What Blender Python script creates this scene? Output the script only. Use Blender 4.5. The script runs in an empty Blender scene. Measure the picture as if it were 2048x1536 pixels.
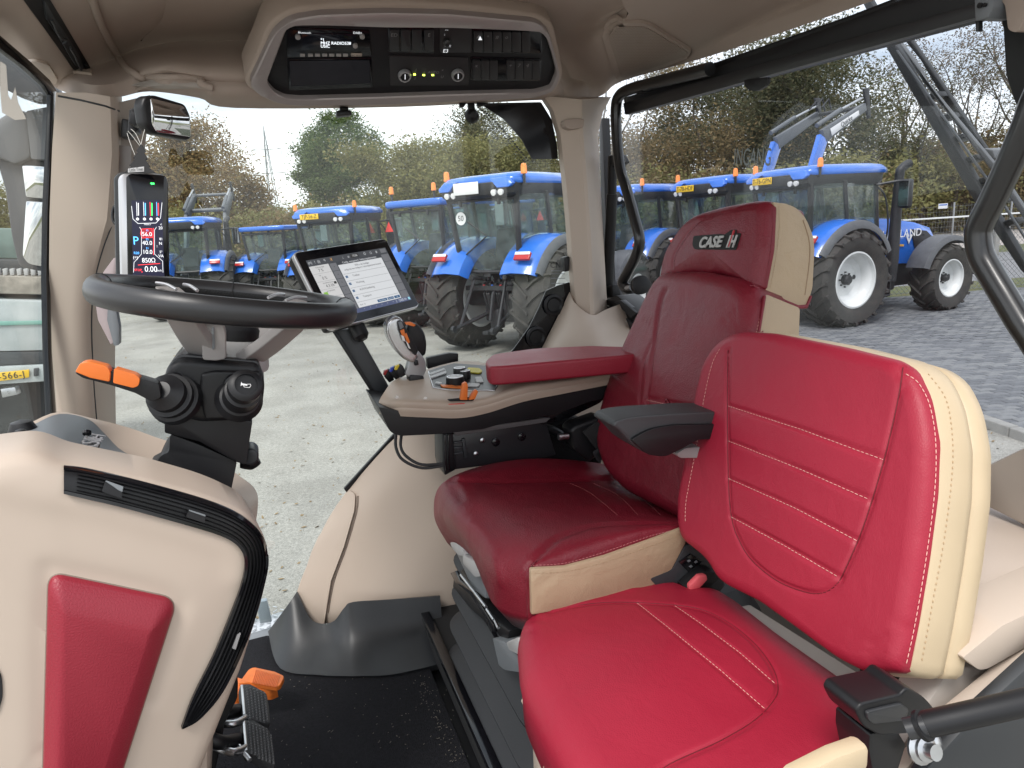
import bpy, bmesh, math, random
from mathutils import Vector, Matrix
from mathutils.bvhtree import BVHTree
R = math.radians
rnd = random.Random(7)
scene = bpy.context.scene
COL = scene.collection
# ------------------------------------------------------------------ camera
FPX, PITCH, ROLL, CZ, TH = 1400.0, R(13.0), R(3.4), 2.35, R(19.0)
cp, sp, cr, sr = math.cos(PITCH), math.sin(PITCH), math.cos(ROLL), math.sin(ROLL)
FW = Vector((0, cp, -sp)); RT = Vector((cr, -sr*sp, -sr*cp)); UP = Vector((sr, cr*sp, cr*cp))
CAM = Vector((0, 0, CZ))
cam_d = bpy.data.cameras.new('camera'); cam = bpy.data.objects.new('camera', cam_d); COL.objects.link(cam)
m = Matrix((RT, UP, -FW)).transposed().to_4x4(); m.translation = CAM
cam.matrix_world = m
cam_d.sensor_width = 36; cam_d.lens = FPX/2048*36; cam_d.clip_start = .02; cam_d.clip_end = 3000
scene.camera = cam
# ------------------------------------------------------------------ light
EL, AZ = R(56), R(205)      # soft overcast sun, behind the photographer's left shoulder
world = bpy.data.worlds.new('World'); scene.world = world; world.use_nodes = True
wn, wl = world.node_tree.nodes, world.node_tree.links
bg = wn['Background']; bg.inputs['Strength'].default_value = 0.15
sky = wn.new('ShaderNodeTexSky'); sky.sky_type = 'NISHITA'; sky.sun_disc = False
sky.sun_elevation = EL; sky.sun_rotation = AZ; sky.dust_density = 2.0
tc = wn.new('ShaderNodeTexCoord'); mp = wn.new('ShaderNodeMapping'); mp.inputs['Scale'].default_value = (1.2, 1.2, 5.5)
nz = wn.new('ShaderNodeTexNoise'); nz.inputs['Scale'].default_value = 1.7; nz.inputs['Detail'].default_value = 7; nz.inputs['Roughness'].default_value = .55
rmp = wn.new('ShaderNodeValToRGB'); rmp.color_ramp.elements[0].position = .34; rmp.color_ramp.elements[1].position = .56
rmp.color_ramp.elements[0].color = (2.4, 2.75, 3.2, 1); rmp.color_ramp.elements[1].color = (6.4, 6.45, 6.4, 1)
mix = wn.new('ShaderNodeMixRGB'); mix.inputs[0].default_value = .86
wl.new(tc.outputs['Generated'], mp.inputs[0]); wl.new(mp.outputs[0], nz.inputs[0]); wl.new(nz.outputs[0], rmp.inputs[0])
wl.new(sky.outputs[0], mix.inputs[1]); wl.new(rmp.outputs[0], mix.inputs[2]); wl.new(mix.outputs[0], bg.inputs['Color'])
sun_d = bpy.data.lights.new('sun', 'SUN'); sun_d.energy = 1.5; sun_d.angle = R(20); sun_d.color = (1, .965, .92)
sun = bpy.data.objects.new('sun', sun_d); COL.objects.link(sun)
sdir = Vector((math.sin(AZ)*math.cos(EL), math.cos(AZ)*math.cos(EL), math.sin(EL)))
sun.rotation_euler = sdir.to_track_quat('Z', 'Y').to_euler(); sun.location = (0, 0, 60)
vs = scene.view_settings; vs.view_transform = 'Standard'; vs.look = 'None'; vs.exposure = 1.04; vs.gamma = 1; vs.use_curve_mapping = False
cy = scene.cycles; cy.use_denoising = True; cy.max_bounces = 10; cy.diffuse_bounces = 5; cy.transparent_max_bounces = 24
cy.sample_clamp_indirect = 6; cy.caustics_reflective = False; cy.caustics_refractive = False
# ------------------------------------------------------------------ geometry helpers
AX = Vector((math.cos(TH), math.sin(TH), 0)); LX = Vector((-math.sin(TH), math.cos(TH), 0)); ZX = Vector((0, 0, 1))
def C(a, l, z): return AX*a + LX*l + ZX*z                 # cab coordinates: aft, to the right side, up
def ray(x, y): return FW + RT*((x-1024)/FPX) + UP*((768-y)/FPX)
def P(x, y, k, v=None):                                    # where the sight line meets a real plane
    d = ray(x, y)
    if k == 'a': t = v/d.dot(AX)
    elif k == 'l': t = v/d.dot(LX)
    elif k == 'z': t = (v-CZ)/d.z
    elif k == 'd': t = v
    else: t = (k[0]-CAM).dot(k[1])/d.dot(k[1])
    return CAM + d*t
def pln(p0, p1, p2):
    return (p0, (p1-p0).cross(p2-p0).normalized())
def pin(pl):                                               # the plane's normal turned away from the viewer
    n = pl[1]
    return n if (pl[0]-CAM).dot(n) > 0 else -n
def PL(k, v): return (C(v, 0, 0), AX) if k == 'a' else (C(0, v, 0), LX) if k == 'l' else (C(0, 0, v), ZX)
def rr(poly, r=10, n=5):
    """round the corners of a 2-D polygon; a vertex may carry its own radius"""
    out = []; N = len(poly)
    for i in range(N):
        p = poly[i]; q = Vector(p[:2]); rad = p[2] if len(p) > 2 else r
        a = Vector(poly[i-1][:2])-q; b = Vector(poly[(i+1) % N][:2])-q
        la, lb = a.length, b.length
        if rad <= 0 or la < 1e-6 or lb < 1e-6: out.append(tuple(q)); continue
        k = min(rad, la*.48, lb*.48)
        s, e = q+a/la*k, q+b/lb*k
        for j in range(n+1):
            t = j/n
            out.append(tuple(s*(1-t)**2 + q*2*t*(1-t) + e*t*t))
    return out
def crom(pts, n=6, closed=False):
    pts = [Vector(p) for p in pts]; N = len(pts); out = []
    for i in range(N if closed else N-1):
        g = lambda j: pts[j % N] if closed else pts[max(0, min(N-1, j))]
        p0, p1, p2, p3 = g(i-1), g(i), g(i+1), g(i+2)
        for j in range(n):
            t = j/n
            out.append(.5*((2*p1)+(p2-p0)*t+(2*p0-5*p1+4*p2-p3)*t*t+(3*p1-p0-3*p2+p3)*t**3))
    if not closed: out.append(pts[-1])
    return out
def tag(o, label=None, cat=None, group=None, kind=None):
    if label: o['label'] = label
    if cat: o['category'] = cat
    if group: o['group'] = group
    if kind: o['kind'] = kind
    return o
def adopt(o, parent):
    if parent is not None:
        o.parent = parent
        if parent.type == 'EMPTY' and not parent.get('_loc0'):
            o.matrix_parent_inverse = Matrix.Translation(-parent.location)
def link(name, me, mat, parent=None):
    o = bpy.data.objects.new(name, me); COL.objects.link(o)
    if mat is not None and not me.materials:
        for q in (mat if isinstance(mat, (list, tuple)) else [mat]): me.materials.append(q)
    adopt(o, parent)
    return o
def thing(name, loc, label, cat, group=None):
    o = bpy.data.objects.new(name, None); COL.objects.link(o); o.location = loc; o.empty_display_size = .1
    return tag(o, label, cat, group)
def fin(name, bm, mat, parent=None, smooth=35):
    bmesh.ops.recalc_face_normals(bm, faces=bm.faces)
    me = bpy.data.meshes.new(name); bm.to_mesh(me); bm.free()
    if smooth:
        me.polygons.foreach_set('use_smooth', [True]*len(me.polygons))
        if smooth < 180: me.set_sharp_from_angle(angle=R(smooth))
    return link(name, me, mat, parent)
def raw(name, vs, fs, mat, parent=None, smooth=35, recalc=True):
    bm = bmesh.new(); vv = [bm.verts.new(v) for v in vs]
    for f in fs:
        try: bm.faces.new([vv[i] for i in f])
        except ValueError: pass
    if not recalc:
        me = bpy.data.meshes.new(name); bm.to_mesh(me); bm.free()
        if smooth: me.polygons.foreach_set('use_smooth', [True]*len(me.polygons))
        return link(name, me, mat, parent)
    return fin(name, bm, mat, parent, smooth)
def bprism(bm, pts, vec, bev=0, seg=2):
    """add an extruded polygon to bm"""
    b = bmesh.new()
    a = [b.verts.new(p) for p in pts]; c = [b.verts.new(Vector(p)+vec) for p in pts]
    b.faces.new(a); b.faces.new(list(reversed(c)))
    N = len(pts)
    for i in range(N): b.faces.new((a[i], c[i], c[(i+1) % N], a[(i+1) % N]))
    if bev > 0:
        bmesh.ops.recalc_face_normals(b, faces=b.faces)
        es = [e for e in b.edges if len(e.link_faces) == 2 and e.calc_face_angle(0) > R(28)]
        bmesh.ops.bevel(b, geom=es, offset=bev, segments=seg, affect='EDGES', clamp_overlap=True, profile=.5)
    t = bpy.data.meshes.new('t'); b.to_mesh(t); b.free(); bm.from_mesh(t); bpy.data.meshes.remove(t)
def prism(name, pts, vec, mat, parent=None, bev=0, seg=2, smooth=35):
    bm = bmesh.new(); bprism(bm, pts, vec, bev, seg); return fin(name, bm, mat, parent, smooth)
def slab(name, poly, pl, th, mat, parent=None, bev=.002, r=0, seg=2, off=0):
    """outline given by sight lines on a real plane, thickness going away from the viewer"""
    if r or any(len(p) > 2 for p in poly): poly = rr(poly, r)
    n = pin(pl)
    return prism(name, [P(x, y, pl)+n*off for x, y in [p[:2] for p in poly]], n*th, mat, parent, bev, seg)
def frame_axes(ax):
    ax = Vector(ax).normalized(); h = Vector((0, 0, 1)) if abs(ax.z) < .9 else Vector((1, 0, 0))
    u = ax.cross(h).normalized(); return u, ax.cross(u).normalized(), ax
def bbox(bm, c, s, axes=None, bev=0, seg=2):
    """box: centre, full size along axes"""
    X, Y, Z = axes or (AX, LX, ZX); c = Vector(c)
    pts = [c+X*(sx*s[0]/2)+Y*(sy*s[1]/2)-Z*(s[2]/2) for sx, sy in ((-1, -1), (1, -1), (1, 1), (-1, 1))]
    bprism(bm, pts, Z*s[2], bev, seg)
def box(name, c, s, mat, parent=None, axes=None, bev=.003, seg=2):
    bm = bmesh.new(); bbox(bm, c, s, axes, bev, seg); return fin(name, bm, mat, parent)
W3 = (Vector((1, 0, 0)), Vector((0, 1, 0)), Vector((0, 0, 1)))
def btube(bm, pts, r, n=10, closed=False, caps=True, squash=None):
    pts = [Vector(p) for p in pts]; N = len(pts)
    rs = r if isinstance(r, (list, tuple)) else [r]*N
    rings = []; prev = None
    for i in range(N):
        if closed: t = pts[(i+1) % N]-pts[i-1]
        else: t = pts[min(N-1, i+1)]-pts[max(0, i-1)]
        t = t.normalized() if t.length > 1e-9 else Vector((0, 0, 1))
        if prev is None: u = frame_axes(t)[0]
        else:
            u = prev - t*prev.dot(t)
            u = u.normalized() if u.length > 1e-6 else frame_axes(t)[0]
        prev = u; w = t.cross(u)
        ring = []
        for k in range(n):
            an = 2*math.pi*k/n; d = u*math.cos(an)+w*math.sin(an)
            if squash: d = d - squash[0]*(d.dot(squash[0])*(1-squash[1]))
            ring.append(bm.verts.new(pts[i]+d*rs[i]))
        rings.append(ring)
    for i in range(N if closed else N-1):
        a, b = rings[i], rings[(i+1) % N]
        for k in range(n): bm.faces.new((a[k], a[(k+1) % n], b[(k+1) % n], b[k]))
    if caps and not closed:
        bm.faces.new(rings[0]); bm.faces.new(list(reversed(rings[-1])))
def tube(name, pts, r, mat, parent=None, n=12, closed=False, sm=6, squash=None):
    if sm:
        if isinstance(r, (list, tuple)):
            r2 = []
            for i in range(len(r)-1): r2 += [r[i]+(r[i+1]-r[i])*j/sm for j in range(sm)]
            r = r2+[r[-1]]
        pts = crom(pts, sm, closed)
    bm = bmesh.new(); btube(bm, pts, r, n, closed, squash=squash); return fin(name, bm, mat, parent, 50)
def blathe(bm, base, axis, prof, n=24, cap=True):
    u, w, ax = frame_axes(axis); base = Vector(base); rings = []
    for r, h in prof:
        if r < 1e-6: rings.append([bm.verts.new(base+ax*h)])
        else: rings.append([bm.verts.new(base+ax*h+(u*math.cos(2*math.pi*k/n)+w*math.sin(2*math.pi*k/n))*r) for k in range(n)])
    for a, b in zip(rings, rings[1:]):
        for k in range(n):
            k2 = (k+1) % n
            if len(a) == 1 and len(b) == 1: continue
            if len(a) == 1: bm.faces.new((a[0], b[k2], b[k]))
            elif len(b) == 1: bm.faces.new((a[k], a[k2], b[0]))
            else: bm.faces.new((a[k], a[k2], b[k2], b[k]))
    if cap and len(rings[0]) > 1: bm.faces.new(list(reversed(rings[0])))
    if cap and len(rings[-1]) > 1: bm.faces.new(rings[-1])
def lathe(name, base, axis, prof, mat, parent=None, n=28, smooth=35):
    bm = bmesh.new(); blathe(bm, base, axis, prof, n); return fin(name, bm, mat, parent, smooth)
def loft(name, rings, mat, parent=None, caps=True, smooth=40, close=True, bev=0):
    bm = bmesh.new(); rv = [[bm.verts.new(p) for p in r] for r in rings]; n = len(rings[0])
    for a, b in zip(rv, rv[1:]):
        for k in range(n if close else n-1): bm.faces.new((a[k], a[(k+1) % n], b[(k+1) % n], b[k]))
    if caps and close: bm.faces.new(list(reversed(rv[0]))); bm.faces.new(rv[-1])
    if bev:
        bmesh.ops.recalc_face_normals(bm, faces=bm.faces)
        es = [e for e in bm.edges if len(e.link_faces) == 2 and e.calc_face_angle(0) > R(28)]
        bmesh.ops.bevel(bm, geom=es, offset=bev, segments=3, affect='EDGES', clamp_overlap=True, profile=.5)
    return fin(name, bm, mat, parent, smooth)
def sheet(name, rows, th, mat, parent=None, n=4, flip=1, smooth=50, side=None):
    """smooth skin through a grid of real points, given a thickness away from the viewer (or along side)"""
    g = [crom(r, n) for r in rows]
    cols = [crom([g[i][j] for i in range(len(g))], n) for j in range(len(g[0]))]
    nr, nc = len(cols[0]), len(cols)
    G = [[cols[j][i] for j in range(nc)] for i in range(nr)]
    bm = bmesh.new(); fv = [[bm.verts.new(G[i][j]) for j in range(nc)] for i in range(nr)]
    def nrm(i, j):
        if side is not None: return side
        a = G[min(nr-1, i+1)][j]-G[max(0, i-1)][j]; b = G[i][min(nc-1, j+1)]-G[i][max(0, j-1)]
        q = a.cross(b); q = q.normalized() if q.length > 1e-9 else Vector((0, 0, 1))
        return q if q.dot(G[i][j]-CAM) > 0 else -q
    bv = [[bm.verts.new(G[i][j]+nrm(i, j)*th) for j in range(nc)] for i in range(nr)]
    for i in range(nr-1):
        for j in range(nc-1):
            bm.faces.new((fv[i][j], fv[i][j+1], fv[i+1][j+1], fv[i+1][j])); bm.faces.new((bv[i][j], bv[i+1][j], bv[i+1][j+1], bv[i][j+1]))
    for i in range(nr-1):
        for j in (0, nc-1): bm.faces.new((fv[i][j], fv[i+1][j], bv[i+1][j], bv[i][j]))
    for j in range(nc-1):
        for i in (0, nr-1): bm.faces.new((fv[i][j], bv[i][j], bv[i][j+1], fv[i][j+1]))
    return fin(name, bm, mat, parent, smooth)
def resample(pts, n):
    pts = [Vector(p) for p in pts]; L = [0]; N = len(pts)
    for i in range(N): L.append(L[-1]+(pts[(i+1) % N]-pts[i]).length)
    out = []; j = 0
    for k in range(n):
        s = L[-1]*k/n
        while L[j+1] < s: j += 1
        t = (s-L[j])/max(1e-9, L[j+1]-L[j]); out.append(pts[j].lerp(pts[(j+1) % N], t))
    return out
def pillow(name, pts, nrm, edge, dome, mat, parent=None, n=140, rings=34, hf=None, back=0.0, smooth=60, ctr=None):
    """cushion: 3-D outline, nrm = way it bulges; edge = [(inset, height)..] round the rim; dome = extra height at the centre;
    hf(u, v, s) adds height, u,v measured in the plane from the centre"""
    pts = resample(pts, n); c = ctr if ctr is not None else sum(pts, Vector())/n; nrm = nrm.normalized()
    u0, v0, _ = frame_axes(nrm)
    R_ = []
    if back: R_.append([p-nrm*back+(c-p).normalized()*.012 for p in pts]); R_.append([p-nrm*back*.9 for p in pts])
    for ins, h in edge: R_.append([p+(c-p).normalized()*min(ins, (c-p).length*.9)+nrm*h for p in pts])
    insl, hl = edge[-1]
    for i in range(1, rings):
        s = 1-(i/rings); ring = []
        for p in pts:
            q = p+(c-p).normalized()*min(insl, (c-p).length*.9); q = c+(q-c)*s
            ring.append(q+nrm*(hl+dome*(1-s*s)))
        R_.append(ring)
    top = c+nrm*(hl+dome)
    if hf:
        for ring in R_[(2 if back else 0):]:
            for k, q in enumerate(ring): ring[k] = q+nrm*hf((q-c).dot(u0), (q-c).dot(v0), q)
        top = top+nrm*hf(0, 0, top)
    bm = bmesh.new(); rv = [[bm.verts.new(p) for p in r] for r in R_]; t = bm.verts.new(top)
    for a, b in zip(rv, rv[1:]):
        for k in range(n): bm.faces.new((a[k], a[(k+1) % n], b[(k+1) % n], b[k]))
    for k in range(n): bm.faces.new((rv[-1][k], rv[-1][(k+1) % n], t))
    bm.faces.new(list(reversed(rv[0])))
    return fin(name, bm, mat, parent, smooth)
_bvh = {}
def bvh(o):
    if o.name not in _bvh:
        me = o.data; _bvh[o.name] = BVHTree.FromPolygons([v.co.copy() for v in me.vertices], [tuple(p.vertices) for p in me.polygons])
    return _bvh[o.name]
def on(o, x, y):
    """the point of a built surface that lies on a sight line, and its normal"""
    d = ray(x, y).normalized(); h = bvh(o).ray_cast(CAM, d)
    if h[0] is None: h = bvh(o).find_nearest(CAM+d*((sum((v.co for v in o.data.vertices), Vector())/len(o.data.vertices))-CAM).length)
    n = h[1]
    return h[0], (n if n.dot(d) < 0 else -n)
def crease(o, lines, depth, width):
    """press seams into a padded surface"""
    segs = []
    for ln in lines:
        ln = [Vector(p) for p in ln]; segs += list(zip(ln, ln[1:]))
    me = o.data
    mn = [min(min(a[i], b[i]) for a, b in segs)-3*width for i in range(3)]; mx = [max(max(a[i], b[i]) for a, b in segs)+3*width for i in range(3)]
    for v in me.vertices:
        p = v.co
        if any(p[i] < mn[i] or p[i] > mx[i] for i in range(3)): continue
        dm = 9
        for a, b in segs:
            ab = b-a; t = max(0, min(1, (p-a).dot(ab)/max(1e-12, ab.dot(ab)))); dm = min(dm, (a+ab*t-p).length)
        if dm < 3*width: v.co = p - v.normal*depth*math.exp(-(dm/width)**2)
    _bvh.pop(o.name, None)
def linepts(pix, step=8, sm=True):
    p = [Vector((x, y, 0)) for x, y in pix]
    if sm and len(p) > 2: p = crom(p, 10)
    out = [p[0]]
    for a, b in zip(p, p[1:]):
        k = max(1, int((b-a).length/step))
        for i in range(1, k+1): out.append(a.lerp(b, i/k))
    return out
def surf(o, pix, step=8, sm=True): return [on(o, q.x, q.y)[0] for q in linepts(pix, step, sm)]
def stitches(name, o, pix, mat, parent, ln=.0045, gap=.0022, r=.0006, lift=.0005, sm=True):
    """a row of single thread stitches lying on a surface, one mesh"""
    pts = [(lambda h: h[0]+h[1]*lift)(on(o, q.x, q.y)) for q in linepts(pix, 5, sm)]
    L = [0]
    for a, b in zip(pts, pts[1:]): L.append(L[-1]+(b-a).length)
    def at(s):
        s = max(0, min(L[-1]-1e-9, s))
        for i in range(len(L)-1):
            if L[i+1] >= s: return pts[i].lerp(pts[i+1], (s-L[i])/max(1e-9, L[i+1]-L[i]))
        return pts[-1]
    bm = bmesh.new(); s = 0
    while s < L[-1]-ln:
        a, b = at(s), at(s+ln)
        if (b-a).length < .02: btube(bm, [a, a.lerp(b, .5)+(CAM-a).normalized()*r*.5, b], [r*.6, r, r*.6], 5)
        s += ln+gap
    o2 = fin(name, bm, mat, parent, 60); o2['kind'] = 'stuff'
    return o2
def seam(name, o, pix, r, mat, parent, sm=True, lift=0, n=8):
    pts = [(lambda h: h[0]+h[1]*lift)(on(o, q.x, q.y)) for q in linepts(pix, 8, sm)]
    bm = bmesh.new(); btube(bm, pts, r, n); return fin(name, bm, mat, parent, 60)
def patch(name, o, pix, mat, parent, lift=.001, th=.002, r=0, n=1):
    """thin plate lying on a built surface"""
    poly = rr(pix, r) if (r or any(len(p) > 2 for p in pix)) else [p[:2] for p in pix]
    if n > 1:
        q = []
        for i in range(len(poly)):
            a, b = Vector(poly[i]), Vector(poly[(i+1) % len(poly)]); q += [tuple(a.lerp(b, j/n)) for j in range(n)]
        poly = q
    c = (sum(p[0] for p in poly)/len(poly), sum(p[1] for p in poly)/len(poly))
    rings = []
    for s in (1, .75, .5, .25):
        rings.append([(lambda h: h[0]+h[1]*lift)(on(o, c[0]+(x-c[0])*s, c[1]+(y-c[1])*s)) for x, y in poly])
    h = on(o, *c); nn = h[1]
    bm = bmesh.new(); N = len(poly)
    bk = [bm.verts.new(p-nn*th) for p in rings[0]]; rv = [[bm.verts.new(p) for p in r_] for r_ in rings]; cv = bm.verts.new(h[0]+nn*lift)
    for a, b in zip([bk]+rv, rv):
        for k in range(N): bm.faces.new((a[k], a[(k+1) % N], b[(k+1) % N], b[k]))
    for k in range(N): bm.faces.new((rv[-1][k], rv[-1][(k+1) % N], cv))
    return fin(name, bm, mat, parent, 50)
def text(name, s, o, xd, yd, size, mat, parent, ex=0.0, al='CENTER', sx=1.0, shear=0, sp_=1.0, bold=0):
    cu = bpy.data.curves.new(name, 'FONT'); cu.body = s; cu.size = size; cu.align_x = al; cu.align_y = 'CENTER'; cu.extrude = ex
    cu.shear = shear; cu.offset = bold; cu.space_character = sp_; cu.resolution_u = 3
    cu.materials.append(mat)
    t0 = bpy.data.objects.new(name, cu); me = bpy.data.meshes.new_from_object(t0); bpy.data.objects.remove(t0); bpy.data.curves.remove(cu)
    me.name = name; t = bpy.data.objects.new(name, me)
    if not me.materials: me.materials.append(mat)
    xd = Vector(xd).normalized(); n = xd.cross(Vector(yd)).normalized(); yd = n.cross(xd)
    mw = Matrix((xd*sx, yd, n)).transposed().to_4x4(); mw.translation = Vector(o)
    COL.objects.link(t)
    if parent is not None:
        t.parent = parent
        if parent.type == 'EMPTY' and not parent.get('_loc0'): mw = Matrix.Translation(-parent.location) @ mw
    t.matrix_local = mw
    return t
def ptext(name, s, x0, y0, x1, y1, pl, mat, parent, hpx, off=.001, ex=0, al='CENTER', **kw):
    """flat lettering on a plane; (x0,y0)-(x1,y1) is its baseline direction through the middle of its height"""
    n = pin(pl); a, b = P(x0, y0, pl), P(x1, y1, pl); mid = (a+b)/2 if al == 'CENTER' else a
    xd = (b-a).normalized(); yd = (-n).cross(xd) if True else 0
    if yd.dot(UP) < 0: yd = -yd
    mx, my = ((x0+x1)/2, (y0+y1)/2)
    sc = (P(mx, my-hpx/2, pl)-P(mx, my+hpx/2, pl)).length
    return text(name, s, mid-n*off, xd, yd, sc*1.38, mat, parent, ex, al, **kw)
# ------------------------------------------------------------------ materials
MT = {}
def mat(name, col, rough=.5, metal=0, bump=None, var=0.0, vscale=6, coat=0, spec=.5, emit=None, es=1, col2=None, crough=.1, subs=0, fold=0):
    if name in MT: return MT[name]
    M = bpy.data.materials.new(name); M.use_nodes = True; nt = M.node_tree; N, Lk = nt.nodes, nt.links; b = N['Principled BSDF']
    b.inputs['Base Color'].default_value = (*col, 1); b.inputs['Roughness'].default_value = rough; b.inputs['Metallic'].default_value = metal
    b.inputs['Specular IOR Level'].default_value = spec; b.inputs['Coat Weight'].default_value = coat; b.inputs['Coat Roughness'].default_value = crough
    if emit: b.inputs['Emission Color'].default_value = (*emit, 1); b.inputs['Emission Strength'].default_value = es
    t = N.new('ShaderNodeTexCoord')
    if var:
        z = N.new('ShaderNodeTexNoise'); z.inputs['Scale'].default_value = vscale; z.inputs['Detail'].default_value = 5; Lk.new(t.outputs['Object'], z.inputs[0])
        mr = N.new('ShaderNodeMapRange'); mr.inputs[1].default_value = .3; mr.inputs[2].default_value = .7; Lk.new(z.outputs[0], mr.inputs[0])
        mx = N.new('ShaderNodeMixRGB'); Lk.new(mr.outputs[0], mx.inputs[0])
        c2 = col2 or tuple(max(0, c*(1+var)) for c in col)
        mx.inputs[1].default_value = (*[c*(1-var*(0 if col2 else 1)) for c in col], 1); mx.inputs[2].default_value = (*c2, 1); Lk.new(mx.outputs[0], b.inputs['Base Color'])
        mr2 = N.new('ShaderNodeMapRange'); mr2.inputs[1].default_value = .25; mr2.inputs[2].default_value = .75
        mr2.inputs[3].default_value = max(0, rough-.07); mr2.inputs[4].default_value = min(1, rough+.07); Lk.new(z.outputs[0], mr2.inputs[0]); Lk.new(mr2.outputs[0], b.inputs['Roughness'])
    if bump:
        kind, sc, st, dist = bump
        if kind == 'vor':
            z = N.new('ShaderNodeTexVoronoi'); z.inputs['Scale'].default_value = sc; z.feature = 'DISTANCE_TO_EDGE'; out = z.outputs['Distance']
            pw = N.new('ShaderNodeMath'); pw.operation = 'MINIMUM'; pw.inputs[1].default_value = .22; Lk.new(out, pw.inputs[0]); out2 = pw.outputs[0]
        else:
            z = N.new('ShaderNodeTexNoise'); z.inputs['Scale'].default_value = sc; z.inputs['Detail'].default_value = 4; out2 = z.outputs[0]
        Lk.new(t.outputs['Object'], z.inputs[0])
        bp = N.new('ShaderNodeBump'); bp.inputs['Strength'].default_value = st; bp.inputs['Distance'].default_value = dist
        Lk.new(out2, bp.inputs['Height']); Lk.new(bp.outputs[0], b.inputs['Normal'])
        if fold:
            z2 = N.new('ShaderNodeTexNoise'); z2.inputs['Scale'].default_value = 17; z2.inputs['Detail'].default_value = 3; z2.inputs['Distortion'].default_value = .6; Lk.new(t.outputs['Object'], z2.inputs[0])
            b2 = N.new('ShaderNodeBump'); b2.inputs['Strength'].default_value = fold; b2.inputs['Distance'].default_value = .012; Lk.new(z2.outputs[0], b2.inputs['Height']); Lk.new(b2.outputs[0], bp.inputs['Normal'])
    MT[name] = M; return M
def emat(name, col, st=1.0):
    return mat(name, tuple(c*.3 for c in col), .4, emit=col, es=st)
def glass(name, tint=(.93, .96, .95), ior=1.45, dust=.0, rough=.0, body=(.7, .75, .75)):
    M = bpy.data.materials.new(name); M.use_nodes = True; N, Lk = M.node_tree.nodes, M.node_tree.links; N.clear()
    o = N.new('ShaderNodeOutputMaterial'); tr = N.new('ShaderNodeBsdfTransparent'); tr.inputs[0].default_value = (*tint, 1)
    gl = N.new('ShaderNodeBsdfGlossy'); gl.inputs['Roughness'].default_value = rough; 
    lw = N.new('ShaderNodeLayerWeight'); lw.inputs[0].default_value = .5; pw = N.new('ShaderNodeMath'); pw.operation = 'POWER'; pw.inputs[1].default_value = 5
    fr = N.new('ShaderNodeMath'); fr.operation = 'MULTIPLY_ADD'; fr.inputs[1].default_value = .9; fr.inputs[2].default_value = ((ior-1)/(ior+1))**2
    Lk.new(lw.outputs['Facing'], pw.inputs[0]); Lk.new(pw.outputs[0], fr.inputs[0])
    mx = N.new('ShaderNodeMixShader'); Lk.new(fr.outputs[0], mx.inputs[0]); Lk.new(tr.outputs[0], mx.inputs[1]); Lk.new(gl.outputs[0], mx.inputs[2]); last = mx
    if dust:
        df = N.new('ShaderNodeBsdfDiffuse'); df.inputs[0].default_value = (*body, 1)
        t = N.new('ShaderNodeTexCoord'); z = N.new('ShaderNodeTexNoise'); z.inputs['Scale'].default_value = 5; z.inputs['Detail'].default_value = 8; Lk.new(t.outputs['Object'], z.inputs[0])
        mr = N.new('ShaderNodeMapRange'); mr.inputs[1].default_value = .35; mr.inputs[2].default_value = .75; mr.inputs[3].default_value = dust*.3; mr.inputs[4].default_value = dust; Lk.new(z.outputs[0], mr.inputs[0])
        m2 = N.new('ShaderNodeMixShader'); Lk.new(mr.outputs[0], m2.inputs[0]); Lk.new(mx.outputs[0], m2.inputs[1]); Lk.new(df.outputs[0], m2.inputs[2]); last = m2
    Lk.new(last.outputs[0], o.inputs[0]); MT[name] = M; return M
beige = mat('beige_plastic', (.50, .415, .345), .5, bump=('noise', 900, .12, .0004), var=.025, vscale=3)
beige2 = mat('beige_headliner', (.41, .335, .285), .72, bump=('noise', 600, .2, .0006), var=.03, vscale=3)
greige = mat('greige_plastic', (.40, .36, .325), .5, bump=('noise', 900, .12, .0004), var=.03)
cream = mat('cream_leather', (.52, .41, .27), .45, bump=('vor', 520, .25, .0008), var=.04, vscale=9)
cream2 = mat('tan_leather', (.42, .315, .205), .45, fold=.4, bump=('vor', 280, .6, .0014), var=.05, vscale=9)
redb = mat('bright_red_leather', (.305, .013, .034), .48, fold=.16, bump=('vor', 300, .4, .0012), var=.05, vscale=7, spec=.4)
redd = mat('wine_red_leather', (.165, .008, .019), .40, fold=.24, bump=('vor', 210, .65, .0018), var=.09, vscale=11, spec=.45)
redm = mat('red_leather', (.265, .014, .030), .45, bump=('vor', 260, .6, .0014), var=.04)
black = mat('black_plastic', (.008, .008, .0095), .44, spec=.4, bump=('noise', 700, .1, .0004), var=.1)
black_g = mat('gloss_black', (.006, .006, .008), .12)
black_m = mat('matt_black', (.010, .010, .011), .75)
dgrey = mat('dark_grey_plastic', (.030, .033, .037), .45, bump=('noise', 800, .12, .0004), var=.06)
mgrey = mat('mid_grey_plastic', (.17, .185, .20), .45, bump=('noise', 800, .1, .0004), var=.05)
lgrey = mat('light_grey_plastic', (.42, .42, .42), .45, var=.03)
wgrey = mat('warm_grey_plastic', (.30, .285, .28), .42, var=.03)
silver = mat('silver_trim', (.36, .32, .315), .42, metal=.35, var=.03)
satin = mat('satin_silver', (.60, .60, .62), .30, metal=.7)
chrome = mat('chrome', (.85, .85, .87), .08, metal=1)
steel = mat('bare_steel', (.55, .56, .58), .32, metal=1, var=.1, vscale=40)
orange = mat('orange_plastic', (.72, .17, .025), .42, var=.04)
orange_d = mat('worn_orange_plastic', (.72, .17, .025), .5, var=.2, vscale=30)
carpet = mat('black_carpet', (.016, .016, .019), .95, bump=('noise', 420, 1.0, .004), var=.3, vscale=160, spec=.15)
rubber = mat('black_rubber', (.022, .022, .024), .6, bump=('noise', 300, .2, .001), var=.15)
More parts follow.
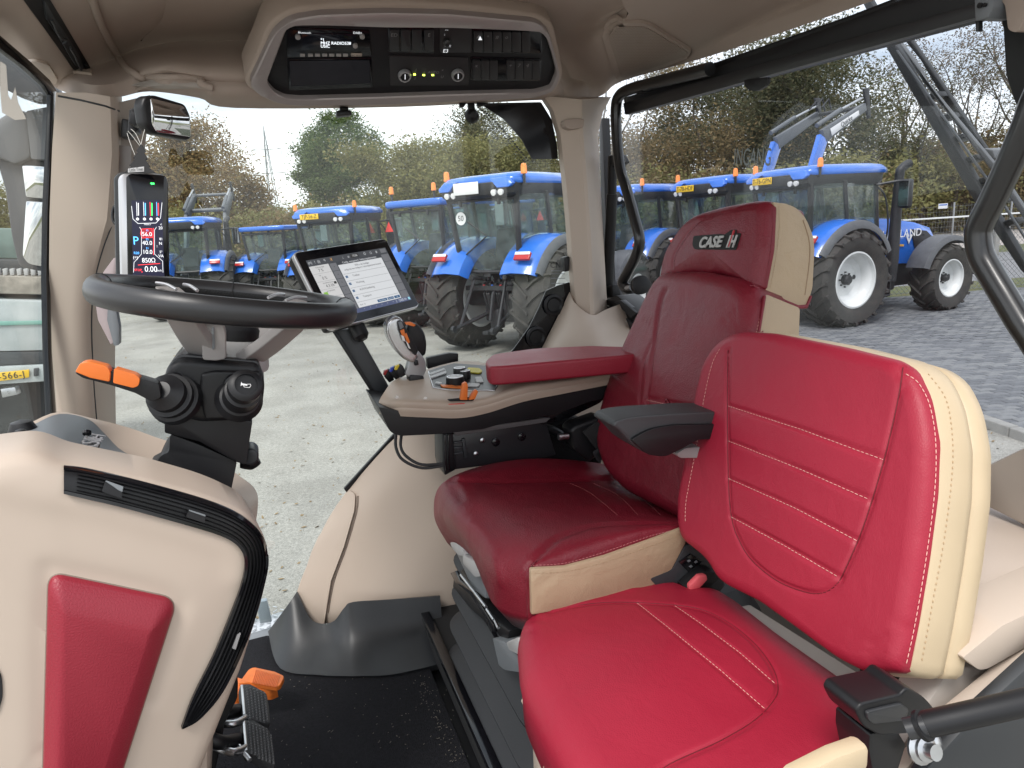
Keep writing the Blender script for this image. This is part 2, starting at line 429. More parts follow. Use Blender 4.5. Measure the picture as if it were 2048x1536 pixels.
thread = mat('cream_thread', (.74, .42, .36), .7)
thread_t = mat('tan_thread', (.42, .30, .18), .7)
thread_r = mat('dark_red_thread', (.16, .008, .018), .7)
white_i = emat('white_print', (.8, .82, .85), .55)
# ================================================================== OUTSIDE
def ramp_ground():
    M = bpy.data.materials.new('worn_asphalt'); M.use_nodes = True; N, Lk = M.node_tree.nodes, M.node_tree.links; b = N['Principled BSDF']
    t = N.new('ShaderNodeTexCoord')
    def noise(s, d=6): z = N.new('ShaderNodeTexNoise'); z.inputs['Scale'].default_value = s; z.inputs['Detail'].default_value = d; Lk.new(t.outputs['Object'], z.inputs[0]); return z
    vo = N.new('ShaderNodeTexVoronoi'); vo.inputs['Scale'].default_value = 120; Lk.new(t.outputs['Object'], vo.inputs[0])
    r1 = N.new('ShaderNodeValToRGB'); e = r1.color_ramp.elements; e[0].position = 0; e[0].color = (.225, .22, .205, 1); e[1].position = 1; e[1].color = (.43, .42, .39, 1)
    x = r1.color_ramp.elements.new(.5); x.color = (.335, .325, .30, 1)
    Lk.new(vo.outputs['Color'], r1.inputs[0])
    n2 = noise(.35); r2 = N.new('ShaderNodeValToRGB'); e = r2.color_ramp.elements; e[0].position = .35; e[0].color = (.80, .80, .80, 1); e[1].position = .7; e[1].color = (1.1, 1.1, 1.08, 1); Lk.new(n2.outputs[0], r2.inputs[0])
    mu = N.new('ShaderNodeMixRGB'); mu.blend_type = 'MULTIPLY'; mu.inputs[0].default_value = 1; Lk.new(r1.outputs[0], mu.inputs[1]); Lk.new(r2.outputs[0], mu.inputs[2])
    n3 = noise(1.3, 9); r3 = N.new('ShaderNodeValToRGB'); e = r3.color_ramp.elements; e[0].position = .42; e[0].color = (.72, .71, .70, 1); e[1].position = .56; e[1].color = (1, 1, 1, 1); Lk.new(n3.outputs[0], r3.inputs[0])
    mu2 = N.new('ShaderNodeMixRGB'); mu2.blend_type = 'MULTIPLY'; mu2.inputs[0].default_value = .55; Lk.new(mu.outputs[0], mu2.inputs[1]); Lk.new(r3.outputs[0], mu2.inputs[2])
    n4 = noise(28, 3); r4 = N.new('ShaderNodeValToRGB'); e = r4.color_ramp.elements; e[0].position = .25; e[0].color = (.8, .8, .79, 1); e[1].position = .75; e[1].color = (1.15, 1.15, 1.14, 1); Lk.new(n4.outputs[0], r4.inputs[0])
    mu3 = N.new('ShaderNodeMixRGB'); mu3.blend_type = 'MULTIPLY'; mu3.inputs[0].default_value = 1; Lk.new(mu2.outputs[0], mu3.inputs[1]); Lk.new(r4.outputs[0], mu3.inputs[2])
    Lk.new(mu3.outputs[0], b.inputs['Base Color']); b.inputs['Roughness'].default_value = .85
    bp = N.new('ShaderNodeBump'); bp.inputs['Strength'].default_value = .3; bp.inputs['Distance'].default_value = .008; Lk.new(vo.outputs['Distance'], bp.inputs['Height']); Lk.new(bp.outputs[0], b.inputs['Normal'])
    return M
asph = ramp_ground()
grass_m = mat('verge_grass', (.09, .12, .04), .9, var=.4, vscale=3, col2=(.16, .15, .07), bump=('noise', 30, 1, .05))
leafground = mat('leaf_litter', (.10, .062, .030), .95, var=.4, vscale=2, col2=(.05, .045, .02), bump=('noise', 12, 1, .08))
def quad(name, pts, m, kind='structure', parent=None):
    o = raw(name, pts, [tuple(range(len(pts)))], m, parent, 0); o['kind'] = kind; return o
def G(x, y): return P(x, y, 'z', 0.0)
quad('ground', [Vector((-900, -60, -.02)), Vector((900, -60, -.02)), Vector((900, 1500, -.02)), Vector((-900, 1500, -.02))], grass_m)
# local frame of the yard follows the cab axes
def Yd(a, l, z=0): return AX*a + LX*l + ZX*z
quad('yard', [Yd(-60, -20), Yd(60, -20), Yd(40, 24), Yd(-60, 46)], asph)
# fallen leaves and grit on the yard
bm = bmesh.new(); q_ = random.Random(12)
for _ in range(5200):
    d_ = q_.uniform(2.2, 30)**1.0; x_ = q_.uniform(-.65, .75)*d_; c = Vector((x_, d_, q_.uniform(.003, .012))); s_ = q_.uniform(.008, .03)
    u = Vector((q_.gauss(0, 1), q_.gauss(0, 1), q_.gauss(0, .25))).normalized(); v_ = Vector((-u.y, u.x, q_.gauss(0, .3)))
    bm.faces.new([bm.verts.new(p) for p in (c-u*s_, c+v_*s_*.45, c+u*s_, c-v_*s_*.45)])
o = fin('fallen_leaves', bm, mat('dry_leaf', (.16, .10, .045), .8, var=.4, vscale=3, col2=(.30, .22, .11)), None, 0); tag(o, 'fallen leaves and grit scattered over the yard', 'leaves', kind='stuff')
# paved strip at the back of the yard
k0, k1 = G(1950, 845), G(2048, 880)
kd = (k1-k0).normalized()
if kd.x < 0: kd = -kd
kn = Vector((-kd.y, kd.x, 0))
if kn.y < 0: kn = -kn
pave_under = mat('paver_joint', (.035, .036, .03), .95, var=.4, vscale=9, col2=(.05, .065, .025))
def K(s, t, z=0): return k0+kd*s+kn*t+ZX*z
PS0, PS1, PT1 = -9.3, 3.0, 15.0
quad('pavement', [K(PS0, .06, .004), K(PS1, .06, .004), K(PS1, PT1, .004), K(PS0, PT1, .004)], pave_under)
pave = bpy.data.objects['pavement']
pm = [mat('grey_paver_%s' % n, c, .8, var=.18, vscale=14, bump=('noise', 60, .4, .004)) for n, c in (('pale', (.185, .19, .195)), ('mid', (.15, .155, .165)), ('dark', (.12, .125, .135)))]
def paver_mesh():
    bm = bmesh.new(); bbox(bm, (0, 0, .028), (.208, .098, .05), W3, .006, 1)
    me = bpy.data.meshes.new('paver'); bm.to_mesh(me); bm.free(); return me
def prj(p):
    v = p-CAM; d = v.dot(FW)
    return (1024+FPX*v.dot(RT)/d, 768-FPX*v.dot(UP)/d, d) if d > 0.05 else (-1, -1, d)
pmes = []
for q in pm:
    me = paver_mesh(); me.materials.append(q); pmes.append(me)
near, far = [], []
rr_ = random.Random(3)
for j in range(int((PS1-PS0)/.106)):
    for i in range(0, int(PT1/.216)):
        t = .18+i*.216+(j % 2)*.108+rr_.uniform(-.003, .003); s = PS1-.06-j*.106
        c = K(s, t); x, y, d = prj(c)
        if not (1150 < x < 2150 and 560 < y < 1000): continue
        ytop = 600 if x > 1640 else 2000
        vis = x > 1640 and ((y < 700+(x-1620)*.19) if x < 1830 else (y < 735+(x-1830)*.95)) and x < 2060
        (near if vis else far).append((d, s, t, rr_.randrange(3), rr_.uniform(-.02, .02), rr_.uniform(-.004, .004)))
near.sort()
kang = math.atan2(kn.y, kn.x)
for k, (d, s, t, mi, ro, dz) in enumerate(near[:300]):
    o = bpy.data.objects.new('paver', pmes[mi]); COL.objects.link(o); o.parent = pave
    o.location = K(s, t, dz); o.rotation_euler = (rr_.uniform(-.01, .01), rr_.uniform(-.01, .01), kang+ro)
bm = bmesh.new()
for d, s, t, mi, ro, dz in near[300:]+far:
    X = Matrix.Rotation(kang+ro, 3, 'Z') @ Vector((1, 0, 0)); Y = Vector((-X.y, X.x, 0)); c = K(s, t, dz)
    bt = [bm.verts.new(c+X*a*.104+Y*b*.049+ZX*.004) for a, b in ((-1, -1), (1, -1), (1, 1), (-1, 1))]
    tp = [bm.verts.new(c+X*a*.100+Y*b*.045+ZX*.053) for a, b in ((-1, -1), (1, -1), (1, 1), (-1, 1))]
    for f in [bm.faces.new(tp)]+[bm.faces.new((bt[i], bt[(i+1) % 4], tp[(i+1) % 4], tp[i])) for i in range(4)]: f.material_index = mi
o = fin('paver_field', bm, pm, pave, 0); o['kind'] = 'stuff'
concrete = mat('concrete', (.26, .255, .24), .85, var=.15, vscale=8, bump=('noise', 50, .4, .006))
kr = bpy.data.objects.new('kerb', None); COL.objects.link(kr); kr['kind'] = 'structure'; kr['_loc0'] = 1
kbm = bmesh.new(); bbox(kbm, (0, 0, .02), (.99, .12, .16), W3, .012, 2); kme = bpy.data.meshes.new('kerb_stone'); kbm.to_mesh(kme); kbm.free(); kme.materials.append(concrete)
for i in range(-9, 4):
    o = bpy.data.objects.new('kerb_stone', kme); COL.objects.link(o); o.parent = kr; o.location = K(i*1.0, 0.0, rr_.uniform(-.004, .004)); o.rotation_euler = (0, 0, math.atan2(kd.y, kd.x)+rr_.uniform(-.004, .004))
road_m = mat('road_asphalt', (.20, .20, .205), .85, var=.1, vscale=4, bump=('noise', 60, .4, .006))
quad('verge', [K(PS0-2.2, -3, .006), K(PS0, -3, .006), K(PS0, 40, .006), K(PS0-2.2, 40, .006)], grass_m)
quad('road', [K(-20, -3, .010), K(PS0-2.2, -3, .010), K(PS0-2.2, 70, .010), K(-20, 70, .010)], road_m)
quad('far_verge', [K(-23.5, -3, .012), K(-20, -3, .012), K(-20, 90, .012), K(-23.5, 90, .012)], grass_m)
quad('sand_yard', [K(-38, -3, .013), K(-23.5, -3, .013), K(-23.5, 90, .013), K(-38, 90, .013)], mat('pale_sand', (.40, .36, .33), .9, var=.12, vscale=2))
quad('woodland_floor', [K(-90, -40, .015), K(-38, -40, .015), K(-38, 120, .015), K(-90, 120, .015)], leafground)
def K2(s, t, z=0): return K(-t, s, z)
# ------------------------------------------------------------------ trees
def tree_m(name, c1, c2, c3):
    M = bpy.data.materials.new(name); M.use_nodes = True; N, Lk = M.node_tree.nodes, M.node_tree.links; b = N['Principled BSDF']
    g = N.new('ShaderNodeNewGeometry'); r = N.new('ShaderNodeValToRGB'); e = r.color_ramp.elements
    e[0].position = 0; e[0].color = (*c1, 1); e[1].position = 1; e[1].color = (*c3, 1); x = e.new(.5); x.color = (*c2, 1)
    Lk.new(g.outputs['Random Per Island'], r.inputs[0]); Lk.new(r.outputs[0], b.inputs['Base Color']); b.inputs['Roughness'].default_value = .7
    b.inputs['Specular IOR Level'].default_value = .25
    tl = N.new('ShaderNodeBsdfTranslucent'); Lk.new(r.outputs[0], tl.inputs[0]); mx = N.new('ShaderNodeMixShader'); mx.inputs[0].default_value = .35
    Lk.new(b.outputs[0], mx.inputs[1]); Lk.new(tl.outputs[0], mx.inputs[2]); Lk.new(mx.outputs[0], N['Material Output'].inputs[0])
    return M
lf_brown = tree_m('russet_leaves', (.17, .105, .045), (.29, .19, .075), (.25, .215, .10))
lf_green = tree_m('green_leaves', (.06, .10, .035), (.11, .16, .055), (.17, .20, .075))
lf_olive = tree_m('olive_yellow_leaves', (.15, .145, .055), (.25, .225, .085), (.19, .20, .08))
lf_dark = tree_m('dark_green_leaves', (.065, .075, .038), (.11, .115, .06), (.17, .145, .075))
lf_rust = tree_m('rust_leaves', (.17, .12, .06), (.25, .18, .085), (.19, .165, .085))
lf_twig = tree_m('bare_twigs', (.10, .08, .06), (.17, .14, .105), (.22, .17, .12))
bark = mat('bark', (.10, .085, .07), .9, var=.3, vscale=4, bump=('noise', 20, .8, .03))
def tree_meshes(seed, H, W, trunk_h, nleaf, lsize, lm, full=1.0, slim=1.0):
    q = random.Random(seed); bm = bmesh.new(); tips = []
    def limb(p, d, ln, r, lev):
        pts = [p]; rs = [r]; n = 4
        for i in range(n):
            d = (d+Vector((q.uniform(-.22, .22), q.uniform(-.22, .22), q.uniform(-.05, .16)))).normalized()
            p = p+d*ln/n; pts.append(p); rs.append(r*(1-(i+1)/n*.6))
            if lev > 0: tips.append((p, lev))
        btube(bm, pts, rs, 6 if lev < 2 else 4, caps=False)
        if lev < 3:
            k = q.randint(4, 6) if lev == 0 else q.randint(3, 4)
            for i in range(k):
                an = q.uniform(0, 6.28); s = pts[q.randint(1 if lev else 2, n)]
                dd = (d*q.uniform(.5, 1.0)+Vector((math.cos(an), math.sin(an), q.uniform(.0, .5)))*q.uniform(.6, 1.0)*slim).normalized()
                limb(s, dd, ln*q.uniform(.5, .72), rs[-1]*.75, lev+1)
    limb(Vector((0, 0, -.1)), Vector((0, 0, 1)), H*.52, H*.018+.03, 0)
    bmesh.ops.recalc_face_normals(bm, faces=bm.faces)
    # scale so the crown fills H x W
    mx = max(v.co.z for v in bm.verts); wx = sorted(abs(v.co.x) for v in bm.verts)[int(len(bm.verts)*.985)]; wy = sorted(abs(v.co.y) for v in bm.verts)[int(len(bm.verts)*.985)]
    S = Vector((W/2/max(wx, .1)*.9, W/2/max(wy, .1)*.9, H/mx*.95))
    for v in bm.verts: v.co = Vector((v.co.x*S.x, v.co.y*S.y, v.co.z*S.z))
    tr = bpy.data.meshes.new('trunk'); bm.to_mesh(tr); bm.free(); tr.materials.append(bark)
    tips = [(Vector((p.x*S.x, p.y*S.y, p.z*S.z)), l) for p, l in tips if p.z*S.z > trunk_h]
    # outer twigs that fill the crown's uneven egg
    lob = [(q.uniform(0, 6.28), q.uniform(.8, 1.12)) for _ in range(7)]
    for _ in range(int(60*full)):
        an = q.uniform(0, 6.28); hh = q.uniform(0, 1); rr2 = math.sin(math.pi*min(1, hh*.86+.12))**.55*min(lob, key=lambda a: abs((a[0]-an+3.14) % 6.28-3.14))[1]
        f_ = q.uniform(.25, 1)**.45
        tips.append((Vector((math.cos(an)*W/2*rr2*f_, math.sin(an)*W/2*rr2*f_, trunk_h+(H-trunk_h)*hh*.97)), 3))
    # crown: leaf sprays around the twigs, clumps of uneven weight
    vs, fs = [], []
    wts = [q.uniform(.2, 1.6)**1.4*(1.3 if l >= 2 else .5) for p, l in tips]
    tot = sum(wts)
    for (p, l), w in zip(tips, wts):
        k = int(nleaf*w/tot); rad = (W*.062)*(.7+.5*q.random())
        for _ in range(k):
            c = p+Vector((q.gauss(0, rad), q.gauss(0, rad), q.gauss(0, rad*.75)))
            if c.z < trunk_h*.8: continue
            s = lsize*q.uniform(.6, 1.3)
            u = Vector((q.gauss(0, 1), q.gauss(0, 1), q.gauss(0, .7))).normalized(); v_ = u.cross(Vector((q.gauss(0, 1), q.gauss(0, 1), q.gauss(0, 1)))).normalized()
            b0 = len(vs); vs += [c-u*s, c+v_*s*.42, c+u*s, c-v_*s*.42]; fs.append((b0, b0+1, b0+2, b0+3))
    me = bpy.data.meshes.new('crown'); me.from_pydata([tuple(v) for v in vs], [], fs); me.materials.append(lm)
    return tr, me
def plant_tree(name, meshes, pos, label, group=None, rz=0, sc=1.0, cat='tree'):
    t = thing(name, pos, label, cat, group); t['_loc0'] = 1; t.rotation_euler = (0, 0, rz); t.scale = (sc, sc, sc)
    for nm, me in zip(('trunk', 'crown'), meshes):
        o = bpy.data.objects.new(nm, me); COL.objects.link(o); o.parent = t
    return t
def far(px, depth, z=0):
    """a spot on the ground in the bearing of column px, depth metres ahead"""
    d = ray(px, 450-.06*(px-1024)); return Vector((d.x/d.y*depth, depth, z))
oak = tree_meshes(11, 8.0, 6.4, 1.2, 60000, .080, lf_brown, full=4.0)
grn = tree_meshes(5, 9.7, 5.8, 1.5, 60000, .088, lf_green, full=4.0)
olv = tree_meshes(8, 6.4, 7.6, .3, 50000, .085, lf_olive, full=4.0)
drk = tree_meshes(21, 11.0, 8.6, 1.2, 24000, .095, lf_dark, full=.9)
rst = tree_meshes(17, 10.5, 8.0, 1.2, 9000, .085, lf_rust, full=.25)
twg = tree_meshes(29, 12.5, 7.0, 2.0, 2600, .075, lf_twig, full=.1, slim=.7)
twg2 = tree_meshes(31, 11.5, 6.5, 1.5, 2800, .08, lf_dark, full=.1, slim=.75)
shr = tree_meshes(37, 3.4, 5.5, .05, 11000, .09, lf_olive, full=1.0)
shr2 = tree_meshes(39, 3.2, 5.5, .05, 11000, .09, lf_rust, full=1.0)
plant_tree('oak_tree', oak, far(420, 36), 'broad russet brown oak tree behind the leftmost loader tractor', rz=.3)
plant_tree('green_tree', grn, far(702, 46), 'tall round green tree standing in the middle of the front skyline', rz=2, sc=1.0)
ald = tree_meshes(23, 10.4, 8.6, 1.5, 44000, .09, lf_dark, full=2.6)
plant_tree('alder_tree', ald, far(968, 50), 'dark green tree rising above the yellowish thicket beside the black corner of the glass', rz=1, sc=1.0)
plant_tree('thicket_tree', olv, far(860, 38), 'bushy olive yellow thicket behind the blue tractor with two orange beacons on its roof', 'olive yellow thicket trees', rz=.8, sc=1.03)
plant_tree('thicket_tree', olv, far(960, 37), 'olive yellow thicket directly right of the lowest dip, behind the large rear-facing tractor', 'olive yellow thicket trees', rz=2.8, sc=1.0)
plant_tree('thicket_tree', olv, far(1080, 39), 'olive yellow thicket partly hidden behind the beige rear corner pillar', 'olive yellow thicket trees', rz=4.2, sc=.9)
plant_tree('thicket_tree', olv, far(545, 44), 'low straggly thicket below the electricity pylon', 'olive yellow thicket trees', rz=5.2, sc=.62)
plant_tree('thicket_tree', olv, far(20, 34), 'yellow thicket seen through the windscreen left of the outside mirror', 'olive yellow thicket trees', rz=3.2, sc=.82)
plant_tree('shrub', shr, far(480, 30), 'dense olive shrub filling the gap under the russet oak', 'shrubs at the wood edge', rz=1.1, sc=1.0, cat='shrub')
plant_tree('shrub', shr2, far(610, 31), 'brown shrub between the oak and the tall green tree', 'shrubs at the wood edge', rz=2.1, sc=1.05, cat='shrub')
plant_tree('shrub', shr, far(730, 31), 'low olive shrub in front of the tall green tree trunk', 'shrubs at the wood edge', rz=3.1, sc=1.05, cat='shrub')
plant_tree('shrub', shr, far(380, 31), 'olive shrub hidden low behind the raised loader frame', 'shrubs at the wood edge', rz=4.1, sc=1.1, cat='shrub')
WOOD = [(1215, 37, twg, 'bare twiggy tree in the corner between the pillar and the bent grab bar', 1.0), (1290, 36, rst, 'rust leaved tree just right of the bent grab bar', 1.0), (1345, 42, drk, 'dark leafy tree behind the leftmost rear window tractor', .95),
        (1400, 35, rst, 'rust brown tree above the red headrest', 1.0), (1450, 44, twg2, 'thin dark tree left of the raised loader arms', 1.05), (1510, 35, drk, 'dense dark green tree above the reflected lettering', .95), (1575, 39, drk, 'dense dark green tree behind the raised loader arms', 1.05),
        (1640, 36, drk, 'dark green tree directly right of the loader arm tips', 1.0), (1700, 42, twg2, 'slender tree behind the beacon of the nearest tractor', 1.05), (1745, 35, drk, 'low dark crown above the exhaust pipe of the nearest tractor', .55),
        (1800, 40, twg, 'bare tree rising behind the upper end of the lattice arm', 1.05), (1850, 36, twg2, 'slender tree crossed by the lattice arm', .9), (1905, 43, twg, 'bare tree against the sky right of the lattice arm', 1.1),
        (1950, 36, rst, 'rust tinted tree behind the black bent tube', .66), (2000, 38, twg2, 'tall thin leafed tree at the right edge under the blind bracket', 1.08), (2055, 36, twg, 'bare tree cut by the right edge', 1.1)]
for k, (px, d, ms, lb, sc) in enumerate(WOOD):
    if px > 1690: sc *= max(d, 46)/d*.86; d = max(d, 46)
    plant_tree('woodland_tree', ms, far(px, d), lb, 'woodland behind the yard', rz=k*1.7, sc=sc)
for k, px in enumerate(range(1200, 2120, 58)):
    plant_tree('shrub', (shr, shr2)[k % 2], far(px, (29.5 if px < 1690 else 47)+(k % 3)*1.3), ['olive', 'rust brown'][k % 2]+' undergrowth shrub at the wood edge '+['behind the hidden far rim of the seat', 'beyond the small blue tractor roof', 'beyond the middle tractor roof', 'left of the yellow number plates', 'below the loader arms', 'beyond the headrest top', 'between the middle and the nearest tractor', 'beyond the nearest tractor rear window', 'beyond the nearest tractor side window', 'behind the exhaust pipe', 'behind the black side mirror', 'above the white sign on the fence', 'left of the lattice arm foot', 'beyond the lattice arm foot', 'behind the bend of the black tube', 'at the right picture edge'][k], 'shrubs at the wood edge', rz=k*1.3, sc=(1.0+.12*(k % 3))*(1 if px < 1690 else 1.5), cat='shrub')
# far wood that closes the skyline
vs_, fs_ = [], []; q_ = random.Random(77)
for _ in range(42000):
    px = q_.uniform(-500, 2700); dd = q_.uniform(62, 78); c = far(px, dd); top = 4.6+1.5*math.sin(px*.011)+1.2*math.sin(px*.037+2)
    c.z = top*q_.random()**.8; s_ = .22*q_.uniform(.5, 1.3)
    u = Vector((q_.gauss(0, 1), q_.gauss(0, .6), q_.gauss(0, 1))).normalized(); v_ = u.cross(Vector((0, 1, .2))).normalized(); b0 = len(vs_)
    vs_ += [c-u*s_, c+v_*s_*.6, c+u*s_, c-v_*s_*.6]; fs_.append((b0, b0+1, b0+2, b0+3))
me = bpy.data.meshes.new('far_wood'); me.from_pydata([tuple(v) for v in vs_], [], fs_); o = link('far_wood', me, lf_olive); o['kind'] = 'stuff'; o['label'] = 'distant olive brown wood closing the skyline'; o['category'] = 'wood'
# pylon
pb = far(556, 210); pyl = thing('electricity_pylon', pb, 'thin grey lattice electricity pylon on the skyline between two trees', 'pylon'); bm = bmesh.new()
galv = mat('galvanised_steel', (.33, .34, .35), .5, metal=.6)
for sx, sy in ((-1, -1), (1, -1), (1, 1), (-1, 1)): btube(bm, [pb+Vector((sx*1.6, sy*1.6, 0)), pb+Vector((sx*.35, sy*.35, 27)), pb+Vector((0, 0, 33))], [.16, .13, .1], 5)
for i in range(9):
    z0, z1 = i*3, i*3+3; w0, w1 = 1.6-1.25*z0/27, 1.6-1.25*z1/27
    for s in (-1, 1): btube(bm, [pb+Vector((-s*w0, -w0, z0)), pb+Vector((s*w1, -w1, z1))], .07, 4); btube(bm, [pb+Vector((-w0, -s*w0, z0)), pb+Vector((-w1, s*w1, z1))], .07, 4)
fin('mast', bm, galv, pyl, 0)
for z, w in ((20, 4.6), (26.5, 4.2)):
    bm = bmesh.new(); btube(bm, [pb+Vector((-w, 0, z)), pb+Vector((w, 0, z))], .14, 5)
    for s in (-1, 1): btube(bm, [pb+Vector((s*w, 0, z)), pb+Vector((0, 0, z+1.2))], .08, 4); btube(bm, [pb+Vector((s*w, 0, z)), pb+Vector((s*w, 0, z-1.6))], .1, 5)
    fin('crossarm', bm, galv, pyl, 0)
for z in (18.4, 24.9):
    w = bpy.data.objects
    tg = tube('power_line', [pb+Vector((4.4, 0, z)), pb+Vector((60, 30, z-5)), pb+Vector((130, 60, z))], .05, galv, None, 4)
    tag(tg, 'thin power line hanging from the pylon %s crossarm' % ('lower' if z < 20 else 'upper'), 'power line', 'power lines')
# ------------------------------------------------------------------ fences on the right
wire = mat('fence_wire', (.30, .31, .31), .5, metal=.4)
def mesh_fence(name, label, s0, s1, t, h, step, post_m, post_r, cell, diamond, rail=None):
    f = thing(name, K2(s0, t), label, 'fence')
    n = int((s1-s0)/step)+1
    for i in range(n):
        s = s0+i*step; lean = rnd.uniform(-.02, .02)
        prism('post', [K2(s+dx, t+dy) for dx, dy in ((-post_r, -post_r), (post_r, -post_r), (post_r, post_r), (-post_r, post_r))], ZX*(h+.08)+kn*lean, post_m, f, .01)
    bm = bmesh.new()
    def w(a, b):
        d = (b-a).normalized(); u = d.cross(kd).normalized()*.005; v = [bm.verts.new(p) for p in (a-u, a+u, b+u, b-u)]; bm.faces.new(v)
        v = kd*.005; q = [bm.verts.new(p) for p in (a-v, a+v, b+v, b-v)]; bm.faces.new(q)
    if diamond:
        k = int((s1-s0+h)/cell)
        for i in range(-int(h/cell), k):
            a = s0+i*cell
            for sg in (1, -1):
                x0, x1 = (a, a+h) if sg == 1 else (a+h, a)
                w(K2(x0, t, .05), K2(x1, t, h))
        for z in (.08, h*.5, h): w(K2(s0, t, z), K2(s1, t, z))
    else:
        for i in range(int((s1-s0)/cell)): w(K2(s0+i*cell, t, .05), K2(s0+i*cell, t, h))
        for i in range(int(h/(cell*1.6))+1): w(K2(s0, t, .05+i*cell*1.6), K2(s1, t, .05+i*cell*1.6))
    o = fin('wire_mesh', bm, wire, f, 0); o['kind'] = 'stuff'
    if rail: prism('rail', [K2(s0, t+dy, rail+dz) for dy, dz in ((-.04, 0), (.04, 0), (.04, .08), (-.04, .08))], kn*(s1-s0), mat('white_rail', (.7, .72, .72), .5), f, .01)
    return f
mesh_fence('chain_link_fence', 'chain link fence on concrete posts along the verge right of the nearest tractor', 2.5, 26, 9.6, 1.45, 2.9, concrete, .06, .13, True)
mesh_fence('mesh_fence', 'pale wire mesh fence with a white rail across the road behind the nearest tractor', 2, 60, 27.5, 1.95, 3.2, galv, .035, .16, False, rail=1.25)
sp_ = K2(20.5, 27.42); sg = thing('fence_sign', sp_, 'small white and blue sign fixed on the mesh fence', 'sign')
prism('panel', [sp_+kn*a+ZX*z for a, z in ((-.25, 1.75), (.25, 1.75), (.25, 2.0), (-.25, 2.0))], kd*.02, mat('white_enamel', (.75, .76, .78), .4), sg, .003)
prism('print', [sp_+kd*.024+kn*a+ZX*z for a, z in ((-.22, 1.90), (.22, 1.90), (.22, 1.97), (-.22, 1.97))], kd*.002, mat('blue_print', (.12, .2, .5), .5), sg)
# ================================================================== BLUE TRACTORS
blue = mat('blue_paint', (.018, .135, .56), .22, coat=.6, var=.06, vscale=2)
tyre_m = mat('tyre_rubber', (.028, .027, .026), .8, var=.35, vscale=7, bump=('noise', 60, .3, .01), col2=(.055, .05, .045))
rim_w = mat('white_rim', (.66, .67, .66), .4, var=.06, vscale=3)
rim_s = mat('grey_rim', (.42, .44, .42), .4, var=.06)
tdark = mat('tractor_dark', (.022, .023, .026), .5, var=.25, vscale=8)
tgrey = mat('tractor_grey', (.085, .088, .095), .5, var=.15, vscale=8)
lgrey2 = mat('loader_grey', (.10, .108, .12), .45, var=.1, vscale=6)
amber = mat('amber_lens', (.88, .25, .05), .3, emit=(1, .3, .06), es=.06)
plate_m = mat('yellow_plate', (.80, .50, .02), .5)
ink = mat('black_ink', (.01, .01, .01), .6)
redl = mat('red_lens', (.42, .02, .02), .25)
whl = mat('white_lens', (.75, .75, .75), .2)
glT = glass('tractor_glass', (.84, .91, .90), 1.5, dust=.09, body=(.55, .62, .62))
tx = Vector((1, 0, 0)); ty = Vector((0, 1, 0)); tz = Vector((0, 0, 1))
def T3(x, y, z): return Vector((x, y, z))
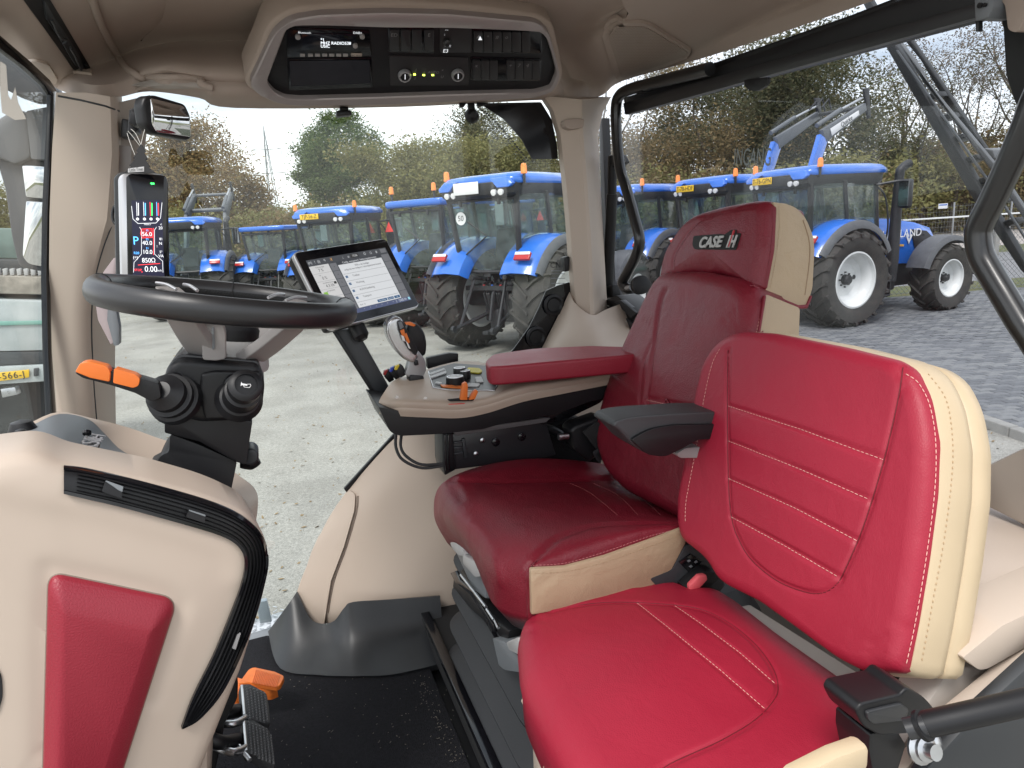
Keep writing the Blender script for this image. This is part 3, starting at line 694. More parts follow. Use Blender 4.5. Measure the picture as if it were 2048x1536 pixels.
def wheel(parent, x, y, Rr, Wd, sgn, rimf=.56, nl=20, rmat=None):
    """tyre with chevron lugs and a dished rim; sgn: +1 outer side faces +y"""
    lug = .045; r0 = Rr-lug; bm = bmesh.new(); hw = Wd/2
    blathe(bm, T3(x, y, Rr), ty, [(Rr*rimf, -hw*.8), (Rr*.72, -hw*1.02), (Rr*.86, -hw), (r0*.985, -hw*.8), (r0, -hw*.3), (r0, hw*.3), (r0*.985, hw*.8), (Rr*.86, hw), (Rr*.72, hw*1.02), (Rr*rimf, hw*.8)], 44, False)
    for side in (-1, 1):
        for k in range(nl):
            a0 = 2*math.pi*(k+(.5 if side > 0 else 0))/nl
            prof = [(-.02, 0, 0), (.35, .14, 0), (.75, .26, -.015), (1.0, .32, -.07)]   # fraction of half width, sweep, radius drop
            rows = []
            for f, sw, dr in prof:
                an = a0+sw*1.0; th = .055 if f < .9 else .062
                yy = y+side*hw*f
                for rr2, w in ((r0-.02+dr*1.2, th), (Rr+dr, th*.62)):
                    for s in (-1, 1):
                        b = an+s*w*.62/Rr*1.0; rows.append(T3(x+math.sin(b)*rr2, yy, Rr+math.cos(b)*rr2))
            V_ = [bm.verts.new(p) for p in rows]
            for i in range(3):
                a, b = V_[i*4:i*4+4], V_[i*4+4:i*4+8]
                for q in ((0, 1), (1, 3), (3, 2), (2, 0)): bm.faces.new((a[q[0]], a[q[1]], b[q[1]], b[q[0]]))
            bm.faces.new((V_[0], V_[1], V_[3], V_[2])); bm.faces.new((V_[12], V_[14], V_[15], V_[13]))
            # shoulder block running down the side wall
            an = a0+.32; yy = y+side*hw*1.0
            q8 = []
            for rr2, o_ in ((Rr-.07, 0), (Rr*.85, .03)):
                for s in (-1, 1):
                    for yo in (-.03, .028):
                        b = an+o_+s*.034/Rr; q8.append(bm.verts.new(T3(x+math.sin(b)*rr2, yy+side*yo, Rr+math.cos(b)*rr2)))
            for f in ((0, 1, 3, 2), (4, 6, 7, 5), (0, 4, 5, 1), (2, 3, 7, 6), (1, 5, 7, 3), (0, 2, 6, 4)): bm.faces.new([q8[i] for i in f])
    fin('tyre', bm, tyre_m, parent, 40)
    rr2 = Rr*rimf; bm = bmesh.new(); o = hw*.78*sgn; d = T3(0, sgn, 0)
    blathe(bm, T3(x, y, Rr), d, [(rr2*1.03, hw*.84), (rr2*.97, hw*.86), (rr2*.95, hw*.66), (rr2*.86, hw*.55), (rr2*.80, hw*.18), (rr2*.62, hw*.02), (rr2*.34, hw*.10), (rr2*.30, hw*.10), (0.01, hw*.10)], 40, False)
    blathe(bm, T3(x, y, Rr), -d, [(rr2*1.03, hw*.84), (rr2*.93, hw*.84), (rr2*.86, hw*.3), (rr2*.5, hw*.2), (0.02, hw*.2)], 32, False)
    rim = fin('rim', bm, rmat or rim_w, parent, 40)
    bm = bmesh.new(); blathe(bm, T3(x, y, Rr)+d*hw*.1, d, [(rr2*.19, 0), (rr2*.19, .09), (rr2*.14, .12), (0, .12)], 18)
    for k in range(8):
        an = k*math.pi/4; blathe(bm, T3(x+math.cos(an)*rr2*.27, y, Rr+math.sin(an)*rr2*.27)+d*hw*.1, d, [(.016, 0), (.016, .03), (0, .03)], 6)
    fin('hub', bm, tdark, rim, 40)
    bm = bmesh.new(); blathe(bm, T3(x+rr2*.5, y, Rr+rr2*.05)+d*hw*.06, d, [(.045, 0), (.045, .008), (0, .008)], 12); fin('rim_hole', bm, tdark, rim, 40)
def fender(parent, y0, y1, x, R_, a0, a1, m, th=.03, name='fender', cx=0, cz=None, flat=True):
    bm = bmesh.new(); n = 14; cz = R_ if cz is None else cz; rows = []
    for i in range(n+1):
        an = a0+(a1-a0)*i/n; r = R_+.14
        if flat: r += .05*math.cos(2*(an-R(35)))
        prof_ = ((0, -.16), (.10, .0), (.45, .055), (.85, .02), (1, -.07)) if flat else ((0, 0), (.12, .03), (.5, .04), (.88, .03), (1, -.05))
        for yy, rr2 in [(y0+(y1-y0)*f_, r+h_) for f_, h_ in prof_]:
            rows.append((T3(x+math.sin(an)*rr2, yy, cz+math.cos(an)*rr2), T3(x+math.sin(an)*(rr2-th), yy, cz+math.cos(an)*(rr2-th))))
    f = [bm.verts.new(p[0]) for p in rows]; b = [bm.verts.new(p[1]) for p in rows]
    for i in range(n):
        for j in range(4):
            k = i*5+j; bm.faces.new((f[k], f[k+1], f[k+6], f[k+5])); bm.faces.new((b[k], b[k+5], b[k+6], b[k+1]))
        for j in (0, 4): k = i*5+j; bm.faces.new((f[k], f[k+5], b[k+5], b[k]))
    for i in (0, n):
        for j in range(4): k = i*5+j; bm.faces.new((f[k], f[k+1], b[k+1], b[k]))
    return fin(name, bm, m, parent, 50)
def make_tractor(opt):
    t = thing('tractor', (0, 0, 0), 'x', 'tractor', 'blue tractors parked in the yard'); t['_loc0'] = 1
    Rr, Rf = opt.get('Rr', .92), opt.get('Rf', .70); rm = opt.get('rim', rim_w); old = opt.get('old', False)
    WB = 2.95
    for s in (-1, 1):
        wheel(t, 0, s*.95, Rr, .70, s, nl=20, rmat=rm); wheel(t, WB, s*.88, Rf, .52, s, .54, 17, rm)
        # blue rear fender, dark inner lip, tail light
        f = fender(t, s*.36, s*1.12, 0, Rr, R(-60), R(50), blue, .03)
        fender(f, s*1.10, s*1.22, 0, Rr-.02, R(-58), R(62), tgrey, .03, 'fender_edge')
        an = R(-48); r = Rr+.14
        lp = T3(math.sin(R(-46))*(r+.06), s*.88, Rr+math.cos(R(-46))*(r+.06)); nn = T3(-.8, 0, .6)
        ax3 = (ty, nn.cross(ty).normalized(), nn.normalized())
        bm = bmesh.new(); bbox(bm, lp+nn.normalized()*.02, (.30, .14, .05), ax3, .01); tl = fin('tail_light', bm, redl, f)
        bm = bmesh.new(); bbox(bm, lp+nn.normalized()*.030-ax3[1]*(.042 if ax3[1].z < 0 else -.042), (.29, .055, .05), ax3, .008); fin('lens', bm, whl, tl)
        fender(t, s*.64, s*1.12, WB, Rf, R(-72), R(38), tgrey, .025, 'front_fender', flat=False)
        tube('fender_stay', [T3(WB-.1, s*.5, Rf+.1), T3(WB-.1, s*.62, Rf+.35), T3(WB-.05, s*.8, Rf*2+.1)], .03, tdark, t, 6, sm=0)
    # body
    prism('rear_axle_housing', [T3(-.35, -.32, .55), T3(-.35, .32, .55), T3(-.35, .32, 1.25), T3(-.35, -.32, 1.25)], tx*1.2, tdark, t, .04)
    tube('axle', [T3(0, -.9, Rr), T3(0, .9, Rr)], .14, tdark, t, 12, sm=0)
    prism('chassis', [T3(.7, -.3, .55), T3(.7, .3, .55), T3(.7, .3, 1.1), T3(.7, -.3, 1.1)], tx*2.3, tdark, t, .03)
    tube('front_axle', [T3(WB, -.85, Rf), T3(WB, .85, Rf)], .11, tdark, t, 10, sm=0)
    for s in (-1, 1):
        prism('fuel_tank', [T3(.85, s*.32, .55), T3(1.75, s*.32, .55), T3(1.75, s*.32, 1.1), T3(.85, s*.32, 1.1)], ty*s*.42, tdark, t, .05)
    bm = bmesh.new()
    for z in (.5, .78): bbox(bm, (1.1, -.86, z), (.42, .22, .03), W3, .006); 
    for x in (.9, 1.3): bbox(bm, (x, -.86, .64), (.02, .22, .32), W3)
    fin('steps', bm, tdark, t)
    # hood
    hw = .40; sec = []
    for x, w, zt, zb in ((1.35, .40, 2.02, 1.05), (2.0, .40, 1.98, 1.05), (2.8, .38, 1.88, 1.0), (3.35, .34, 1.74, .98), (3.62, .27, 1.50, .98), (3.66, .24, 1.15, .98)):
        sec.append([T3(x, -w, zb), T3(x, -w*1.02, (zb+zt)/2), T3(x, -w*.96, zt-.16), T3(x, -w*.74, zt-.03), T3(x, 0, zt+.02), T3(x, w*.74, zt-.03), T3(x, w*.96, zt-.16), T3(x, w*1.02, (zb+zt)/2), T3(x, w, zb)])
    hd = loft('hood', sec, blue, t, smooth=45)
    for s in (-1, 1):
        prism('grille', [T3(2.55, s*.41, 1.72), T3(3.05, s*.40, 1.66), T3(3.40, s*.36, 1.45), T3(3.50, s*.33, 1.10), T3(2.95, s*.385, 1.12), T3(2.7, s*.40, 1.35)], ty*s*.012, tdark, hd, .004)
        prism('headlight', [T3(3.50, s*.30, 1.52), T3(3.42, s*.34, 1.42), T3(3.55, s*.30, 1.25), T3(3.62, s*.26, 1.35)], ty*s*.02+tx*.02, whl, hd, .004)
    text('lettering', 'NEW HOLLAND', T3(1.95, -.425, 1.64), tx, tz, .22, mat('white_lettering', (.8, .8, .8), .4), hd, .002, sx=1.15)
    prism('stripe', [T3(1.4, -.425, 1.50), T3(2.35, -.42, 1.42), T3(2.35, -.42, 1.38), T3(1.4, -.425, 1.46)], ty*-.004, mat('gold_stripe', (.75, .40, .05), .4), hd)
    em = mat('pale_emblem', (.7, .72, .75), .4); bm = bmesh.new()
    for sx in (-1, 1): bprism(bm, [T3(2.50, -.418, 1.42), T3(2.50+sx*.10, -.418, 1.60), T3(2.50+sx*.06, -.418, 1.62), T3(2.50, -.418, 1.50)], ty*-.006)
    fin('emblem', bm, em, hd)
    # cab
    z0, z1 = 1.22, 2.74
    rearB = [(-.42, .62, 1.38), (-.62, .74, 2.74)]   # rear pillars lean back
    def beam(nm, a, b, w=.075, m=tdark, par=t): return tube(nm, [a, b], w/2, m, par, 6, sm=0)
    for s in (-1, 1):
        beam('rear_pillar', T3(-.50, s*.60, 1.35), T3(-.66, s*.72, z1), .10)
        beam('middle_pillar', T3(.30, s*.78, 1.45), T3(.10, s*.80, z1), .09)
        beam('front_pillar', T3(1.36, s*.60, 1.15), T3(1.10, s*.66, z1), .09)
        # side panes
        prism('side_window', [T3(-.48, s*.63, 1.62), T3(.27, s*.78, 1.80), T3(.12, s*.80, 2.70), T3(-.62, s*.73, 2.70)], ty*s*.006, glT, t)
        prism('door_window', [T3(.34, s*.78, 1.70), T3(.75, s*.76, 1.30), T3(1.32, s*.62, 1.25), T3(1.08, s*.67, 2.70), T3(.16, s*.80, 2.70)], ty*s*.006, glT, t)
        prism('cab_side', [T3(.2, s*.70, 1.15), T3(1.38, s*.60, 1.1), T3(1.38, s*.62, 1.27), T3(.78, s*.76, 1.30), T3(.30, s*.78, 1.72)], ty*-s*.04, tdark, t, .01)
        # mirrors on arms
        mi = tube('mirror_arm', [T3(1.08, s*.70, 2.64), T3(1.30, s*.95, 2.68), T3(1.36, s*1.08, 2.68)], .028, tdark, t, 6, sm=3)
        bm = bmesh.new(); bbox(bm, (1.40, s*1.10, 2.44), (.13, .24, .54), W3, .05, 3); fin('mirror_housing', bm, tdark, mi)
        bm = bmesh.new(); bbox(bm, (1.33, s*1.10, 2.44), (.012, .20, .46), W3, .0); fin('mirror_glass', bm, mat('dark_mirror', (.22, .23, .24), .05, metal=1), mi)
        tube('grab_rail', [T3(1.40, s*.72, 1.5), T3(1.34, s*.80, 1.9), T3(1.22, s*.80, 2.4), T3(1.10, s*.72, 2.6)], .018, tdark, t, 6)
    prism('rear_window', [T3(-.52, -.56, 1.48), T3(-.52, .56, 1.48), T3(-.655, .66, 2.62), T3(-.655, -.66, 2.62)], tx*.006, glT, t)
    tube('window_frame', [T3(-.53, -.54, 1.46), T3(-.53, .54, 1.46), T3(-.56, .62, 1.62), T3(-.66, .68, 2.55), T3(-.67, .60, 2.64), T3(-.67, -.60, 2.64), T3(-.66, -.68, 2.55), T3(-.56, -.62, 1.62)], .035, tdark, t, 6, closed=True, sm=3)
    prism('windscreen', [T3(1.34, -.56, 1.3), T3(1.34, .56, 1.3), T3(1.12, .62, 2.68), T3(1.12, -.62, 2.68)], tx*.006, glT, t)
    tube('wiper', [T3(-.69, .30, 2.30), T3(-.64, -.05, 2.05), T3(-.60, .45, 1.75)], .016, tdark, t, 5, sm=0)
    prism('cab_floor', [T3(-.5, -.6, 1.12), T3(1.4, -.6, 1.12), T3(1.4, .6, 1.12), T3(-.5, .6, 1.12)], tz*.08, tdark, t)
    bm = bmesh.new(); bbox(bm, (.25, 0, 1.52), (.5, .5, .14), W3, .05, 3); bbox(bm, (.02, 0, 1.85), (.13, .48, .62), (Vector((.98, 0, -.2)).normalized(), ty, Vector((.2, 0, .98)).normalized()), .05, 3); bbox(bm, (.25, 0, 1.33), (.35, .35, .3), W3)
    fin('driver_seat', bm, tdark, t); bm = bmesh.new(); blathe(bm, T3(1.0, 0, 1.85), Vector((-.4, 0, 1)), [(.20, 0), (.20, .02), (.17, .02), (.17, 0)], 16); bbox(bm, (1.12, 0, 1.5), (.2, .35, .7), W3, .03); fin('steering_console', bm, tdark, t)
    # roof
    if old:
        prism('roof', [T3(*p) for p in ((-.80, -.62, 2.74), (-.74, -.80, 2.74), (1.35, -.80, 2.74), (1.5, -.6, 2.74), (1.5, .6, 2.74), (1.35, .80, 2.74), (-.74, .80, 2.74), (-.80, .62, 2.74))], tz*.15, blue, t, .05, 3)
        roofz = 2.89
    else:
        lo = [(-.86, .66), (-.80, .78), (.3, .83), (1.12, .78), (1.46, .56)]
        ring = lambda z, sx, sy, k=0: [T3(.45+(x-.45)*sx+k, y*sy, z) for x, y in lo]+[T3(.45+(x-.45)*sx+k, -y*sy, z) for x, y in reversed(lo)]
        loft('roof_underside', [ring(2.66, .90, .92), ring(2.72, .97, .97), ring(2.875, .985, .975)], tdark, t, smooth=40)
        rf = loft('roof', [ring(2.865, .99, .985, .10), ring(2.90, 1.0, 1.0, .10), ring(2.96, .99, .98, .09), ring(3.02, .93, .92, .08), ring(3.06, .70, .72, .06)], blue, t, smooth=60)
        # blue wings that come down the rear corners
        for s in (-1, 1):
            prism('roof_corner', [T3(-.87, s*.34, 2.95), T3(-.90, s*.50, 2.80), T3(-.88, s*.72, 2.80), T3(-.84, s*.78, 2.86), T3(-.80, s*.66, 2.97)], tx*.10, blue, t, .02)
            bm = bmesh.new()
            for y in (.42, .56): blathe(bm, T3(-.84, s*y, 2.74), T3(-1, 0, -.2), [(.045, 0), (.05, .05), (0, .06)], 12)
            fin('work_light', bm, whl, t)
        prism('roof_fascia', [T3(-.88, -.40, 2.70), T3(-.88, .40, 2.70), T3(-.88, .46, 2.90), T3(-.88, -.46, 2.90)], tx*.10, tdark, t, .02)
        roofz = 3.02
    bm = bmesh.new()
    for s in (-1, 1): bbox(bm, (-.72, s*.40, 2.60), (.05, .05, .10), W3, .01)
    h_ = fin('hinge', bm, tdark, t); h_['kind'] = 'stuff'
    # exhaust and air intake on the right
    if not old or opt.get('exh', 1):
        tube('exhaust', [T3(1.58, -.74, .75), T3(1.58, -.76, 1.2), T3(1.58, -.80, 2.70), T3(1.62, -.81, 2.92), T3(1.80, -.84, 3.02)], [.11, .12, .085, .08, .08], tdark, t, 12)
    # beacons
    for i, s in enumerate((-1, 1)):
        if opt.get('beacons', 3) & (1 << i):
            b = T3(opt.get('bx', -.55), s*.81, 2.84) if not old else T3(-.7, s*.6, 2.88)
            bt = tube('beacon_bracket', [b-T3(0, s*.12, .02), b, b+tz*.16], .025, tdark, t, 6, sm=0)
            lathe('beacon', b+tz*.16, tz, [(.052, 0), (.055, .03), (.050, .04), (.048, .12), (.036, .155), (0, .165)], amber, bt, 14)
    # licence plate
    if opt.get('plate'):
        p = opt['plate']; pm_ = plate_m if p != 'blank' else whl
        c = T3(-.905, p == 'blank' and .12 or .26, 2.83)
        bm = bmesh.new(); bbox(bm, c, (.012, .50 if p != 'blank' else .52, .13 if p != 'blank' else .19), W3, .002); pp = fin('number_plate', bm, pm_, t)
        if p != 'blank': text('lettering', p, c+T3(-.008, 0, 0), -ty, tz, .125, ink, pp, .001, sx=.9)
    # three-point linkage, hoses and drawbar at the back
    bm = bmesh.new()
    for s in (-1, 1):
        btube(bm, [T3(-.30, s*.22, .72), T3(-1.10, s*.42, .52)], .035, 6); btube(bm, [T3(-.95, s*.40, .56), T3(-.55, s*.34, 1.35)], .028, 6); btube(bm, [T3(-.30, s*.30, 1.30), T3(-.62, s*.35, 1.36)], .045, 6)
        blathe(bm, T3(-1.12, s*.42-.03, .52), ty, [(.06, 0), (.06, .06), (0, .06)], 10)
    btube(bm, [T3(-.35, 0, 1.18), T3(-.50, 0, 1.05), T3(-.62, 0, .60)], .035, 6); fin('linkage', bm, tdark, t)
    bm = bmesh.new(); q = random.Random(4)
    for i in range(14):
        y = -.26+.04*i; btube(bm, [T3(-.36, y, 1.15+q.uniform(0, .15)), T3(-.46, y+q.uniform(-.03, .03), 1.05), T3(-.42, y+q.uniform(-.04, .04), .75+q.uniform(0, .2))], .014, 5)
        bbox(bm, (-.40, y, 1.12+q.uniform(-.05, .2)), (.09, .03, .05), W3, .004, 1)
    bbox(bm, (-.42, 0, .62), (.18, .2, .34), W3, .02); bbox(bm, (-.60, 0, .42), (.4, .12, .06), W3, .01); fin('hydraulic_couplers', bm, tdark, t)
    bm = bmesh.new(); bbox(bm, (-.44, .14, 1.42), (.05, .16, .14), W3, .01); fin('socket_box', bm, tgrey, t)
    for i in range(6):
        c_ = [(.6, .45, .02), (.35, .02, .02), (.5, .5, .5), (.02, .1, .4)][i % 4]
        bm = bmesh.new(); bbox(bm, (-.47, -.24+.09*i, 1.16+.04*(i % 2)), (.03, .035, .035), W3, .004, 1); fin('coupler_cap', bm, mat('cap_%d' % (i % 4), c_, .5), t)
    if opt.get('triangle'):
        prism('warning_triangle', [T3(1.2, -.80, 2.35), T3(1.2, -1.04, 2.35), T3(1.2, -.92, 2.62)], tx*.01, mat('triangle_red', (.75, .06, .05), .4, emit=(.8, .05, .04), es=.15), t)
    if opt.get('sticker'):
        stk = lathe('speed_sticker', T3(-.668, .46, 2.36), -tx, [(.11, 0), (.11, .004), (0, .004)], whl, t, 18); text('lettering', opt['sticker'], T3(-.675, .46, 2.36), -ty, tz, .13, ink, stk, .0005)
    # front loader
    if opt.get('loader'):
        lo = opt['loader']; lg = lgrey2
        for s in (-1, 1):
            prism('loader_post', [T3(1.55, s*.55, .9), T3(1.85, s*.55, .9), T3(1.98, s*.55, 2.1), T3(1.72, s*.55, 2.1)], ty*s*.12, tgrey, t, .02)
            piv = T3(1.80, s*.62, 2.0); el = R(lo[0]); dv = T3(math.cos(el), 0, math.sin(el)); nv = T3(-math.sin(el), 0, math.cos(el))
            knee = piv+dv*lo[1]; el2 = R(lo[2]); dv2 = T3(math.cos(el2), 0, math.sin(el2)); nv2 = T3(-math.sin(el2), 0, math.cos(el2)); tip = knee+dv2*lo[3]
            a1 = prism('loader_arm', [piv-nv*.10-ty*s*.05, knee-nv*.16-ty*s*.05, knee+nv*.16-ty*s*.05, piv+nv*.12-ty*s*.05], ty*s*.11, blue if lo[4] else lg, t, .015)
            prism('loader_boom', [knee-nv2*.14-ty*s*.06, tip-nv2*.09-ty*s*.06, tip+nv2*.09-ty*s*.06, knee+nv2*.17-ty*s*.06], ty*s*.12, lg, t, .015)
            tube('loader_cylinder', [knee+nv2*.32-dv2*.1, knee+nv2*.30+dv2*lo[3]*.5], .055, lg, t, 8, sm=0); tube('cylinder_rod', [knee+nv2*.30+dv2*lo[3]*.5, tip+nv2*.22], .028, steel, t, 8, sm=0)
            prism('tool_carrier', [tip-nv2*.3, tip+dv2*.12-nv2*.3, tip+dv2*.25+nv2*.35, tip+dv2*.05+nv2*.42], ty*s*.05, tdark, t, .01)
            if lo[4] and s == -1:
                pn = prism('name_panel', [knee+dv2*.25-nv2*.08-ty*.062, tip-dv2*.35-nv2*.06-ty*.062, tip-dv2*.35+nv2*.05-ty*.062, knee+dv2*.25+nv2*.09-ty*.062], ty*-.012, whl, t, .003)
                text('lettering', 'Quicke', (knee+tip)/2-ty*.078, dv2, nv2, .16, ink, pn, .001)
        if not lo[4]: cr_ = tube('loader_crossbar', [knee-T3(0, s*.1, 0)+dv2*.4, T3(knee.x, -knee.y, knee.z)+T3(0, s*.1, 0)+dv2*.4], .07, lg, t, 10, sm=0)
        tube('loader_crossbar', [tip, T3(tip.x, -tip.y, tip.z)], .05, lg if not lo[4] else tdark, t, 8, sm=0)
        bm = bmesh.new()
        for i in range(3 if lo[4] else 0): btube(bm, [tip+T3(-.1, -.1-i*.17, .05), tip+T3(-.25, -.12-i*.17, .30+.05*(i % 2)), tip+T3(-.55, -.15-i*.17, .1)], .02, 5)
        if lo[4]: fin('loader_hoses', bm, tdark, t)['kind'] = 'stuff'
    return t
def copy_tractor(src, label):
    r = src.copy(); COL.objects.link(r); r['label'] = label
    def rec(a, b):
        for ch in a.children:
            if ch.name.startswith('number_plate'): continue
            c = ch.copy(); COL.objects.link(c); c.parent = b; rec(ch, c)
    rec(src, r); return r
def put(t, px, depth, head, sc=1.0, dz=0):
    """head: heading in degrees to the right of straight away from the camera; the tractor's rear axle centre stands in column px"""
    t.location = far(px, depth)+ZX*(.006+dz); t.rotation_euler = (0, 0, R(90-head)); t.scale = (sc, sc, sc)
tA = make_tractor(dict(plate='T-76-GPN', beacons=3, rim=rim_w)); tA['label'] = 'nearest blue tractor, T-76-GPN yellow plate, big white rims, seen beside the instructor seat'
put(tA, 1612, 14.2, 66, 1.0)
tB = make_tractor(dict(plate='blank', beacons=3, rim=rim_w, sticker='50')); tB['label'] = 'large blue tractor seen from behind with white roof board, left of the rear pillar'
put(tB, 1012, 13.1, 36, 1.04)
tC = make_tractor(dict(plate='T-78-HDF', beacons=3, rim=rim_w, loader=(66, 2.0, 24, 1.75, True))); tC['label'] = 'blue tractor with raised blue and grey loader arms behind the headrest'
put(tC, 1445, 16.0, 58, 1.0)
tD = copy_tractor(tA, 'blue tractor cut by the bent grab bar, leftmost in the rear window')
put(tD, 1256, 17.2, 46, .99)
tE = make_tractor(dict(plate='TJP-56-Z', beacons=3, rim=rim_s, triangle=1)); tE['label'] = 'blue tractor with yellow plate and red warning triangle, directly above the tablet monitor'
put(tE, 676, 18.0, 14, .97)
tF = make_tractor(dict(beacons=3, rim=rim_s, old=True, bx=-.2, plate=None)); tF['label'] = 'blue flat-roofed tractor with two orange beacons between the monitor and the large tractor'
put(tF, 872, 16.5, 34, 1.02)
tG = make_tractor(dict(beacons=0, rim=rim_s, old=True, exh=0)); tG['label'] = 'smallest blue flat-roofed tractor without beacons, second from the dashboard display'
put(tG, 545, 22.5, 8, .92)
tH = make_tractor(dict(beacons=0, rim=rim_s, loader=(58, 1.35, 30, 1.5, False))); tH['label'] = 'blue tractor with raised grey front loader frame, next to the dashboard display'
put(tH, 378, 22.0, -8, 1.0)
tI = copy_tractor(tE, 'blue tractor almost hidden behind the large rear-facing tractor, its loader showing over that roof')
put(tI, 985, 20.5, 30, 1.0)
# raised loader frame showing above the large tractor's roof belongs to its own grab
# ================================================================== CAB SHELL
def S(o, kind='structure', label=None):
    o['kind'] = kind
    if label: o['label'] = label
    return o
gl_side = glass('clear_cab_glass', (.95, .97, .965), 1.38, dust=.022)
gl_rear = glass('tinted_rear_glass', (.89, .90, .92), 1.32, dust=.02)
# headliner: side cove, front header, rear cove, then the ceiling above the photographer
hl_rows = [
 [P(-90, 20, 'a', -.47), P(0, 76, 'a', -.47), P(62, 128, 'a', -.44), P(112, 176, 'a', -.42), P(180, 196, 'l', 1.97), P(238, 194, 'l', 1.99), P(300, 183, 'l', 2.0), P(398, 196, 'l', 2.0), P(470, 216, 'l', 2.0), P(800, 214, 'l', 2.0), P(1085, 200, 'l', 2.0), P(1150, 205, 'l', 2.0), P(1205, 190, 'a', 1.10), P(1245, 162, 'a', 1.14), P(1420, 112, 'a', 1.16), P(1700, 18, 'a', 1.16), P(1990, -92, 'a', 1.16)],
 [P(-80, -40, 'z', 2.83), P(20, 20, 'z', 2.82), P(90, 84, 'z', 2.79), P(150, 130, 'z', 2.78), P(215, 150, 'z', 2.77), P(262, 152, 'z', 2.76), P(330, 158, 'l', 1.93), P(405, 168, 'l', 1.92), P(480, 172, 'l', 1.92), P(800, 180, 'l', 1.92), P(1080, 168, 'l', 1.92), P(1150, 165, 'z', 2.75), P(1215, 150, 'z', 2.76), P(1260, 128, 'z', 2.77), P(1420, 80, 'z', 2.77), P(1680, -18, 'z', 2.77), P(1950, -130, 'z', 2.77)],
 [P(0, -120, 'z', 2.88), P(100, -60, 'z', 2.87), P(170, 20, 'z', 2.85), P(220, 70, 'z', 2.84), P(262, 92, 'z', 2.84), P(300, 95, 'z', 2.84), P(360, 95, 'z', 2.84), P(430, 92, 'z', 2.84), P(520, 88, 'z', 2.84), P(800, 85, 'z', 2.84), P(1060, 84, 'z', 2.84), P(1140, 84, 'z', 2.83), P(1210, 70, 'z', 2.81), P(1290, 55, 'z', 2.81), P(1430, 10, 'z', 2.80), P(1650, -70, 'z', 2.80), P(1900, -180, 'z', 2.80)],
]
hl_rows.append([p.copy()-LX*.28+ZX*.035 if 4 < i < 13 else p.copy()-LX*.25+AX*(.12 if i <= 4 else -.2)+ZX*.035 for i, p in enumerate(hl_rows[2])])
def setcl(i, n): return -.35+1.45*i/(n-1)
nC = len(hl_rows[0])
hl_rows.append([C(setcl(i, nC), 1.0, 2.95) for i in range(nC)])
hl_rows.append([C(setcl(i, nC), .40, 2.93) for i in range(nC)])
head = S(sheet('ceiling', hl_rows, .03, beige2, n=5, side=ZX, smooth=60), label='beige moulded headliner of the tractor cab')
# raised rim of the roof recess
bm = bmesh.new(); btube(bm, [(lambda h: h[0]+h[1]*.002)(on(head, q.x, q.y)) for q in linepts([(178, -20), (205, 55), (238, 115), (262, 143), (300, 156), (395, 158), (402, 168), (425, 176)], 8)], .009, 8)
rim_ = fin('recess_rim', bm, beige2, head, 60)
patch('roof_vent', head, [(262, 172), (300, 164), (396, 168), (418, 176), (330, 176)], greige, head, .002, .003, r=4, n=2)
# slot with the folded strap in the header
slot = patch('strap_recess', head, [(42, -8), (96, -8), (182, 138), (180, 146), (146, 138), (108, 84)], black, head, .003, .004, r=5, n=3)
st = patch('grab_strap', head, [(84, -8), (98, 20), (150, 100), (166, 134), (150, 130), (118, 78), (88, 30)], dgrey, head, .010, .010, r=8, n=3); adopt_ = st
for q in ([(92, 25), (108, 60), (120, 66), (112, 74)], [(128, 82), (146, 112), (152, 126)]): seam('strap_edge', head, q, .003, dgrey, head, lift=.018)
patch('recess_lip', head, [(142, 138), (184, 142), (185, 151), (147, 146)], beige, head, .006, .006, r=3)
patch('corner_cover', head, [(54, 120), (70, 117), (96, 125), (116, 158), (110, 166), (84, 142)], beige, head, .006, .006, r=6, n=2)
# front pillar
def ringpix(rows, extra): return [[P(*q) for q in r]+[P(*r[-1])+extra[0], P(*r[0])+extra[1]] for r in rows]
fp = []
for (xa, xb, xc, y) in ((112, 232, 244, 185), (104, 236, 247, 300), (99, 226, 240, 430), (98, 196, 234, 540), (98, 184, 231, 620), (104, 184, 230, 730), (113, 192, 232, 850), (120, 200, 236, 960)):
    yb = y+8
    fp.append([P(xa, y, 'l', 1.90), P((xa+xb)/2, y, 'l', 1.888), P(xb-12, yb, 'l', 1.895), P(xb, yb, 'l', 1.912), P(xc, yb, 'l', 2.03), P(xc, yb, 'l', 2.10), P(xa, y, 'l', 2.0)])
pil = S(loft('front_pillar', fp, beige, smooth=50), label='beige front right pillar of the cab')
pil2 = raw('pillar_return', [P(x, y, 'l', l) for x, y, l in ((236, 205, 1.97), (300, 190, 2.0), (290, 300, 2.04), (245, 345, 1.985))]+[P(x, y, 'l', l+.03) for x, y, l in ((236, 205, 1.97), (300, 190, 2.0), (290, 300, 2.04), (245, 345, 1.985))], [(0, 1, 2, 3), (4, 7, 6, 5), (0, 4, 5, 1), (1, 5, 6, 2), (2, 6, 7, 3), (3, 7, 4, 0)], greige, pil)
seam('panel_gap', pil, [(116, 192), (160, 200), (210, 212), (238, 222)], .0022, dgrey, pil, sm=False)
seam('panel_gap', pil, [(226, 445), (205, 500), (190, 560), (183, 640), (187, 760), (194, 850)], .0018, dgrey, pil)
slab('pillar_box', [(243, 236), (262, 240), (262, 276), (240, 274)], PL('l', 1.93), .05, dgrey, pil, .004)
slab('pillar_card', [(233, 290), (262, 292), (262, 345), (232, 345)], PL('l', 1.945), .004, wgrey, pil, .001)
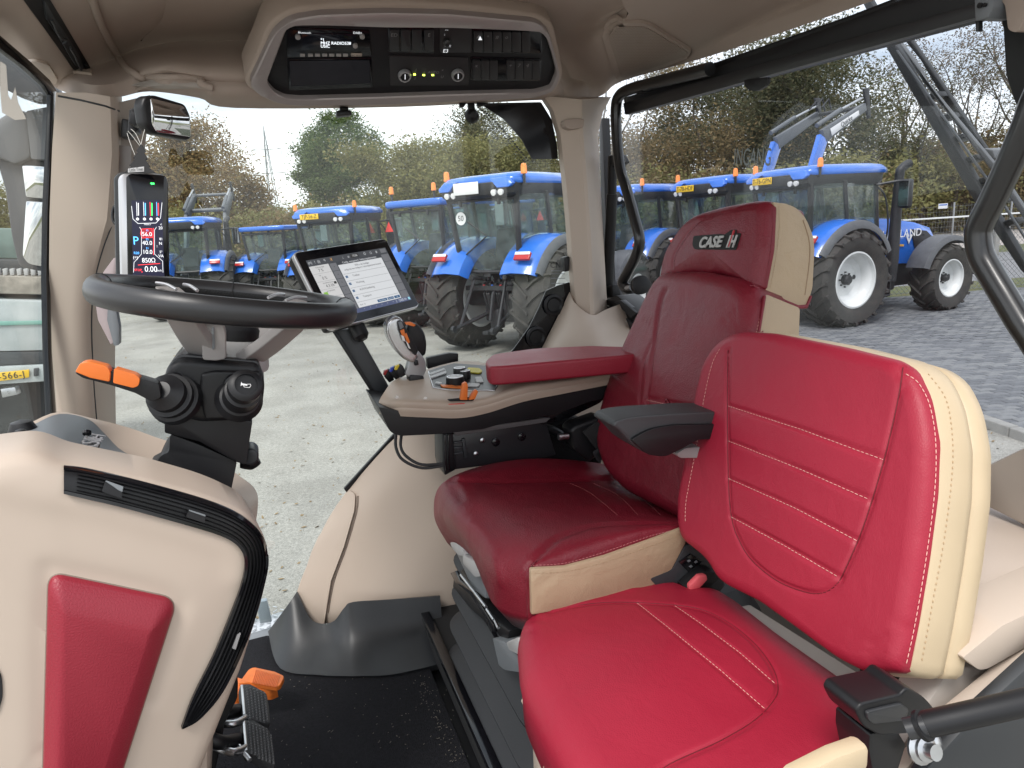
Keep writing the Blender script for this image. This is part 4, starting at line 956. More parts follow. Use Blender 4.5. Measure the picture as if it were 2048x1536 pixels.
# rear right pillar, two faces
rp = []
for (xa, xb, xc, y) in ((1078, 1160, 1222, 192), (1098, 1160, 1206, 222), (1112, 1163, 1196, 268), (1122, 1170, 1200, 352), (1130, 1176, 1205, 437), (1135, 1180, 1209, 510), (1141, 1182, 1213, 585), (1148, 1184, 1220, 640), (1156, 1190, 1240, 700)):
    rp.append([P(xa, y, 'l', 2.02), P(xa+9, y, 'l', 1.985), P(xb-3, y+6, 'l', 1.955), P(xb+4, y+7, 'l', 1.955), P(xc, y+2, 'a', 1.09), P(xc, y+2, 'a', 1.13), P(xa, y, 'l', 2.12)])
rpil = S(loft('rear_pillar', rp, beige, smooth=25), label='beige rear right pillar of the cab')
slab('pillar_hook', [(1128, 240), (1146, 236), (1170, 238), (1168, 255), (1142, 259), (1130, 253)], PL('l', 1.945), .03, beige2, rpil, .006, r=4)
lathe('pillar_bolt', P(1203, 582, 'a', 1.07), -AX-LX*.5, [(.010, 0), (.010, .012), (.015, .014), (.015, .024), (0, .026)], steel, rpil, 12)
# lower corner panel, wheel arch panel
lc = S(sheet('corner_panel', [[P(1139, 584, 'l', 2.02), P(1150, 606, 'l', 1.975), P(1184, 630, 'l', 1.94), P(1214, 618, 'l', 1.98), P(1262, 600, 'l', 2.03)],
     [P(1112, 640, 'l', 2.02), P(1136, 650, 'l', 1.93), P(1186, 655, 'l', 1.88), P(1222, 660, 'l', 1.90), P(1270, 660, 'l', 1.95)],
     [P(1082, 700, 'l', 2.02), P(1110, 705, 'l', 1.90), P(1186, 700, 'l', 1.84), P(1230, 712, 'l', 1.84), P(1280, 720, 'l', 1.88)],
     [P(1060, 760, 'l', 2.02), P(1100, 770, 'l', 1.90), P(1186, 770, 'l', 1.84), P(1240, 780, 'l', 1.82), P(1290, 790, 'l', 1.85)]], .02, beige, n=4, smooth=35), label='beige lower corner panel under the rear pillar')
wa = S(sheet('wheel_arch_panel', [[P(692, 984, 'l', 2.02), P(800, 866, 'l', 2.0), P(900, 806, 'l', 1.97), P(1040, 750, 'l', 1.93), P(1240, 720, 'l', 1.88)],
     [P(655, 1040, 'l', 2.0), P(755, 985, 'l', 1.95), P(870, 930, 'l', 1.92), P(1040, 880, 'l', 1.88), P(1250, 850, 'l', 1.84)],
     [P(622, 1112, 'l', 1.985), P(715, 1098, 'l', 1.93), P(820, 1080, 'l', 1.89), P(960, 1060, 'l', 1.86), P(1250, 1030, 'l', 1.82)],
     [P(594, 1185, 'l', 1.97), P(690, 1220, 'l', 1.91), P(780, 1225, 'l', 1.86), P(890, 1225, 'l', 1.84), P(1250, 1200, 'l', 1.80)],
     [P(590, 1240, 'l', 1.96), P(690, 1260, 'l', 1.93), P(780, 1270, 'l', 1.90), P(890, 1270, 'l', 1.88), P(1250, 1260, 'l', 1.84)]], .02, beige, n=5), label='beige wheel arch panel below the side window')
patch('door_flange', wa, [(702, 982, 6), (714, 990, 6), (711, 1022), (690, 1092), (664, 1160), (650, 1243, 3), (624, 1240, 5), (596, 1190, 4), (625, 1105), (655, 1040)], beige, wa, .010, .012, n=2)
seam('panel_gap', wa, [(716, 992), (713, 1024), (692, 1096), (668, 1162), (656, 1225)], .0022, mat('seam_brown', (.22, .17, .14), .6), wa, lift=.0005)
kick_m = mat('kick_trim_black', (.016, .0175, .02), .42, bump=('noise', 500, .2, .0005), var=.25, vscale=7)
kick = S(sheet('kick_trim', [[P(594, 1183, 'l', 1.955), P(624, 1240, 'l', 1.90), P(664, 1244, 'l', 1.87), P(688, 1216, 'l', 1.85), P(706, 1204, 'l', 1.84), P(780, 1199, 'l', 1.83), P(880, 1192, 'l', 1.81)],
     [P(572, 1215, 'l', 1.945), P(598, 1280, 'l', 1.86), P(655, 1290, 'l', 1.82), P(690, 1280, 'l', 1.80), P(715, 1275, 'l', 1.79), P(790, 1268, 'l', 1.78), P(885, 1255, 'l', 1.77)],
     [P(536, 1263, 'z', 1.215), P(560, 1336, 'z', 1.205), P(640, 1350, 'z', 1.205), P(690, 1352, 'z', 1.205), P(720, 1352, 'z', 1.205), P(790, 1348, 'z', 1.205), P(890, 1325, 'z', 1.205)]], .02, kick_m, n=6, smooth=28), label='dark grey kick trim along the foot of the wheel arch')
# side sill, outside step
slab('door_sill', [(470, 1276), (545, 1252), (600, 1180), (620, 1240), (548, 1300), (470, 1300)], PL('z', 1.195), .05, mgrey, None, .004); S(bpy.data.objects['door_sill'], label='grey door sill')
stp = thing('access_step', P(520, 1260, 'z', 1.1), 'chequered aluminium step plate outside the far door sill', 'step')
alu = mat('tread_aluminium', (.62, .64, .66), .35, metal=.8, var=.1, vscale=30)
pl_ = slab('tread_plate', [(440, 1290), (490, 1246), (590, 1214), (600, 1250), (540, 1290)], PL('z', 1.12), .01, alu, stp, .001)
bm = bmesh.new(); q_ = random.Random(5)
for i in range(12):
    for j in range(7):
        c = P(478, 1280, 'z', 1.122)+AX*(.022*i-.02)+LX*(.03*j-.02); d = (AX+LX*(1 if (i+j) % 2 else -1)).normalized()
        x, y, _ = prj(c)
        if 1213 < y < 1288 and x > 465 and x < 590: bbox(bm, c+ZX*.001, (.018, .004, .003), (d, Vector((-d.y, d.x, 0)), ZX), .001, 1)
o = fin('tread_bars', bm, alu, pl_, 30); o['kind'] = 'stuff'
slab('step_bracket', [(512, 1205), (534, 1201), (544, 1244), (520, 1248)], PL('l', 2.13), .02, mat('pale_steel', (.42, .48, .54), .45, metal=.3), stp, .003)
# floor with mat
fl = S(raw('floor', [C(-.75, .35, 1.17), C(1.3, .35, 1.17), C(1.3, 2.05, 1.17), C(-.75, 2.05, 1.17), C(-.75, .35, 1.13), C(1.3, .35, 1.13), C(1.3, 2.05, 1.13), C(-.75, 2.05, 1.13)], [(0, 1, 2, 3), (7, 6, 5, 4), (0, 4, 5, 1), (1, 5, 6, 2), (2, 6, 7, 3), (3, 7, 4, 0)], black), label='cab floor pan')
matp = rr([(345, 1700, 0), (380, 1380), (478, 1284, 14), (541, 1268, 10), (562, 1334, 6), (640, 1348, 0), (860, 1334, 6), (1010, 1700, 0)], 5)
mat_o = prism('floor_mat', [P(x, y, 'z', 1.198) for x, y in matp], ZX*-.022, carpet, None, .004); tag(mat_o, 'black carpet mat with bits of straw on the cab floor', 'floor mat')
bm = bmesh.new(); q_ = random.Random(9)
for i in range(170):
    if i < 90: y = q_.uniform(1350, 1530); x = 855+(y-1340)*.42+q_.gauss(0, 14)-18
    else: x = q_.uniform(545, 900); y = q_.uniform(1350, 1530)
    c = P(x, y, 'z', 1.1995); d = Vector((q_.gauss(0, 1), q_.gauss(0, 1), 0)).normalized(); L_ = q_.uniform(.0005, .002)*(2.2 if q_.random() < .08 else 1)
    btube(bm, [c-d*L_, c+d*L_*.2+Vector((-d.y, d.x, 0))*L_*.3, c+d*L_], .0006, 4)
o = fin('crumbs', bm, mat('straw', (.20, .18, .15), .8), mat_o, 0); o['kind'] = 'stuff'
# window panes
def pane(name, poly, pl, g, label): o = slab(name, poly, pl, .004, g, None, 0); S(o, label=label); return o
sidew = pane('side_window', [(205, 180), (1150, 180), (1180, 690), (880, 850), (700, 985), (590, 1230), (200, 1300)], PL('l', 2.035), gl_side, 'clear right side window of the cab')
rearw = pane('rear_window', [(1196, 170), (1700, -40), (2120, -150), (2120, 1010), (1560, 900), (1190, 760)], PL('a', 1.21), gl_rear, 'lightly tinted rear window of the cab')
wpl = pln(C(-.50, 1.87, 1.95), C(-.44, 1.87, 2.78), C(-.60, 1.2, 1.95))
ws = pane('windscreen', [(-60, 20), (60, 132), (112, 190), (104, 420), (104, 620), (116, 870), (-60, 900)], wpl, gl_side, 'narrow strip of windscreen left of the front pillar')
def band(name, outer, inner, pl, th, m, parent=None, **kw):
    return slab(name, outer+list(reversed(inner)), pl, th, m, parent, **kw)
S(slab('windscreen_seal', [(-60, -10), (0, 70), (60, 122), (100, 160), (114, 182), (110, 260), (103, 420), (101, 560), (104, 700), (114, 840), (122, 900), (104, 900), (102, 840), (96, 700), (93, 560), (95, 420), (104, 230), (104, 190), (92, 172), (52, 136), (0, 96), (-60, 30)], (wpl[0]-pin(wpl)*.01, wpl[1]), .012, black_g, None, .001), label='black rubber seal of the windscreen')
# black printed corners of the side window
fr1 = S(slab('window_border', [(958, 206), (975, 206), (1082, 204), (1104, 240), (1114, 290), (1116, 318), (1064, 318), (1044, 280), (1010, 240)], PL('l', 2.028), .003, black_g, None, 0, r=3), label='black printed corner at the top of the side window')
bm = bmesh.new()
for k in range(46):
    t_ = k/45; x = 962+(1060-962)*t_; y = 212+(316-212)*(t_**1.25)
    for j in range(3): c = P(x-5-j*5.5, y+3+j*4.5+(2 if k % 2 else 0), 'l', 2.030); blathe(bm, c, LX, [(.0022-.0005*j, 0), (.0022-.0005*j, .001)], 6)
for k in range(11):
    for j in range(3): c = P(1066+k*5, 322+j*5, 'l', 2.030); blathe(bm, c, LX, [(.0022-.0005*j, 0), (.0022-.0005*j, .001)], 6)
o = fin('dot_fade', bm, black_g, fr1, 0); o['kind'] = 'stuff'
fr2 = S(slab('window_border', [(1140, 564), (1118, 570), (1092, 581), (1078, 615), (1058, 655), (1028, 697), (1000, 730), (1070, 735), (1090, 695), (1118, 640), (1142, 600)], PL('l', 2.026), .004, black_g, None, 0, r=4), label='black printed corner at the foot of the side window')
for x, y in ((1107, 610), (1072, 674)): lathe('grommet', P(x, y, 'l', 2.022), -LX, [(.034, 0), (.034, .006), (.026, .008), (.020, .002), (0, .002)], black, fr2, 20)
seam_pl = PL('l', 2.015)
o = slab('window_seal', [(688, 978), (790, 866), (794, 872), (694, 986)], seam_pl, .012, black, None, .001); S(o, label='black rubber seal on the lower edge of the side window')
# small sensor and camera under the roof edge, window sticker
cm = thing('roof_camera', P(688, 222, 'l', 1.98), 'small black sensor under the middle of the overhead console edge', 'sensor')
slab('bracket', [(680, 213), (697, 213), (697, 221), (680, 221)], PL('l', 1.975), .02, black, cm, .002); slab('housing', [(672, 221), (702, 219), (705, 230), (674, 233)], PL('l', 1.965), .03, black, cm, .004)
sc = thing('suction_mount', P(943, 225, 'l', 1.98), 'round black suction mount hanging at the top of the side window', 'mount')
slab('stem', [(936, 205), (950, 205), (950, 222), (937, 222)], PL('l', 1.99), .01, black, sc, .002)
slab('clip', [(920, 205), (934, 205), (928, 214), (920, 215)], PL('l', 1.985), .01, black, sc, .001); slab('clip', [(954, 205), (976, 205), (966, 212), (956, 213)], PL('l', 1.985), .01, black, sc, .001)
lathe('cup', P(943, 232, 'l', 2.00), -LX, [(.019, 0), (.021, .004), (.016, .016), (.008, .022), (0, .022)], black, sc, 20)
stk = thing('window_sticker', P(1116, 532, 'l', 2.02), 'small printed black mark on the side window beside the rear pillar', 'sticker')
ptext('lettering', 'CNH', 1098, 531, 1134, 530, PL('l', 2.022), black_m, stk, 11, sp_=1.1)
for i, y in enumerate((541, 547, 556, 566)): slab('ruled_line', [(1102, y), (1130, y), (1130, y+1.2), (1102, y+1.2)], PL('l', 2.022), .0006, mgrey, stk, 0)
ing = ptext('lettering', 'INGANG', 1480, 316, 1530, 316, PL('a', 1.205), mat('lettering_reflection', (.26, .30, .30), .6), None, 36, sx=.62); tag(ing, 'pale painted reflection of INGANG lettering on the rear window above the headrest', 'lettering')  # reflection in the rear glass, made as faint flat lettering
slab('window_clip', [(1128, 515), (1139, 512), (1139, 542), (1130, 544)], PL('l', 2.0), .03, black, rpil, .003)
# ------------------------------------------------------------------ overhead console
pt0 = P(800, 200, 'l', 1.915); cpl = (pt0, (-LX*.62-ZX*.78).normalized())
oc = thing('overhead_console', pt0, 'six-sided overhead console with silver surround, radio and rocker switches', 'console')
out_ = rr([(497, 166, 14), (524, 110, 0), (548, 58, 22), (582, 34, 16), (640, 25), (770, 21), (900, 24), (1072, 40, 14), (1096, 58, 14), (1110, 110, 0), (1119, 148, 14), (1106, 178, 14), (1068, 192, 10), (900, 199), (760, 205), (600, 207, 10), (558, 203, 14), (520, 186)], 6)
inn = rr([(531, 160, 10), (552, 105, 0), (572, 52, 8), (592, 45, 6), (650, 46), (770, 50), (900, 51), (1080, 58, 10), (1092, 72, 8), (1104, 110, 0), (1112, 142, 8), (1100, 172, 8), (1068, 180, 6), (900, 184), (760, 189), (600, 193, 6), (570, 191, 8), (548, 180)], 6)
o = slab('console_bulge', [(486, 170, 18), (515, 105, 0), (538, 45, 26), (585, 18, 16), (680, 8), (800, 4), (960, 14, 20), (1082, 32, 18), (1108, 52, 14), (1128, 150, 14), (1110, 190, 14), (900, 208), (760, 213), (590, 214, 10), (550, 211, 14)], (cpl[0]+pin(cpl)*.010, cpl[1]), .10, beige2, oc, .010, r=8, seg=3)
# surround as a ring
def ring_slab(name, outer, inner, pl, th, m, parent, off=0, bev=.003):
    N = 160; O = resample([Vector((x, y, 0)) for x, y in outer], N)
    cx = sum(p.x for p in O)/N; cyy = sum(p.y for p in O)/N
    IN = [Vector((x, y, 0)) for x, y in inner]; n = pin(pl)
    I_ = []
    for p in O:
        d = Vector((p.x-cx, p.y-cyy)); best = None
        for a, b in zip(IN, IN[1:]+IN[:1]):
            ax_, ay_ = a.x-cx, a.y-cyy; ex, ey = b.x-a.x, b.y-a.y; den = d.x*ey-d.y*ex
            if abs(den) < 1e-9: continue
            t = (ax_*ey-ay_*ex)/den; u = (ax_*d.y-ay_*d.x)/den
            if t > 0 and -1e-6 <= u <= 1+1e-6: best = t if best is None else min(best, t)
        best = best or .9; I_.append(Vector((cx+d.x*best, cyy+d.y*best, 0)))
    O3 = [P(p.x, p.y, pl)+n*off for p in O]; I3 = [P(p.x, p.y, pl)+n*off for p in I_]
    mid = lambda a, b, t: a.lerp(b, t)
    rings = [[p+n*th for p in O3], O3, [mid(a, b, .12)-n*bev for a, b in zip(O3, I3)], [mid(a, b, .88)-n*bev for a, b in zip(O3, I3)], I3, [p+n*th for p in I3]]
    return loft(name, rings, m, parent, caps=False, smooth=40)
ring_slab('surround', out_, inn, cpl, .02, silver, oc, -.008, .003)
fpz = slab('fascia', inn, cpl, .03, black, oc, .001, off=.004)
def cs(name, poly, m, par, off=0, th=.006, bev=.001, r=2): return slab(name, poly, cpl, th, m, par, bev, r=r, off=off)
radio = cs('radio', [(572, 56), (740, 62), (744, 112), (574, 116)], black_g, oc, .001, .004, .001, 4)
scr_ = cs('radio_screen', [(602, 66), (712, 68), (712, 100), (602, 100)], mat('dark_display', (.008, .009, .014), .1), radio, -.0005, .001)
wt = emat('display_white', (.85, .9, .95), .9)
for s_, x, y in (('*1', 641, 79), ('MHZ RADIO538', 641, 85.5), ('USIC', 641, 92)): ptext('lettering', s_, x, y, x+40, y+.6, cpl, wt, scr_, 6.0, off=.0012, al='LEFT', sx=.9)
ptext('lettering', 'DAB+', 708, 65, 722, 65.5, cpl, white_i, radio, 4.5, off=.0014); ptext('lettering', 'Bluetooth', 602, 64.5, 616, 65, cpl, white_i, radio, 4, off=.0014)
for x, y in ((595.5, 72.5), (724, 71.5), (710, 90)): lathe('radio_knob', P(x, y, cpl)-pin(cpl)*.001, -pin(cpl), [(.0058, -.002), (.0058, .004), (.004, .005), (0, .005)], wgrey, radio, 18)
for x in (600, 616, 630, 644.5, 658.5, 672.5, 686): cs('preset_button', [(x, 107.5), (x+10, 107.6), (x+10, 113), (x, 113)], wgrey, radio, -.001, .003, .0005, 1)
cs('preset_button', [(702, 106.5), (724, 107), (724, 112.5), (702, 112.5)], mat('pale_key', (.42, .36, .31), .5), radio, -.001, .003, .0005, 1); ptext('lettering', 'SRC MUTE', 704, 109.7, 722, 110, cpl, ink, radio, 3.2, off=.0022)
pk = cs('storage_pocket', [(574, 118), (744, 116), (746, 176), (578, 182)], black_g, oc, .001, .003, .001, 4)
cs('pocket_floor', [(579, 122), (739, 120), (741, 166), (582, 172)], mat('pocket_lining', (.012, .013, .02), .35), pk, -.0006, .001, 0, 3)
rk = mat('rocker_black', (.020, .019, .021), .38)
def rocker(x0, y0, x1, y1, sy, par=oc):
    o = cs('rocker_switch', [(x0, y0), (x1, y0+.4), (x1, y1+.4), (x0, y1)], rk, par, -.003, .010, .0022, 2)
    if sy: ptext('symbol', sy, (x0+x1)/2-4, y0+11, (x0+x1)/2+4, y0+11.4, (cpl[0]-pin(cpl)*.0032, cpl[1]), mat('dim_print', (.20, .20, .20), .6), o, 7, off=.0006)
    return o
bz = cs('switch_bezel', [(776, 54), (868, 56), (869, 107), (777, 105)], black_g, oc, .0015, .004, .001, 5)
for i, s_ in enumerate(('ED', '', '', 'E')): rocker(779+i*22.5+(2 if i == 3 else 0), 59, 798+i*22.5+(2 if i == 3 else 0), 101, s_)
o = cs('mirror_control', [(880, 56), (943, 58), (944, 106), (880, 106)], mat('panel_black', (.018, .016, .018), .45), oc, .001, .004, .001, 4)
lathe('control_knob', P(894, 84, cpl), -pin(cpl), [(.010, 0), (.010, .006), (.006, .010), (0, .010)], rk, o, 18)
for s_, x, y, h in (('::', 898, 84.5, 6), ('E3', 891, 101, 7), ('-----', 893, 58.5, 3), (':', 889, 68, 4)): ptext('symbol', s_, x-4, y, x+4, y+.3, cpl, white_i, o, h, off=.012 if y > 80 and y < 90 else .002)
bz = cs('switch_bezel', [(944, 58), (1083, 62), (1086, 108), (946, 106)], black_g, oc, .0015, .004, .001, 6)
for i, s_ in enumerate(('▲', '✲', '◢', '✱', '', '')): rocker(948+i*19, 63, 965+i*19, 103, {'▲': 'A', '✲': '*', '◢': '#', '✱': 'o'}.get(s_, ''))
tri = prism('warning_symbol', [P(x, y, cpl)-pin(cpl)*.0075 for x, y in ((955, 76), (963, 76), (959, 68))], pin(cpl)*.0005, white_i, oc)
bz = cs('switch_bezel', [(941, 115), (1084, 119), (1082, 163), (942, 162)], black_g, oc, .0015, .004, .001, 6)
for i, s_ in enumerate(('x', '', '', '', '+', '7', '4', '')):
    if i == 3: continue
    rocker(945+i*17, 120, 961+i*17, 158, s_)
cp_ = cs('climate_panel', [(778, 112), (936, 116), (938, 172), (780, 172)], mat('panel_black', (.018, .016, .018), .45), oc, .001, .004, .001, 4)
for x, y, r in ((808.5, 148.5, .0165), (914.5, 147.5, .0165)):
    kb = lathe('climate_knob', P(x, y, cpl)-pin(cpl)*.001, -pin(cpl), [(r, 0), (r, .006), (r*.92, .010), (r*.74, .010), (r*.70, .005), (0, .005)], satin, cp_, 32)
    lathe('knob_insert', P(x, y, cpl)-pin(cpl)*.006, -pin(cpl), [(r*.70, 0), (r*.66, .005), (0, .005)], black, kb, 24)
    prism('pointer', [P(x+dx, y+dy, cpl)-pin(cpl)*.0115 for dx, dy in ((-.7, -6), (.7, -6), (.7, 4), (-.7, 4))], pin(cpl)*.0006, white_i, kb)
for i in range(5):
    an = R(150+60*i); q = [P(808.5+math.cos(a)*rr2, 148.5-math.sin(a)*rr2*.95, cpl)-pin(cpl)*.0116 for a, rr2 in ((an-.3, 9), (an+.3, 9), (an+.25, 11), (an-.25, 11))]
    prism('level_mark', q, pin(cpl)*.0005, lgrey, cp_)
led = emat('led_yellow', (.75, 1, .1), 3.0)
for x, y in ((829, 148.7), (847.5, 150), (865.5, 150)): cs('led', [(x-2.2, y-1.2), (x+2.2, y-1.2), (x+2.2, y+1.2), (x-2.2, y+1.2)], led, cp_, -.001, .001, 0, 0)
for s_, x, y in (('J', 832, 139), ('J', 830, 155), ('*', 848, 144), ('AUTO', 867, 144), ('x', 885, 139), ('U', 884, 153)): ptext('symbol', s_, x-4, y, x+4, y+.3, cpl, mat('dim_print', (.20, .20, .20), .6), cp_, 5, off=.0014)
# ------------------------------------------------------------------ roof speaker
sph = on(head, 1300, 100)[0]; spk = thing('roof_speaker', sph, 'beige perforated loudspeaker grille in the headliner above the rear pillar', 'speaker')
patch('surround', head, [(1205, 66, 14), (1224, 42, 12), (1292, 38, 20), (1385, 98, 6), (1380, 112, 6), (1240, 158, 8), (1232, 155, 4)], beige2, spk, .008, .010, n=3)
grl = patch('grille', head, [(1217, 66, 10), (1232, 48, 10), (1290, 44, 16), (1378, 98, 6), (1372, 106, 6), (1243, 150, 6)], mat('speaker_mesh', (.34, .28, .235), .7), spk, .0105, .003, n=3)
bm = bmesh.new()
def inpoly(x, y, poly):
    c = False; n = len(poly)
    for i in range(n):
        a, b = poly[i], poly[i-1]
        if (a[1] > y) != (b[1] > y) and x < (b[0]-a[0])*(y-a[1])/(b[1]-a[1])+a[0]: c = not c
    return c
gp = [(1223, 68), (1236, 54), (1288, 50), (1368, 100), (1246, 143)]
for j in range(34):
    for i in range(52):
        x = 1220+i*3.0+(1.5 if j % 2 else 0); y = 48+j*3.0
        if inpoly(x, y, gp): h = on(grl, x, y); blathe(bm, h[0], h[1], [(.00095, .0003), (0, .0003)], 5, False)
o = fin('perforation', bm, mat('hole_dark', (.09, .07, .06), .9), grl, 0); o['kind'] = 'stuff'
# ------------------------------------------------------------------ rear: roller blind, tubes, latch
rb = thing('roller_blind', P(1500, 150, 'a', 1.12), 'black rolled-up blind in its long cassette across the top of the rear window', 'blind')
slab('cassette', [(1246, 196), (1420, 140), (1760, 18), (1800, 0), (2000, -60), (2000, 8), (1950, 34), (1255, 224)], PL('a', 1.12), .05, black, rb, .006, r=4)
slab('lower_rail', [(1246, 206), (1950, 8), (1950, 36), (1250, 230)], PL('a', 1.105), .02, mat('blind_rail', (.018, .018, .02), .35), rb, .004, r=3)
slab('upper_rail', [(1275, 174), (1420, 128), (1700, 30), (1790, -5), (1790, 8), (1420, 145), (1280, 185)], PL('a', 1.135), .02, black, rb, .003)
slab('pull_tab', [(1487, 160, 2), (1536, 154, 4), (1534, 170, 10), (1512, 184, 10), (1492, 178, 8)], PL('a', 1.10), .008, black, rb, .002, r=6)
br = slab('end_bracket', [(1948, -10), (1985, -20), (1986, 14), (1976, 36), (1950, 42)], PL('a', 1.10), .05, mgrey, rb, .003, r=4); slab('bracket_pin', [(1950, 42), (1957, 40), (1957, 62), (1951, 64)], PL('a', 1.11), .01, dgrey, rb, .001)
lathe('bracket_screw', P(1961, 11, 'a', 1.098), -AX, [(.004, 0), (.004, .003), (0, .003)], black, br, 10); lathe('bracket_screw', P(1971, 10, 'a', 1.098), -AX, [(.003, 0), (.003, .003), (0, .003)], black, br, 10)
blk_t = mat('satin_black_paint', (.012, .012, .013), .28, coat=.3)
gb = thing('grab_bar', P(1250, 560, 'a', 1.1), 'bent black tubular grab bar beside the rear pillar with a threaded knob at its foot', 'grab bar')
tube('bar', [P(x, y, 'a', 1.09) for x, y in ((1420, 138), (1300, 168), (1262, 178), (1240, 190), (1232, 215), (1234, 280), (1241, 340), (1252, 375), (1270, 440), (1279, 480), (1272, 512), (1255, 545), (1245, 566), (1256, 577), (1270, 576))], .0165, blk_t, gb, 14, sm=5)
lathe('shaft', P(1253, 577, 'a', 1.085), P(1290, 568, 'a', 1.06)-P(1253, 577, 'a', 1.085), [(.010, 0), (.010, .05), (0, .05)], steel, gb, 14)
lathe('knob', P(1277, 571, 'a', 1.07), P(1290, 568, 'a', 1.06)-P(1253, 577, 'a', 1.085), [(.022, 0), (.028, .004), (.028, .010), (.020, .012), (.028, .016), (.028, .026), (.018, .030), (0, .030)], black, gb, 22)
slab('clamp', [(1266, 163), (1278, 160), (1284, 184), (1270, 188)], PL('a', 1.08), .03, black, gb, .003)
gs = thing('gas_strut', P(1220, 590, 'a', 1.1), 'upright black gas strut between the rear pillar and the bent grab bar', 'gas strut')
tube('cylinder', [P(1224, 388, 'a', 1.12), P(1216, 570, 'a', 1.12)], .018, black, gs, 14, sm=0); tube('rod_end', [P(1225, 312, 'a', 1.12), P(1224, 390, 'a', 1.12)], .015, black, gs, 12, sm=0)
slab('ball_joint', [(1217, 310), (1236, 310), (1244, 325), (1236, 332), (1217, 330)], PL('a', 1.11), .03, black, gs, .004); slab('ball_socket', [(1212, 572), (1224, 570), (1226, 595), (1213, 597)], PL('a', 1.11), .03, black, gs, .003)
slab('window_frame', [(1198, 240), (1204, 236), (1216, 560), (1280, 690), (1272, 700), (1206, 600)], PL('a', 1.17), .03, black, None, .002); S(bpy.data.objects['window_frame'], label='black rear window frame')
lb = thing('latch_box', P(1240, 640, 'a', 1.08), 'black latch and socket block with thin wire loops below the gas strut', 'latch')
slab('body', [(1211, 600), (1232, 590), (1280, 628), (1268, 656), (1250, 690), (1222, 655), (1210, 630)], PL('a', 1.08), .08, black, lb, .006, r=4)
slab('cover', [(1228, 604), (1240, 600), (1272, 626), (1262, 636)], PL('a', 1.072), .02, dgrey, lb, .004, r=2); slab('cover', [(1240, 640), (1252, 636), (1268, 650), (1256, 664)], PL('a', 1.072), .02, dgrey, lb, .004, r=2)
lathe('socket', P(1230, 634, 'a', 1.078), -AX, [(.016, 0), (.016, .006), (.011, .006), (.010, .001), (0, .001)], black_g, lb, 18)
wiref = mat('bare_wire', (.55, .54, .50), .4, metal=.5)
for w in (((1218, 612), (1206, 612), (1198, 622), (1205, 630), (1220, 628), (1234, 625)), ((1253, 644), (1238, 644), (1228, 656), (1232, 666), (1244, 668), (1256, 662))):
    tube('wire_loop', [P(x, y, 'a', 1.065) for x, y in w], .0014, wiref, lb, 6)
# right edge: bent tube and rear left pillar edge
bt = thing('bent_tube', P(1965, 470, 'a', 1.1), 'thick black bent tube crossing the right side of the rear window', 'grab bar')
tube('bar', [C(1.07, .50, 2.72), C(1.06, .60, 2.66)]+[P(x, y, 'a', 1.05) for x, y in ((2130, 90), (2075, 190), (2052, 250), (2020, 325), (1985, 400), (1962, 445), (1956, 470), (1962, 510), (1980, 545), (2010, 595), (2040, 645), (2070, 690), (2120, 780))]+[C(1.06, .62, 1.92), C(1.10, .58, 1.84)], .019, blk_t, bt, 16, sm=5)
slab('corner_trim', [(1985, -30), (2005, 60), (2010, 150), (2030, 210), (2140, 260), (2140, -60)], PL('a', 1.17), .05, black, None, .004); S(bpy.data.objects['corner_trim'], label='black corner trim')
o = slab('pillar_trim', [(1966, -40), (2010, 10), (2016, 60), (2034, 66), (2052, 30), (2120, 10), (2120, -80)], PL('a', 1.12), .05, beige2, None, .008, r=8); S(o, label='beige trim at the top right rear corner')
rlp = prism('rear_left_pillar', [C(1.08, .34, 1.17), C(1.20, .34, 1.17), C(1.20, .46, 1.17), C(1.08, .46, 1.17)], ZX*1.74, beige, None, .02, 3); S(rlp, label='beige rear left pillar beside the door opening')
# outside lattice arm with flat bars
la = thing('lattice_arm', P(1900, 300, 'a', 1.6), 'dark slanting lattice arm outside the rear window, running down to the bent tube', 'mounting arm')
lm = mat('arm_grey', (.014, .015, .016), .45, var=.1); lm2 = mat('arm_light', (.13, .135, .14), .4, metal=.3)
def arm(nm, pts, w, m, av): return slab(nm, pts, PL('a', av), w, m, la, .003)
arm('main_beam', [(1690, -60), (1706, -60), (1786, 84), (2056, 536), (2056, 556), (2040, 540), (1940, 390), (1768, 88)], .02, lm, 1.60)
arm('upper_beam', [(1800, 60), (1818, 74), (1848, 118), (1978, 308), (1986, 320), (1968, 318), (1890, 205), (1840, 120), (1806, 78)], .015, lm, 1.64)
arm('light_bar', [(1786, 84), (1800, 84), (1842, 140), (1848, 160), (1990, 330), (2004, 350), (2090, 480), (2080, 490), (1990, 352), (1850, 172), (1836, 150)], .012, lm2, 1.575)
arm('highlight_edge', [(1790, 100), (1794, 100), (1990, 380), (2060, 490), (2056, 492), (1984, 380)], .006, lm2, 1.59)
for i in range(7):
    x = 1850+i*26; y = 190+i*42
    arm('lattice_rung', [(x, y), (x+24, y-8), (x+30, y+2), (x+6, y+12)], .03, lm, 1.61)
arm('end_bracket', [(1966, 296), (1986, 300), (1990, 316), (1978, 324)], .05, lm2, 1.6)
